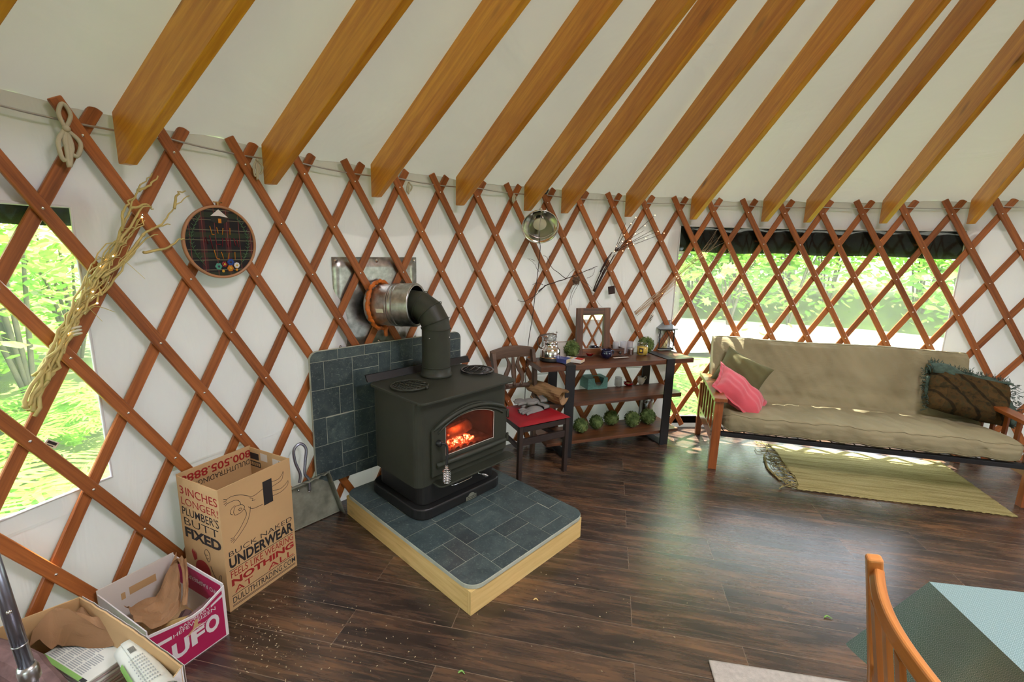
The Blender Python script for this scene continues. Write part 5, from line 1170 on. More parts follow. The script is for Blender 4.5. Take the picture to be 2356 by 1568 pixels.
# folded quilt
e = thing('folded_quilt', 'dark patchwork quilt with blue-green fringes folded up at the right of the futon', 'quilt', FUT, (1.93, .50, .455)); rg = random.Random(8)
QM = Matrix.Translation((1.90, .515, .625)) @ E_(math.radians(58), math.radians(6), math.radians(-4))
mb = MB()
def qf(sg, W_=.50, H_=.33, T_=.17):
    def g(u, v):
        a, b = 2 * u - 1, 2 * v - 1; t = (max(0, 1 - a ** 6) * max(0, 1 - b ** 6)) ** .5
        return QM @ Vector((a * W_ / 2 + .02 * b, b * H_ / 2 - .02 * a, sg * (T_ / 2 * t + .008 * math.sin(8 * a + 3 * b) * t + .006 * math.sin(17 * b) * t)))
    return g
mb.grid(qf(1), 26, 22); mb.grid(lambda u, v: qf(-1)(1 - u, v), 26, 22)
for i in range(len(mb.uv)): mb.uv[i] = [(p[0] * .8, p[1] * .6) for p in mb.uv[i]]
mb.build('quilted_cloth', A['quilt'], e)
mb = MB()
for k in range(4):
    mb.grid(lambda u, v, k=k: QM @ Vector((-.24 + .50 * u + .006 * k * math.sin(u * 13), .13 + (.10 - .07 * u + .018 * math.sin(u * 7 + k * 2)) * v + .010 * k, .055 - .035 * k + .02 * math.sin(u * 9 + k) - .05 * v * v)), 24, 5)
    mb.grid(lambda u, v, k=k: QM @ Vector((.225 + (.05 + .025 * math.sin(u * 5 + k)) * v + .008 * k, -.17 + .33 * u, .045 - .035 * k + .018 * math.sin(u * 8 + k) - .04 * v)), 16, 4)
mb.grid(lambda u, v: QM @ Vector((-.235 - .018 * v, -.14 + .26 * u, -.02 + .012 * math.sin(u * 8) - .02 * v)), 14, 3)
mb.build('folded_hem', A['fringe'], e, solid=.006)
mb = MB()
for k in range(420):
    s_ = rg.random(); q = rg.random()
    if s_ < .42: b = Vector((-.25 + .52 * q, .235 - .075 * q + rg.uniform(-.01, .01), rg.uniform(-.04, .03))); d = Vector((rg.uniform(-.02, .02), rg.uniform(.01, .035), rg.uniform(-.01, .03)))
    elif s_ < .7: b = Vector((.30, -.165 + .33 * q, rg.uniform(-.06, .03))); d = Vector((rg.uniform(.01, .035), rg.uniform(-.02, .02), rg.uniform(-.02, .02)))
    else: b = Vector((-.265, -.16 + .34 * q, rg.uniform(-.05, .03))); d = Vector((-rg.uniform(.008, .028), rg.uniform(-.02, .02), rg.uniform(-.01, .02)))
    mb.tube([QM @ b, QM @ (b + d * .5 + Vector((0, 0, .004))), QM @ (b + d)], .0018, 4, cap=False)
mb.build('fringe', A['fringe'], e, kind='stuff')

# ---------------------------------------------------------------- rugs
RG = Frame(.089, 2.771, math.atan2(-.284, 1.265)); e = thing('jute_rug', 'yellow-brown woven jute rug with frayed fringe in front of the futon', 'rug', RG, (.65, .4, 0))
rg = random.Random(12)
def rug(u, v):
    sh = .03 * v; x = -.02 + sh + 1.32 * u + (.012 * math.sin(v * 9) if u < .01 else 0); y = -.005 + .84 * v + (.004 * math.sin(u * 160) if v < .01 or v > .99 else 0)
    return (x + (.04 * math.sin(PI * v) * (1 - u) ** 8), y, .0085 + .0022 * math.sin(u * 11 + v * 3) + .0012 * math.sin(v * 60))
mb = MB(); mb.grid(rug, 180, 90); mb.build('woven_field', A['jute'], e, solid=.006)
mb = MB()
for k in range(46):
    v = k / 45 * (.98); b = Vector(rug(0, v)); cl = -.05 - .05 * math.sin(v * 13) ** 2; L = rg.uniform(.05, .13) * (1.6 if k % 11 == 0 else 1)
    P = smooth_path([b, b + Vector((-L * .5, rg.uniform(-.03, .05), .004)), b + Vector((-L + rg.uniform(-.01, .02), rg.uniform(-.05, .08), .002)), b + Vector((-L * rg.uniform(.6, 1.1), rg.uniform(-.02, .12), .001))], 4)
    P = [Vector((p.x, p.y, max(.004, p.z))) for p in P]; mb.tube(P, .0026, 5)
mb.tube(smooth_path([(-.10, .12, .008), (-.13, .28, .010), (-.12, .40, .010), (-.09, .55, .010)], 6), .008, 6)
mb.build('fringe', A['jute'], e, kind='stuff')
MT = Frame(-1.17, 1.317, math.atan2(-.079, .485)); mb = MB(); mb.grid(lambda u, v: (.62 * u, -.42 * v, .008 + .001 * math.sin(u * 90) * math.sin(v * 70)), 80, 50); mb.v = [Vector(v) for v in mb.v]; mb.f = [tuple(reversed(f)) for f in mb.f]; mb.uv = [list(reversed(q)) for q in mb.uv]
mb.build('floor_mat', A['mat'], frame=MT, at=(.3, -.2, .0), solid=.007, label='cream woven floor mat at the bottom edge of the photo', cat='mat')

# ---------------------------------------------------------------- dining table, cloth and chair
TB = Frame(-.79, .855, math.radians(-8)); e = thing('dining_table', 'rectangular wooden dining table under the green patterned cloth', 'table', TB, (.6, -.4, 0))
B(.012, 1.25, -.85, -.012, .72, .744).build('table_top', A['oak'], e)
for x in (.05, 1.16):
    for y in (-.80, -.10): B(x, x + .06, y, y + .06, 0, .7195).build('leg', A['oak'], e)
mb = MB(); TW, TH_, DR = 1.26, .86, .27
def side(cx, cy, ddx, ddy, ox, oy, L, s0):
    def f(u, v):
        s_ = u * L; dcor = min(s_, L - s_); flare = math.exp(-(dcor / .12) ** 2); sg = -1 if s_ < L / 2 else 1
        wv = .012 * math.sin((s_ + s0) * 24) + .008 * math.sin((s_ + s0) * 41 + 1) + .03 * math.exp(-((dcor - .16) / .05) ** 2)
        out = .010 + v * (.018 + wv * 1.3 * (1 - flare) + flare * .095); al = flare * out * sg
        return (cx + ddx * (s_ + al) + ox * out, cy + ddy * (s_ + al) + oy * out, .7475 - v * DR * (1 + .25 * flare))
    k0 = len(mb.uv); mb.grid(f, 90, 14)
    for k in range(k0, len(mb.uv)): mb.uv[k] = [(p[0] * L + s0, p[1] * DR) for p in mb.uv[k]]
side(0, 0, 1, 0, 0, 1, TW, 0); side(TW, 0, 0, -1, 1, 0, TH_, 1.3); side(TW, -TH_, -1, 0, 0, -1, TW, 2.2); side(0, -TH_, 0, 1, -1, 0, TH_, 3.5)
k0 = len(mb.uv); mb.grid(lambda u, v: (-.010 + (TW + .02) * u, -TH_ - .010 + (TH_ + .02) * v, .7476 + .0015 * math.sin(u * 30) * math.sin(v * 7) * min(1, 8 * u, 8 * v, 8 - 8 * u, 8 - 8 * v)), 40, 30)
for k in range(k0, len(mb.uv)): mb.uv[k] = [(p[0] * 1.28, p[1] * .88) for p in mb.uv[k]]
mb.build('tablecloth', A['cloth'], frame=TB, at=(.6, -.4, .5), label='green and white small-patterned oilcloth hanging over the dining table', cat='tablecloth')
DC = Frame(0, 0, 0); e = thing('dining_chair', 'golden oak dining chair with curved crest rail, at the left side of the dining table', 'chair', DC, (-1.0, .56, 0))
def bar(P, w_, d_, axis):
    mb = MB(); n = len(P); vs = []; fs = []; uv = []; L = 0; Ls = []
    P = [Vector(p) for p in P]
    for i in range(n):
        T = (P[min(i + 1, n - 1)] - P[max(i - 1, 0)]).normalized(); W = (Vector(axis) - T * Vector(axis).dot(T)).normalized(); D = T.cross(W)
        if i: L += (P[i] - P[i - 1]).length
        Ls.append(L); vs += [P[i] + W * w_ / 2 * a + D * d_ / 2 * b for a, b in ((-1, -1), (1, -1), (1, 1), (-1, 1))]
    for i in range(n - 1):
        for k in range(4): k2 = (k + 1) % 4; fs.append((i * 4 + k, i * 4 + k2, i * 4 + 4 + k2, i * 4 + 4 + k)); h = k * .05; uv.append([(Ls[i], h), (Ls[i], h + w_), (Ls[i + 1], h + w_), (Ls[i + 1], h)])
    fs += [(3, 2, 1, 0), tuple(n * 4 - 4 + k for k in range(4))]; uv += [[(0, 0)] * 4] * 2
    mb.add(vs, fs, uv); return mb
bk = Vector((-.38, -.925, 0))
for off in (0, .40):
    o_ = Vector((bk.x * off, bk.y * off, 0)); P = smooth_path([Vector(q) + o_ for q in ((-1.0, .765, 0), (-.985, .765, .30), (-.985, .76, .46), (-1.03, .755, .70), (-1.072, .752, .905))], 5)
    bar(P, .030, .036, (bk.x, bk.y, 0)).build('leg', A['oak'], e, bevel=.008, seg=3)
P = [Vector((-1.058, .752, .862)) + bk * t * .40 + Vector((-.925, .38, 0)) * (.030 * math.sin(PI * t)) for t in lin(18, .0, 1)]
bar(P, .036, .024, (0.3, -.1, 1)).build('crest_rail', A['oak'], e, bevel=.008, seg=3)
P = [Vector((-1.0, .755, .56)) + bk * t * .40 + Vector((-.925, .38, 0)) * (.03 * math.sin(PI * t)) for t in lin(12, .0, 1)]
bar(P, .045, .02, (0, 0, 1)).build('lower_back_rail', A['oak'], e, bevel=.004)
for t in (.3, .5, .7): q = Vector((-1.04, .755, .84)) + bk * t * .40 + Vector((-.925, .38, 0)) * .045; q2 = Vector((-1.0, .755, .57)) + bk * t * .40 + Vector((-.925, .38, 0)) * .028; bar([q, q2], .03, .012, (bk.x, bk.y, 0)).build('back_slat', A['oak'], e)
fw_ = Vector((.925, -.38, 0)); s0 = Vector((-.985, .765, 0))
for off in (0.0, .40): q = s0 + bk * off + fw_ * .40; bar([q, q + Vector((0, 0, .44))], .034, .034, (bk.x, bk.y, 0)).build('leg', A['oak'], e, bevel=.004)
mb = MB(); c4 = [s0 + bk * -.01 - fw_ * .0, s0 + bk * -.01 + fw_ * .42, s0 + bk * .41 + fw_ * .42, s0 + bk * .41]; mb.prism([(q.x, q.y) for q in c4][::-1], .441, .463); mb.build('seat', A['oak'], e, bevel=.006)
for off in (0.0, .40): q = s0 + bk * off; bar([q + fw_ * .02 + Vector((0, 0, .20)), q + fw_ * .385 + Vector((0, 0, .20))], .02, .02, (0, 0, 1)).build('stretcher', A['oak'], e)
# ---------------------------------------------------------------- cardboard boxes on the left. local x along the front, y towards the wall
BX = Frame(-3.271, 1.508, math.atan2(.90495, .42552))
e = thing('cardboard_box', 'tall open brown cardboard box printed in red and black, standing by the dustpan', 'cardboard box', BX, (.18, .16, 0))
W_, D_, H_ = .362, .298, .604; t_ = .005
ct_ = MAT['card']
B(0, W_, 0, t_, 0, H_).build('front_panel', ct_, e); B(0, t_, t_ + .0002, D_ - t_ - .0002, 0, H_ - .004).build('side_panel', ct_, e)
B(W_ - t_, W_, t_ + .0002, D_ - t_ - .0002, 0, H_ - .003).build('side_panel', ct_, e); B(0, W_, D_ - t_, D_, 0, H_ + .004).build('back_panel', ct_, e); B(t_ + .0002, W_ - t_ - .0002, t_ + .0002, D_ - t_ - .0002, .001, .006).build('bottom_panel', ct_, e)
X_, Z_ = (1, 0, 0), (0, 0, 1)
def ftext(s, x0, z0, w_, h_, m, bold=.0): text(s, 'lettering', A[m], e, (x0, -.0, z0), X_, Z_, w_, h_, bold)
ftext('BUCK NAKED', .020, .268, .33, .024, 'blk', -.004); ftext('UNDERWEAR', .018, .208, .335, .054, 'blk', .035)
ftext('FEELS LIKE WEARING', .02, .160, .33, .034, 'red'); ftext('NOTHING', .02, .118, .33, .034, 'red', .04)
ftext('AT', .03, .078, .09, .030, 'red'); ftext('ALL', .20, .078, .145, .030, 'red'); ftext('DULUTHTRADING.COM', .018, .032, .335, .030, 'blk', .004)
mb = MB()
for z in (.199, .070, .022, .016): mb.box(.015, .352, -.0008, 0, z, z + .0022)
mb.build('printed_rule', A['blk'], e)
def lines(name, L, m, parent, r=.0011, f=lambda a, b: (a, -.0006, b)):
    mb = MB()
    for P in L:
        P = smooth_path([f(a, b) for a, b in P], 4); mb.tube(P, r, 4)
    return mb.build(name, A[m], parent)
lines('printed_figure', [[(.035, .545), (.06, .548), (.10, .535), (.13, .515), (.16, .50), (.21, .512)], [(.035, .525), (.075, .522), (.092, .505), (.095, .49)], [(.035, .545), (.022, .552)], [(.035, .54), (.02, .540)], [(.035, .532), (.021, .527)], [(.036, .526), (.026, .517)],
                         [(.06, .47), (.07, .492), (.10, .486), (.112, .468), (.095, .452), (.066, .452), (.06, .47)], [(.055, .46), (.045, .472), (.052, .49), (.07, .498)], [(.082, .470), (.092, .474), (.099, .466), (.09, .462), (.082, .470)],
                         [(.11, .46), (.118, .43), (.10, .40), (.075, .37), (.05, .35)], [(.13, .46), (.15, .44), (.20, .435)], [(.14, .455), (.132, .42), (.115, .385), (.085, .355), (.06, .335)], [(.05, .35), (.036, .352)], [(.052, .345), (.034, .343)], [(.055, .34), (.036, .334)], [(.06, .335), (.044, .325)],
                         [(.14, .50), (.155, .488), (.15, .480), (.165, .478)], [(.255, .525), (.29, .522), (.312, .535), (.322, .55), (.318, .528), (.305, .508), (.258, .500)], [(.258, .478), (.285, .470), (.305, .468), (.33, .478), (.345, .49), (.338, .465), (.30, .450), (.256, .452)]], 'blk', e)
MB().box(.208, .256, -.0010, 0, .425, .545).build('censor_bar', A['blk'], e)
# side face (x = 0), seen from the left: u runs from the back corner to the front corner
UX = (0, -1, 0)
def stext(s, u0, z0, w_, h_, m, bold=0): text(s, 'lettering', A[m], e, (0, D_ - u0, z0), UX, Z_, w_, h_, bold)
stext('3', .018, .520, .028, .040, 'red', .006); stext('INCHES', .062, .520, .225, .040, 'red', .006); stext('LONGER!', .02, .468, .265, .036, 'red', -.004)
stext("PLUMBER'S", .018, .415, .265, .042, 'blk', .006); stext('BUTT', .025, .365, .25, .038, 'blk', -.006); stext('FIXED', .022, .302, .262, .052, 'blk', .045)
fl_ = lambda a, b: (-.0008, D_ - a, b)
mb = MB(); P = [(.13 + .055 * math.cos(a), .16 + .05 * math.sin(a)) for a in lin(16, 0, PI)] + [(.075, .13), (.185, .135)]
mb.add([fl_(a, b) for a, b in P[:16] + [(.075, .12), (.19, .115)]], [tuple(range(18))], None); P2 = [(.06, .25), (.075, .235), (.07, .255), (.085, .228), (.088, .252), (.092, .205), (.07, .19), (.055, .23)]
mb.build('red_print', A['red'], e); mb = MB(); mb.add([fl_(a, b) for a, b in P2], [tuple(range(8))], None); mb.build('red_print', A['red'], e)
lines('printed_figure', [[(.165, .235), (.155, .26), (.17, .28), (.19, .268), (.192, .235), (.178, .218), (.165, .235)], [(.19, .20), (.21, .16), (.235, .14), (.25, .17), (.262, .175), (.255, .145), (.24, .12), (.20, .11)], [(.165, .25), (.175, .25)], [(.172, .235), (.182, .238)]], 'blk', e, f=fl_)
# inside of the back panel, print upside down
def itext(s, x0, z0, w_, h_, m, bold=0): text(s, 'lettering', A[m], e, (x0 + w_, D_ - t_, z0 + h_), (-1, 0, 0), (0, 0, -1), w_, h_, bold)
def itext2(s, x0, z0, w_, h_, m, bold=0): text(s, 'lettering', A[m], e, (x0 + w_, D_ - t_, z0 + h_), (-1, 0, 0), (0, 0, -1), w_, h_, bold)
o_ = A['red']
# upside-down lettering: baseline on top, facing the box interior (-y)
def inside(s, x0, z0, w_, h_, m, bold=0):
    text(s, 'lettering', A[m], e, (x0 + w_, D_ - t_ - .0004, z0 + h_), (-1, 0, 0), (0, 0, -1), w_, h_, bold, lift=.0004)
inside('800.505.8888', .010, .548, .35, .040, 'red', .02); inside('DULUTHTRADING.COM', .01, .510, .34, .027, 'blk', .0)
MB().box(W_ - t_ - .0008, W_ - t_, .055, .12, .50, .575).build('white_label', A['paper'], e); MB().box(W_ - t_ - .0008, W_ - t_, .16, .21, .545, .585).build('white_label', A['paper'], e)
mb = MB(); mb.box(W_ - t_ - .0009, W_ - t_, .215, .30, .50, .53); mb.box(W_ - t_ - .0009, W_ - t_, .225, .29, .54, .575); mb.box(W_ - t_ - .0012, W_ - t_ - .0008, .062, .075, .54, .57); mb.build('printed_panel', A['blk'], e)
mb = MB()
for k in range(5): mb.box(W_ - t_ - .0014, W_ - t_ - .0010, .22 + .016 * k, .23 + .016 * k, .506, .524)
mb.build('panel_letters', ct_, e)

UB = Frame(-3.288, 1.233, math.atan2(.88668, .46238)); e = thing('beer_box', 'magenta and white open beer carton with the letters UFO, between the two brown boxes', 'box', UB, (.03, .19, 0))
a0, a1, b1, H_ = -.105, .178, .385, .246
def fpan(P, y, nm, m, yy=.004): mb = MB(); mb.prism(P, y, y + yy, Matrix(((1, 0, 0, 0), (0, 0, 1, 0), (0, 1, 0, 0), (0, 0, 0, 1)))); return mb.build(nm, m, e)
dip = [(a0, 0), (a1, 0), (a1, .238), (.13, .215), (.09, .195), (.05, .190), (.0, .198), (a0, .222)]
fpan(dip, 0, 'front_panel', A['white']); B(a0, a0 + .004, .0042, b1 - .0042, 0, .240).build('side_panel', A['white'], e); B(a1 - .004, a1, .0042, b1 - .0042, 0, H_).build('side_panel', A['white'], e)
B(a0, a1, b1 - .004, b1, 0, H_ + .01).build('back_panel', A['cardw'], e); B(a0 + .0042, a1 - .0042, .0042, b1 - .0042, .001, .005).build('bottom_panel', A['card'], e)
def flat(P, m, nm, y=-.0008): mb = MB(); mb.add([(x, y, z) for x, z in P], [tuple(range(len(P)))], None); return mb.build(nm, m, e)
flat([(a0 + .004, .004), (a1 - .012, .006), (a1 - .012, .222), (.125, .203), (.088, .184), (.05, .180), (.0, .188), (a0 + .004, .210)], A['mag'], 'magenta_panel')
flat([(a1 - .06, .176), (a1 - .0125, .192), (a1 - .0125, .205), (a1 - .06, .186)], A['white'], 'white_stripe', -.0012); flat([(a0 + .004, .155), (-.03, .148), (-.03, .162), (a0 + .004, .170)], A['white'], 'white_stripe', -.0012)
text('RASPBERRY', 'lettering', A['white'], e, (.0, -.0010, .166), (1, 0, .06), Z_, .115, .012, .004); text('HEFEWEIZEN', 'lettering', A['white'], e, (-.025, -.0010, .146), (1, 0, .05), Z_, .16, .016, .006)
for s, x, z, w_, h_ in (('U', -.035, .048, .062, .072), ('F', .034, .058, .052, .062), ('O', .090, .062, .055, .076)): text(s, 'lettering', A['white'], e, (x, -.0010, z), (1, 0, .04), Z_, w_, h_, .045)
lines('printed_sketch', [[(.03 + .004 * k, .115 + .003 * k), (.05 + .006 * k, .128), (.075 + .005 * k, .12 + .006 * (k % 3))] for k in range(6)], 'white', e, .0008, lambda a, b: (a, -.0012, b))
flat([(.045, .135), (.055, .168), (.066, .165), (.064, .14), (.078, .137), (.06, .128), (.035, .118), (.02, .112), (.03, .125)], A['card'], 'torn_patch', -.0016)
mb = MB(); mb.box(a1 - .0048, a1 - .0042, .02, b1 - .02, .12, .232); mb.build('red_inner_panel', A['mag'], e); mb = MB(); mb.box(a1 - .0051, a1 - .0048, .02, b1 - .02, .112, .118); mb.build('white_stripe', A['white'], e)
text('RASPBERRY HEFEWEIZEN', 'lettering', A['white'], e, (a1 - .0056, .28 - .25, .190), (0, 1, 0), (0, 0, -1), .26, .018, .0, lift=-.0004) if False else text('UFO RASPBERRY', 'lettering', A['white'], e, (a1 - .0052, .04, .195), (0, 1, 0), (0, 0, -1), .24, .02, .0)
mb = MB(); mb.box(-.0, .10, b1 - .0050, b1 - .0042, .165, .20); mb.box(-.03, -.015, b1 - .0050, b1 - .0042, .16, .19); mb.build('brown_tape', A['card'], e)
# kindling and bark pieces in the carton
rg = random.Random(21)
for k, (x0, y0, x1, y1, r, m, l) in enumerate(((-.06, .06, .12, .20, .022, 'bark2', 'dark split log lying in the beer carton'), (-.03, .22, .14, .08, .018, 'pine', 'pale split stick across the beer carton'), (-.05, .12, .13, .30, .020, 'card', 'brown stick at the back of the beer carton'), (.02, .03, .15, .05, .016, 'bark2', 'short dark stick at the front of the beer carton'))):
    z = .04 + .036 * k; mb = MB(); P = [(x0 + (x1 - x0) * t, y0 + (y1 - y0) * t, z + .02 * t) for t in lin(6, 0, 1)]; mb.tube(P, [r * rg.uniform(.85, 1.1) for _ in P], 6, smooth=False)
    mb.build('kindling_stick', A[m], frame=UB, at=(x0, y0, .006), label=l, cat='stick', group='kindling in the beer carton')
def crumple(name, lab, fr, pts, th, mat, seed, nu=26, nv=20, amp=.012, group=None, cat='paper bag'):
    """crumpled paper sheet over a control lattice of points pts[i][j] (local)"""
    rg = random.Random(seed); nI, nJ = len(pts), len(pts[0]); ns = [[rg.gauss(0, 1) for _ in range(9)] for _ in range(9)]
    def f(u, v):
        a = u * (nI - 1); b = v * (nJ - 1); i = min(int(a), nI - 2); j = min(int(b), nJ - 2); a -= i; b -= j
        p = Vector(pts[i][j]) * (1 - a) * (1 - b) + Vector(pts[i + 1][j]) * a * (1 - b) + Vector(pts[i][j + 1]) * (1 - a) * b + Vector(pts[i + 1][j + 1]) * a * b
        x, y = u * 7.99, v * 7.99; i, j = int(x), int(y); x -= i; y -= j; n = ns[i][j] * (1 - x) * (1 - y) + ns[i + 1][j] * x * (1 - y) + ns[i][j + 1] * (1 - x) * y + ns[i + 1][j + 1] * x * y
        return p + Vector((n * .35, n * .3, n)) * amp
    mb = MB(); mb.grid(f, nu, nv, smooth=False); return mb.build(name, mat, frame=fr, at=tuple(pts[nI // 2][nJ // 2]), label=lab, cat=cat, solid=.0012, group=group)
crumple('paper_bag', 'torn brown paper bag draped inside the magenta beer carton', UB, [[(-.10, .10, .235), (-.08, .16, .225), (-.06, .28, .20)], [(-.06, .07, .20), (-.02, .15, .19), (-.01, .30, .16)], [(-.01, .07, .17), (.04, .15, .175), (.05, .28, .17)], [(.05, .10, .17), (.085, .16, .20), (.10, .30, .215)], [(.09, .16, .19), (.13, .24, .24), (.165, .33, .268)]], .001, A['kraft'], 3, amp=.007)
crumple('paper_strip', 'folded strip of brown paper sticking up over the rim of the beer carton', UB, [[(.06, .11, .17), (.08, .10, .175)], [(.10, .16, .20), (.115, .15, .21)], [(.13, .22, .24), (.15, .21, .25)], [(.15, .29, .275), (.18, .28, .262)], [(.13, .31, .25), (.172, .33, .22)]], .001, A['kraft'], 8, 16, 6, .006, cat='paper')

# foreground box with scooped rim full of newspapers. world coordinates from the photo's rim
NB = Frame(-3.16, .93, math.atan2(.88, -.0) - .48); NI = NB.m.inverted()
rim = [None, NI @ at_z(418, 1518, .33), None, NI @ at_z(184, 1371, .33), NI @ at_z(36, 1427, .33)]; rim.append(rim[3] + (rim[4] - rim[3]).normalized() * .25)
e = thing('newspaper_box', 'open brown carton with a torn white edge, full of newspapers, nearest the camera', 'cardboard box', NB, (-.25, .0, 0))
c1, c2 = rim[1], rim[3]; back_ = rim[5]
def wallmb(P, z0, th=.005):
    mb = MB(); n = len(P)
    for i in range(n - 1):
        a, b = P[i], P[i + 1]; d = Vector((b.x - a.x, b.y - a.y, 0)).normalized(); nn = Vector((-d.y, d.x, 0)) * th
        vs = [Vector((a.x, a.y, z0)), Vector((b.x, b.y, z0)), Vector((b.x, b.y, b.z)), Vector((a.x, a.y, a.z))]; vs += [v + nn for v in vs]
        mb.add(vs, [(0, 1, 2, 3), (7, 6, 5, 4), (3, 2, 6, 7), (0, 3, 7, 4), (1, 5, 6, 2), (0, 4, 5, 1)], None)
    return mb
def scoop(a, b, n, f):
    return [Vector((a.x + (b.x - a.x) * t, a.y + (b.y - a.y) * t, f(t))) for t in lin(n, 0, 1)]
rgn = random.Random(31)
A1 = Vector((c1.x, c1.y, .33)); A2 = Vector((c2.x, c2.y, .33)); A3 = Vector((back_.x, back_.y, .33)); dxy = (A1 - A2); 
side = scoop(A1, A2, 22, lambda t: .310 + .012 * math.sin(PI * t) + rgn.uniform(-.0025, .0025) + .02 * t)
wallmb(side, .002).build('torn_side_panel', A['card'], e)
wallmb(scoop(A2, A3, 6, lambda t: .329), .002).build('back_panel', A['card'], e)
A4 = A1 + (A3 - A2); fr_ = scoop(A4, A1, 14, lambda t: .20 + .11 * (t ** 2.5)); wallmb(fr_, .002).build('front_panel', A['card'], e)
wallmb(scoop(A3, A4, 6, lambda t: .329 - .129 * t), .002).build('side_panel', A['card'], e)
mb = wallmb([p - Vector((0, 0, .0012)) + (Vector((A1.y - A2.y, -(A1.x - A2.x), 0)).normalized()) * -.0062 for p in side], .004, .0006); mb.build('white_outer_face', A['white'], e)
outn = (A1 - A4).normalized() * 0; mb = wallmb([Vector((p.x, p.y, p.z - .001)) + (A1 - A2).normalized() * .0012 for p in fr_], .004, .0006); mb.build('white_outer_face', A['white'], e)
mb = MB(); mb.add([Vector((p.x, p.y, .006)) for p in (A1, A2, A3, A4)], [(0, 1, 2, 3), (3, 2, 1, 0)], None); mb.build('bottom_panel', A['card'], e)
e1 = (A2 - A1).normalized(); e2 = (A4 - A1).normalized(); e1.z = e2.z = 0
def nbp(a, b, z): return Vector((A1.x, A1.y, 0)) + e1 * a + e2 * b + Vector((0, 0, z))
crumple('paper_bag', 'crumpled brown paper bag at the back of the newspaper box', NB, [[NI @ at_z(*q) for q in r_] for r_ in (((92, 1430, .25), (78, 1448, .29), (66, 1482, .25)), ((132, 1408, .28), (122, 1403, .335), (115, 1490, .23)), ((195, 1410, .28), (190, 1413, .32), (150, 1480, .22)), ((262, 1432, .25), (262, 1438, .27), (262, 1482, .215)))], .001, A['kraft'], 14, amp=.013)
# newspapers: stacked, each one a thing
def paper_M(a, b, z, rot): M0 = Matrix.Translation(nbp(a, b, z)); ang = math.atan2(e1.y, e1.x); return M0 @ Matrix.Rotation(ang + rot, 4, 'Z')
po = NI @ at_z(87, 1508, .21); pd = (NI @ at_z(200, 1580, .21)) - po; pa = math.atan2(pd.y, pd.x)
for k in range(17):
    M = Matrix.Translation((po.x + .003 * math.sin(k * 2.1), po.y + .003 * math.cos(k * 3), -.0 + .007 + .0118 * k)) @ Matrix.Rotation(pa + (.02 * math.sin(k * 1.7) if k < 16 else 0), 4, 'Z'); z = .0
    p = M.translation; e = thing('newspaper', 'top newspaper of the stack with a bold headline' if k == 16 else 'folded newspaper in the stack below the top one, in the front box', 'newspaper', NB, tuple(p), group='stack of folded newspapers')
    mb = MB(); mb.box(0, .27, 0, .20, 0, .010, M); mb.build('folded_sheets', A['news'] if k % 2 == 0 else A['newspink'], e, bevel=.003)
    if k == 16:
        mb = MB()
        for c_ in range(4):
            for r_ in range(19): 
                if c_ == 3 and r_ > 11: continue
                mb.box(.018 + .052 * c_, .063 + .052 * c_ - (.012 if r_ % 6 == 5 else 0), .018 + .0062 * r_, .0212 + .0062 * r_, .0101, .0104, M)
        mb.build('printed_columns', A['inkgrey'], e); text('Campbell to be new town administrator', 'headline', A['blk'], e, M @ Vector((.012, .142, .0102)), M.to_3x3() @ Vector((1, 0, 0)), M.to_3x3() @ Vector((0, 1, 0)), .22, .013, .004)
        MB().box(.0, .27, .176, .20, .0101, .0105, M).build('green_banner', A['ngreen'], e); MB().box(.0, .24, .0, .014, .0101, .0105, M).build('green_banner', A['ngreen'], e)
        mb = MB(); mb.box(.235, .262, .002, .014, .0105, .0108, M); mb.build('barcode', A['blk'], e)
p0, p1 = NI @ at_z(292, 1492, .255), NI @ at_z(372, 1600, .262); e = thing('rolled_newspaper', 'rolled-up newspaper with a barcode lying on the stack in the front box', 'newspaper', NB, tuple(p0)); ax = (p1 - p0).normalized(); s1 = ax.cross(Vector((0, 0, 1))).normalized(); s2_ = s1.cross(ax)
RL = (p1 - p0).length
def roll(u, v): a = 2 * PI * (1.35 * v) + 1.2; r = (.040 + .010 * u) * (1 - .16 * v); return p0 + ax * RL * u + s1 * r * math.cos(a) + s2_ * r * math.sin(a) * .8
mb = MB(); mb.grid(roll, 12, 40); mb.build('rolled_sheets', A['news'], e, solid=.0015)
def onroll(u0, u1, a0_, a1_, nm, m, lift=.002, n=6):
    def g(u, v): a = a0_ + (a1_ - a0_) * v; uu = u0 + (u1 - u0) * u; r = (.040 + .010 * uu) * (1.0) + lift; return p0 + ax * RL * uu + s1 * r * math.cos(a) + s2_ * r * math.sin(a) * .8
    mb = MB(); mb.grid(g, 2, n); mb.build(nm, m, e)
onroll(.30, .98, .2, .62, 'green_strip', A['ngreen'])
mb = MB()
for k in range(9):
    def g(u, v, k=k): a = 1.35 + .045 * (k + .55 * v); uu = .16 + .11 * u; r = (.040 + .01 * uu) + .0022; return p0 + ax * RL * uu + s1 * r * math.cos(a) + s2_ * r * math.sin(a) * .8
    mb.grid(g, 1, 1)
mb.build('barcode', A['blk'], e)
mb = MB()
for k in range(9):
    for q in range(7):
        def g(u, v, k=k, q=q): a = 1.0 + .14 * q + .07 * v; uu = .36 + .06 * k + .025 * u; r = (.040 + .01 * uu) + .0022; return p0 + ax * RL * uu + s1 * r * math.cos(a) + s2_ * r * math.sin(a) * .8
        mb.grid(g, 1, 1)
mb.build('printed_squares', A['inkgrey'], e)
# log at the very corner
q = [at_z(-60, 1500, .30), at_z(60, 1545, .26), at_z(130, 1640, .22)]
mb = MB(); P = smooth_path(q, 5); rg = random.Random(5); mb.tube(P, [.052 * rg.uniform(.92, 1.06) for _ in P], 11, smooth=False); mb.build('split_log', A['bark2'], at=tuple(q[1]), label='purplish grey split log at the lower left corner, behind the metal bar', cat='log')
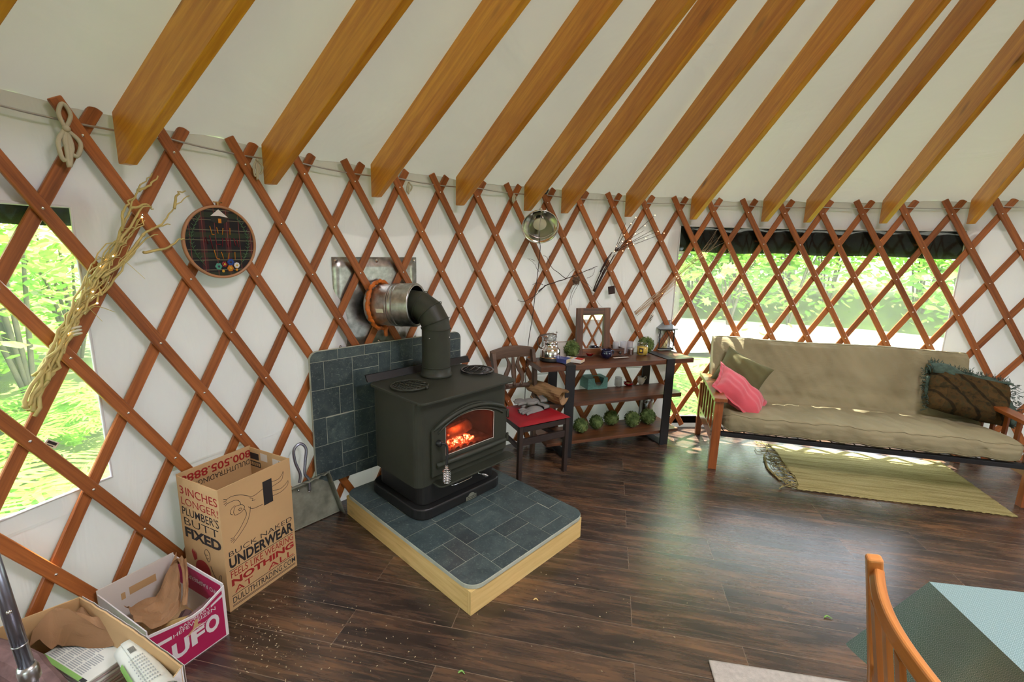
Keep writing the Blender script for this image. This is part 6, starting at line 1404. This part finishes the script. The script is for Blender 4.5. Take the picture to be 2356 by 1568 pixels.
# polished tube of the stove tool / tripod in the corner
q0, q1 = at_z(-14, 1300, .92), at_z(66, 1545, .62); d_ = (q1 - q0); mb = MB(); Q = lambda t: q0 + d_ * t
e = thing('metal_pole', 'shiny grey telescopic metal pole at the lower left corner of the photo', 'pole', WORLD, tuple(Q(3.05)))
mb.tube([Q(-.4), Q(.93)], .0145, 18); mb.build('upper_tube', A['polegrey'], e)
mb = MB(); mb.tube([Q(.93), Q(.97), Q(1.06), Q(1.08)], [.0165, .0205, .0205, .017], 18); mb.build('collar', A['steel'], e)
mb = MB(); mb.tube([Q(1.08), Q(3.05)], .0115, 16); mb.build('lower_tube', A['polegrey'], e)
mb = MB(); mb.ball(Q(.42) + (CAM - Q(.42)).normalized() * .013, .0062, 12, 8); mb.build('button', A['chrome'], e)
mb = MB(); mb.tube([Q(.72), Q(.735)], .0150, 18); mb.build('ring_mark', A['steel'], e)

# ---------------------------------------------------------------- galvanised dustpan leaning on the wall
DP = Frame(-3.262, 2.128, math.atan2(.221, .183)); e = thing('dustpan', 'galvanised steel dustpan with looped tube handle standing behind the tall box', 'dustpan', DP, (.14, .06, 0)); TL = Matrix.Translation((0, 0, 0)) @ Matrix.Rotation(-.09, 4, 'X')
mb = MB(); out_ = [(-.11, 0), (.285, 0), (.215, .285), (.165, .272), (.15, .285), (.14, .270), (.128, .283), (.06, .27), (-.11, .262)]
mb.add([TL @ Vector((x, 0, z)) for x, z in out_], [tuple(range(len(out_)))], None); mb.build('pan_sheet', A['galvdull'], e, solid=.0015)
mb = MB()
for a, b in (((.285, 0), (.215, .285)), ((.215, .285), (.06, .27)), ((.06, .27), (-.11, .262)), ((-.11, .262), (-.11, 0))):
    n = 8; mb.grid(lambda u, v, a=a, b=b: TL @ Vector((a[0] + (b[0] - a[0]) * u + .008 * v, -.05 * v, a[1] + (b[1] - a[1]) * u + (.010 * v if a != (.285, 0) else 0) + (.006 * math.sin(u * 21) * v if b == (.06, .27) else 0))), n, 2)
mb.build('raised_rim', A['galvdull'], e, solid=.0012)
mb = MB(); mb.tube([TL @ Vector((x, -.003, .006)) for x in lin(8, -.11, .285)], .003, 5); mb.build('rolled_lip', A['galvdull'], e)
mb = MB(); P = [TL @ Vector(v) for v in smooth_path([(.105, -.012, .215), (.105, -.014, .285), (.085, -.015, .325), (.098, -.01, .40), (.112, -.005, .47), (.085, .0, .508), (.045, .0, .485), (.042, -.005, .41), (.06, -.01, .335), (.05, -.012, .285)], 6)]
mb.tube(P, .0085, 10); mb.build('tube_handle', A['polegrey'], e)
for x, z in ((.105, .205), (.045, .235)):
    mb = MB(); mb.lathe([(.008, 0), (.008, .002), (.004, .005), (0, .006)], 10, TL @ Matrix.Translation((x, -.002, z)) @ Matrix.Rotation(PI / 2, 4, 'X')); mb.build('rivet', A['chrome'], e)

# ---------------------------------------------------------------- embroidery hoop
hc, = [at_R(507, 557, R0 - .016)]; th = math.atan2(hc.x, hc.y); HF = Frame(hc.x, hc.y, -th, 0); hz = hc.z
e = thing('embroidery_hoop', 'round embroidery hoop with dark plaid cloth stitched with flowers, hung on the lattice', 'embroidery hoop', HF, (0, 0, hz)); r_ = .166
RX = Matrix.Translation((0, 0, hz)) @ Matrix.Rotation(PI / 2, 4, 'X')
MB().lathe([(r_ - .010, -.006), (r_, -.006), (r_ + .002, -.002), (r_ + .002, .010), (r_ - .001, .012), (r_ - .009, .012), (r_ - .010, .008), (r_ - .010, -.006)], 72, RX).build('wooden_rim', A['hoop'], e)
MB().lathe([(0, .006), (r_ - .009, .006)], 64, RX).build('plaid_fabric', A['plaid'], e)
mb = MB(); mb.tube([(-.018, -.004, hz + r_ + .016), (.022, -.004, hz + r_ + .016)], .0032, 8); mb.box(-.004, .004, -.008, .004, hz + r_ - .002, hz + r_ + .018); mb.build('screw_clasp', A['brass'], e)
FZ_ = lambda x, z, y=-.0076: (x, y, hz + z)
def stitch(name, L, m, r=.0014): mb = MB(); [mb.tube([FZ_(a, b) for a, b in P], r, 4) for P in L]; mb.build(name, m, e)
mb = MB(); mb.add([FZ_(-.038, .118), FZ_(0, .150), FZ_(.042, .115), FZ_(.0, .120)], [(0, 3, 2, 1)], None); mb.build('applique_roof', A['white'], e)
mb = MB(); mb.add([FZ_(.038 * math.cos(a), .103 + .018 * math.sin(a), -.0070) for a in lin(20, 0, 2 * PI)[:-1]], [tuple(range(18, -1, -1))], None); mb.build('applique_hut', A['stoveb'], e)
mb = MB(); mb.add([FZ_(-.005, .088, -.0082), FZ_(.009, .088, -.0082), FZ_(.009, .108, -.0082), FZ_(-.005, .108, -.0082)], [(0, 1, 2, 3)], None); mb.build('applique_door', A['thr_y'], e)
stitch('orange_stitching', [[(-.045, .072), (-.038, .035)], [(-.040, .035), (-.028, .034)], [(-.015, .068), (-.010, .04)], [(.014, .066), (.008, .034)], [(.046, .068), (.044, .036)], [(-.036, -.035), (-.028, -.075)], [(-.028, -.075), (-.014, -.078)], [(-.004, -.045), (.004, -.076)], [(.032, -.048), (.024, -.080)], [(.060, -.045), (.058, -.08)]], A['thr_y'], .0019)
stitch('red_stitching', [[(-.075, .0), (-.068, .025), (-.060, -.01)], [(-.05, .03), (-.04, -.03)], [(-.025, .02), (-.02, -.012)], [(-.02, -.01), (-.002, -.01)], [(.008, .02), (.004, -.02)], [(.022, .022), (.03, -.022)], [(.042, .02), (.04, -.02)], [(.06, .02), (.066, -.016)], [(.074, .014), (.08, -.02)]], A['thr_r'], .002)
for s_ in (-1, 1):
    L = []; P = [(s_ * (.100 + .030 * math.sin(PI * t)) * (1 - .18 * abs(2 * t - 1) ** 2), .118 - .225 * t) for t in lin(15, 0, 1)]; L.append(P)
    for k in range(1, 14): x, z = P[k]; L += [[(x, z), (x - .011, z + .010)], [(x, z), (x + .011, z + .010)]]
    stitch('leaf_sprig', L, A['thr_g'], .0010)
def flower(x, z, r, m, m2, n=6):
    mb = MB()
    for k in range(n): a = 2 * PI * k / n; mb.ball(FZ_(x + r * .55 * math.cos(a), z + r * .55 * math.sin(a)), r * .42, 8, 5, (1, .3, 1))
    mb.build('stitched_flower', m, e); mb = MB(); mb.ball(FZ_(x, z, -.0095), r * .34, 8, 5, (1, .4, 1)); mb.build('flower_centre', m2, e)
flower(-.022, -.112, .017, A['cuff2'], A['blue']); flower(.006, -.102, .014, A['redglass'], A['booky']); flower(.036, -.093, .018, A['bookb2'], A['blue']); flower(.032, -.122, .016, A['thr_y'], A['booky']); flower(.064, -.108, .015, A['white'], A['booky'], 8); flower(-.002, -.134, .007, A['booky'], A['thr_y'], 5); flower(.062, -.130, .007, A['thr_y'], A['booky'], 5)
for k in range(3):
    pass
# ---------------------------------------------------------------- twig bundles with fairy lights
def px(x, y, off=.03): return at_R(x, y, R0 - off)
def bundle(name, lab, guide, nst, r0_, mat, seed, spread, lights, kink=.012, cat='branches', grp=None, lr=.0042, base_off=.03):
    """guide: list of (px, py, half-width px); strands wander inside the guide"""
    rg = random.Random(seed); c = px(*guide[len(guide) // 2][:2]); e = thing(name, lab, cat, WORLD, tuple(c), group=grp); mb = MB(); allp = []
    for k in range(nst):
        o = rg.uniform(-1, 1); P = []; end = len(guide) - (rg.choice(((1, 2, 2, 3) if nst > 14 else (0, 0, 1, 2))) if nst > 6 else 0); st = rg.choice((0, 0, 1)) if nst > 6 else 0
        for i in range(st, end):
            x, y, h = guide[i]; a, b = guide[max(0, i - 1)], guide[min(len(guide) - 1, i + 1)]; dx_, dy_ = b[0] - a[0], b[1] - a[1]; L = math.hypot(dx_, dy_); oo = o * h + rg.uniform(-.28, .28) * h
            P.append(px(x - dy_ / L * oo, y + dx_ / L * oo, base_off + rg.uniform(-.012, .02)))
        if len(P) < 2: continue
        S = smooth_path(P, 4); n = len(S); S = [p + Vector((rg.gauss(0, 1), rg.gauss(0, 1) * .4, rg.gauss(0, 1))) * kink * .25 for p in S]
        rr = r0_ * rg.uniform(.7, 1.25); mb.tube(S, [rr * (1.15 - .85 * i / n) for i in range(n)], 5); allp += S[n // 4:]
        if spread and rg.random() < .8:
            q = S[int(n * rg.uniform(.55, .85))]; T = (S[-1] - S[0]).normalized(); sd = Vector((rg.gauss(0, .6), rg.gauss(0, .2), rg.gauss(0, .6))); L = rg.uniform(.06, .16)
            mb.tube(smooth_path([q, q + (T + sd * .5) * L * .5, q + (T + sd * 1.2) * L], 4), [rr * .45 * (1 - .08 * i) for i in range(9)], 4)
    mb.build('twigs', mat, e)
    for k in range(lights):
        p = rg.choice(allp) + (CAM - c).normalized() * .006; mb = MB(); mb.ball(p, lr, 8, 5); mb.build('fairy_light', A['bulb'], e)
    return e
tb = bundle('willow_bundle', 'bundle of pale curly willow branches with tiny lights at the left window', [(66, 945, 17), (100, 870, 19), (135, 800, 14), (165, 735, 14), (202, 680, 24), (244, 620, 34), (295, 562, 40), (345, 518, 46), (385, 485, 46)], 18, .0058, A['twig'], 4, 1, 11, .030, lr=.0034)
mb = MB(); rg = random.Random(3)
for P in ([(222, 640), (262, 575), (282, 520), (300, 480), (316, 440), (330, 418), (350, 398)], [(280, 530), (283, 490), (298, 462), (312, 455)], [(316, 440), (345, 425), (365, 405)], [(232, 640), (300, 590), (330, 540), (372, 515), (400, 478), (435, 448)], [(400, 480), (405, 455), (412, 442), (428, 440)], [(290, 590), (320, 550), (350, 528), (390, 515)], [(330, 580), (380, 572), (410, 552), (424, 550)], [(300, 480), (335, 470), (350, 478)], [(270, 560), (300, 520), (328, 476), (352, 480)]):
    S = smooth_path([px(x, y, .035) for x, y in P], 5); S = [p + Vector((rg.gauss(0, .0022), 0, rg.gauss(0, .0022))) for p in S]; mb.tube(S, [.0062 * (1 - .7 * i / len(S)) for i in range(len(S))], 6)
mb.build('long_branches', A['twig'], tb)
mb = MB(); p = px(166, 764, .03)
for dz in (-.012, .0, .012): mb.tube([p + Vector((.03 * math.cos(a), .018 * math.sin(a), dz + .01 * math.cos(a))) for a in lin(13, 0, 2 * PI)[:-1]], .004, 6, closed=True)
mb.build('string_tie', A['white2'], tb)
bundle('pale_twig_bundle', 'bundle of thin pale twigs with tiny lights across the left edge of the wide window', [(1462, 722, 5), (1500, 690, 7), (1530, 668, 9), (1560, 640, 10), (1600, 605, 14), (1640, 582, 30), (1672, 560, 38)], 11, .0022, A['twig2'], 9, 1, 6, .006, lr=.003)
dk = bundle('dark_twig_lights', 'black twig bundle with glowing tips on the lattice above the mirror', [(1366, 670, 2), (1385, 628, 4), (1402, 598, 5), (1412, 582, 5)], 7, .0055, A['dtwig'], 2, 0, 0, .003)
mb = MB(); tips = [(1463, 500), (1452, 514), (1440, 512), (1507, 495), (1482, 530), (1503, 528), (1514, 532), (1528, 536), (1436, 540), (1425, 565), (1450, 555), (1432, 553)]; LT = [(1463, 500), (1452, 514), (1436, 540), (1432, 555), (1419, 566), (1414, 578), (1507, 495), (1484, 519), (1462, 537), (1514, 532), (1486, 548), (1450, 553), (1443, 560), (1446, 571), (1433, 577), (1458, 562), (1528, 536)]
rg = random.Random(1)
for x, y in tips: S = smooth_path([px(1413, 580, .03), px(1413 + (x - 1413) * .45 + rg.uniform(-2, 2), 580 + (y - 580) * .5 + rg.uniform(-1, 3), .045), px(x, y, .05)], 5); mb.tube(S, [.0028 * (1 - .5 * i / len(S)) for i in range(len(S))], 5)
mb.build('fan_twigs', A['dtwig'], dk)
for x, y in LT: mb = MB(); mb.ball(px(x, y, .055), .0034, 8, 5); mb.build('fairy_light', A['bulb'], dk)
# branch with a nest
nb_ = thing('nest_branch', 'bare dark branch with a small grey bird nest hanging between lamp and mirror', 'branch', WORLD, tuple(px(1325, 645, .04)))
mb = MB(); rg = random.Random(14)
for P, r in (([(1238, 670), (1260, 655), (1300, 642), (1330, 630), (1374, 612)], .0048), ([(1301, 641), (1285, 627), (1270, 615), (1258, 592), (1250, 588)], .003), ([(1301, 641), (1318, 622), (1325, 618)], .002), ([(1250, 655), (1238, 650), (1225, 655)], .0026), ([(1348, 622), (1360, 620), (1370, 614)], .002), ([(1350, 640), (1364, 632), (1369, 616)], .002), ([(1255, 655), (1245, 667), (1215, 690), (1195, 692), (1192, 688)], .0028), ([(1330, 650), (1316, 670), (1310, 700), (1309, 715)], .0022), ([(1331, 652), (1318, 680), (1313, 702)], .002), ([(1340, 652), (1352, 665), (1365, 676)], .002), ([(1340, 645), (1355, 655), (1361, 662)], .0018), ([(1262, 592), (1268, 585)], .0018), ([(1230, 600), (1222, 596), (1213, 595)], .0018), ([(1240, 625), (1229, 606), (1216, 596)], .002), ([(1345, 640), (1372, 690), (1385, 706)], .0016)):
    S = smooth_path([px(x, y, .04) for x, y in P], 5); S = [p + Vector((rg.gauss(0, .0016), 0, rg.gauss(0, .0016))) for p in S]; mb.tube(S, [r * (1 - .55 * i / len(S)) for i in range(len(S))], 5)
mb.build('branch', A['dtwig'], nb_)
mb = MB(); c = px(1326, 642, .06)
for k in range(90):
    a = rg.uniform(0, 2 * PI); r = .034 * rg.uniform(.75, 1.05); z = rg.uniform(-.045, .02) ; q = [c + Vector((r * math.cos(a + t) * (1 - abs(z) * 6), .8 * r * math.sin(a + t) * (1 - abs(z) * 6), z + rg.uniform(-.006, .006))) for t in (0, .5, 1.0, 1.4)]; mb.tube(q, .0013, 4, cap=False)
mb.ball(c + Vector((0, 0, -.015)), .026, 10, 6, (1, .8, 1.1)); mb.build('nest', A['nest'], nb_)
# small tags
def card_(name, x, y, w_, h_, rot, m, lab, strc=None):
    p = px(x, y, .012); th = math.atan2(p.x, p.y); e = thing(name, lab, 'tag', WORLD, tuple(p)); M = Matrix.Translation(p) @ Matrix.Rotation(-th, 4, 'Z') @ Matrix.Rotation(rot, 4, 'Y')
    mb = MB(); mb.box(-w_ / 2, w_ / 2, -.004, .004, -h_ / 2, h_ / 2, M); mb.build('tag_plate', m, e, bevel=.001); mb = MB(); mb.tube([M @ Vector((0, 0, h_ / 2)), M @ Vector((-.004, 0, h_ / 2 + .06))], .0012, 4); mb.build('string', A['dtwig'], e)
    if strc:
        mb = MB()
        for k in range(4): mb.box(-w_ * .3, w_ * .3, -.0048, -.004, -h_ * .3 + k * h_ * .17, -h_ * .3 + k * h_ * .17 + .006, M)
        mb.build('printed_lines', A['blk'], e)
card_('battery_pack', 1407, 667, .062, .068, -.15, A['dtwig'], 'small dark square battery pack hanging on the wall right of the mirror')
card_('paper_tag', 1497, 731, .034, .075, .42, A['paper'], 'small white printed tag hanging above the lantern', True)
# ---------------------------------------------------------------- clamp lamp
lp = at_R(1243, 522, R0 - .22); LM = thing('clamp_lamp', 'aluminium reflector lamp hanging from a rafter on a cord', 'lamp', WORLD, tuple(lp))
toC = (CAM - lp).normalized(); dirn = (toC * .78 + Vector((.10, -.25, -.62))).normalized(); Q = dirn.to_track_quat('Z', 'Y').to_matrix().to_4x4(); LMx = Matrix.Translation(lp) @ Q
Rr = .138
MB().lathe([(.035, -.125), (.045, -.12), (.075, -.095), (.105, -.062), (.126, -.028), (.134, 0), (Rr, .0), (Rr, .004), (.133, .004), (.124, -.026), (.103, -.060), (.073, -.093), (.043, -.117), (.035, -.119)], 56, LMx).build('reflector', A['alu'], LM)
MB().lathe([(.0, -.19), (.020, -.19), (.024, -.18), (.024, -.12), (.020, -.115), (0, -.115)], 24, LMx).build('socket', A['stoveb'], LM)
MB().lathe([(.016, -.113), (.022, -.10), (.044, -.062), (.050, -.045), (.050, -.038), (.048, -.036), (0, -.0355)], 40, LMx).build('bulb', A['white2'], LM)
mb = MB(); mb.tube(smooth_path([LMx @ Vector((-.137, .0, .004)), LMx @ Vector((-.06, -.06, .02)), LMx @ Vector((.03, -.075, .022)), LMx @ Vector((.137, -.01, .004))], 8), .0018, 5); mb.tube(smooth_path([LMx @ Vector((0, .137, .004)), LMx @ Vector((-.01, .03, .024)), LMx @ Vector((-.008, -.075, .022))], 6), .0018, 5); mb.build('wire_guard', A['chrome'], LM)
hk = at_R(1247, 442, R0 - .17); top_ = LMx @ Vector((0, 0, -.19))
mb = MB(); mb.tube([hk, hk * .5 + lp * .5 + Vector((0, 0, .06)), lp + Vector((0, 0, .11))], .0022, 5); mb.ball(lp + Vector((0, 0, .125)), .012, 8, 6); mb.tube(smooth_path([lp + Vector((0, 0, .12)), lp + Vector((.02, .02, .10)), top_ + Vector((0, 0, .01))], 4), .004, 6); mb.build('hanging_string', A['rope'], LM)
mb = MB(); mb.lathe([(.018, -.004), (.018, .004), (.010, .010), (.006, .02), (0, .022)], 16, Matrix.Translation(hk) @ toC.to_track_quat('Z', 'Y').to_matrix().to_4x4()); mb.tube(smooth_path([hk, hk + Vector((.03, -.01, -.01)), hk + Vector((.045, -.01, .02))], 4), .006, 6); mb.build('spring_clamp', A['blackm'], LM)
mb = MB(); P = smooth_path([top_, lp + Vector((.0, .03, -.10)), at_R(1243, 570, R0 - .05), at_R(1238, 620, R0 - .02), at_R(1232, 670, R0 - .02), at_R(1225, 730, R0 - .02), at_R(1216, 785, R0 - .02), at_R(1210, 850, R0 - .02), at_R(1207, 950, R0 - .02), at_R(1206, 1010, R0 - .02)], 6); mb.tube(P, .0028, 6); mb.build('power_cord', A['cord'], LM)
# ---------------------------------------------------------------- debris on the floor
rg = random.Random(44); mb = MB()
for k in range(420):
    c = rg.choice(((700, 1480, 120, 50), (820, 1440, 200, 60), (600, 1500, 60, 40), (560, 1440, 40, 40), (1350, 1390, 300, 80), (700, 1330, 60, 60))); x, y = rg.gauss(c[0], c[2]), rg.gauss(c[1], c[3])
    if not (540 < x < 2000 and 1310 < y < 1567): continue
    p = at_z(x, y, .0012); s_ = rg.uniform(.0006, .0022); a = rg.uniform(0, 3); mb.box(-s_ * 1.6, s_ * 1.6, -s_ * .5, s_ * .5, -.001, s_ * .6, Matrix.Translation(p) @ Matrix.Rotation(a, 4, 'Z'))
mb.build('wood_dust', A['pages'], at=tuple(at_z(800, 1450, 0)), label='pale wood crumbs scattered on the floor in front of the hearth pad', cat='crumbs', kind='stuff')
def chip(x, y, s_, m, lab, nm='wood_chip', cat='wood chip', rot=.5):
    p = at_z(x, y, .0); mb = MB(); mb.tube(smooth_path([(p.x - s_, p.y, .004), (p.x, p.y + s_ * .5, .007), (p.x + s_ * .9, p.y - s_ * .3, .004)], 4), [.0022, .003, .0035, .0036, .0034, .003, .0026, .002, .0015], 6); mb.build(nm, m, at=tuple(p), label=lab, cat=cat)
chip(1233, 1381, .012, A['pine'], 'small pale wood chip on the floor right of the hearth pad'); chip(1905, 1422, .018, A['ngreen'], 'curled green leaf bit on the floor left of the dining chair', 'leaf_scrap', 'leaf'); chip(1062, 1549, .014, A['ngreen'], 'small green leaf scrap on the floor at the bottom of the photo', 'leaf_scrap', 'leaf')
chip(1026, 1265, .004, A['pine'], 'tiny pale chip lying on the slate hearth') if False else None
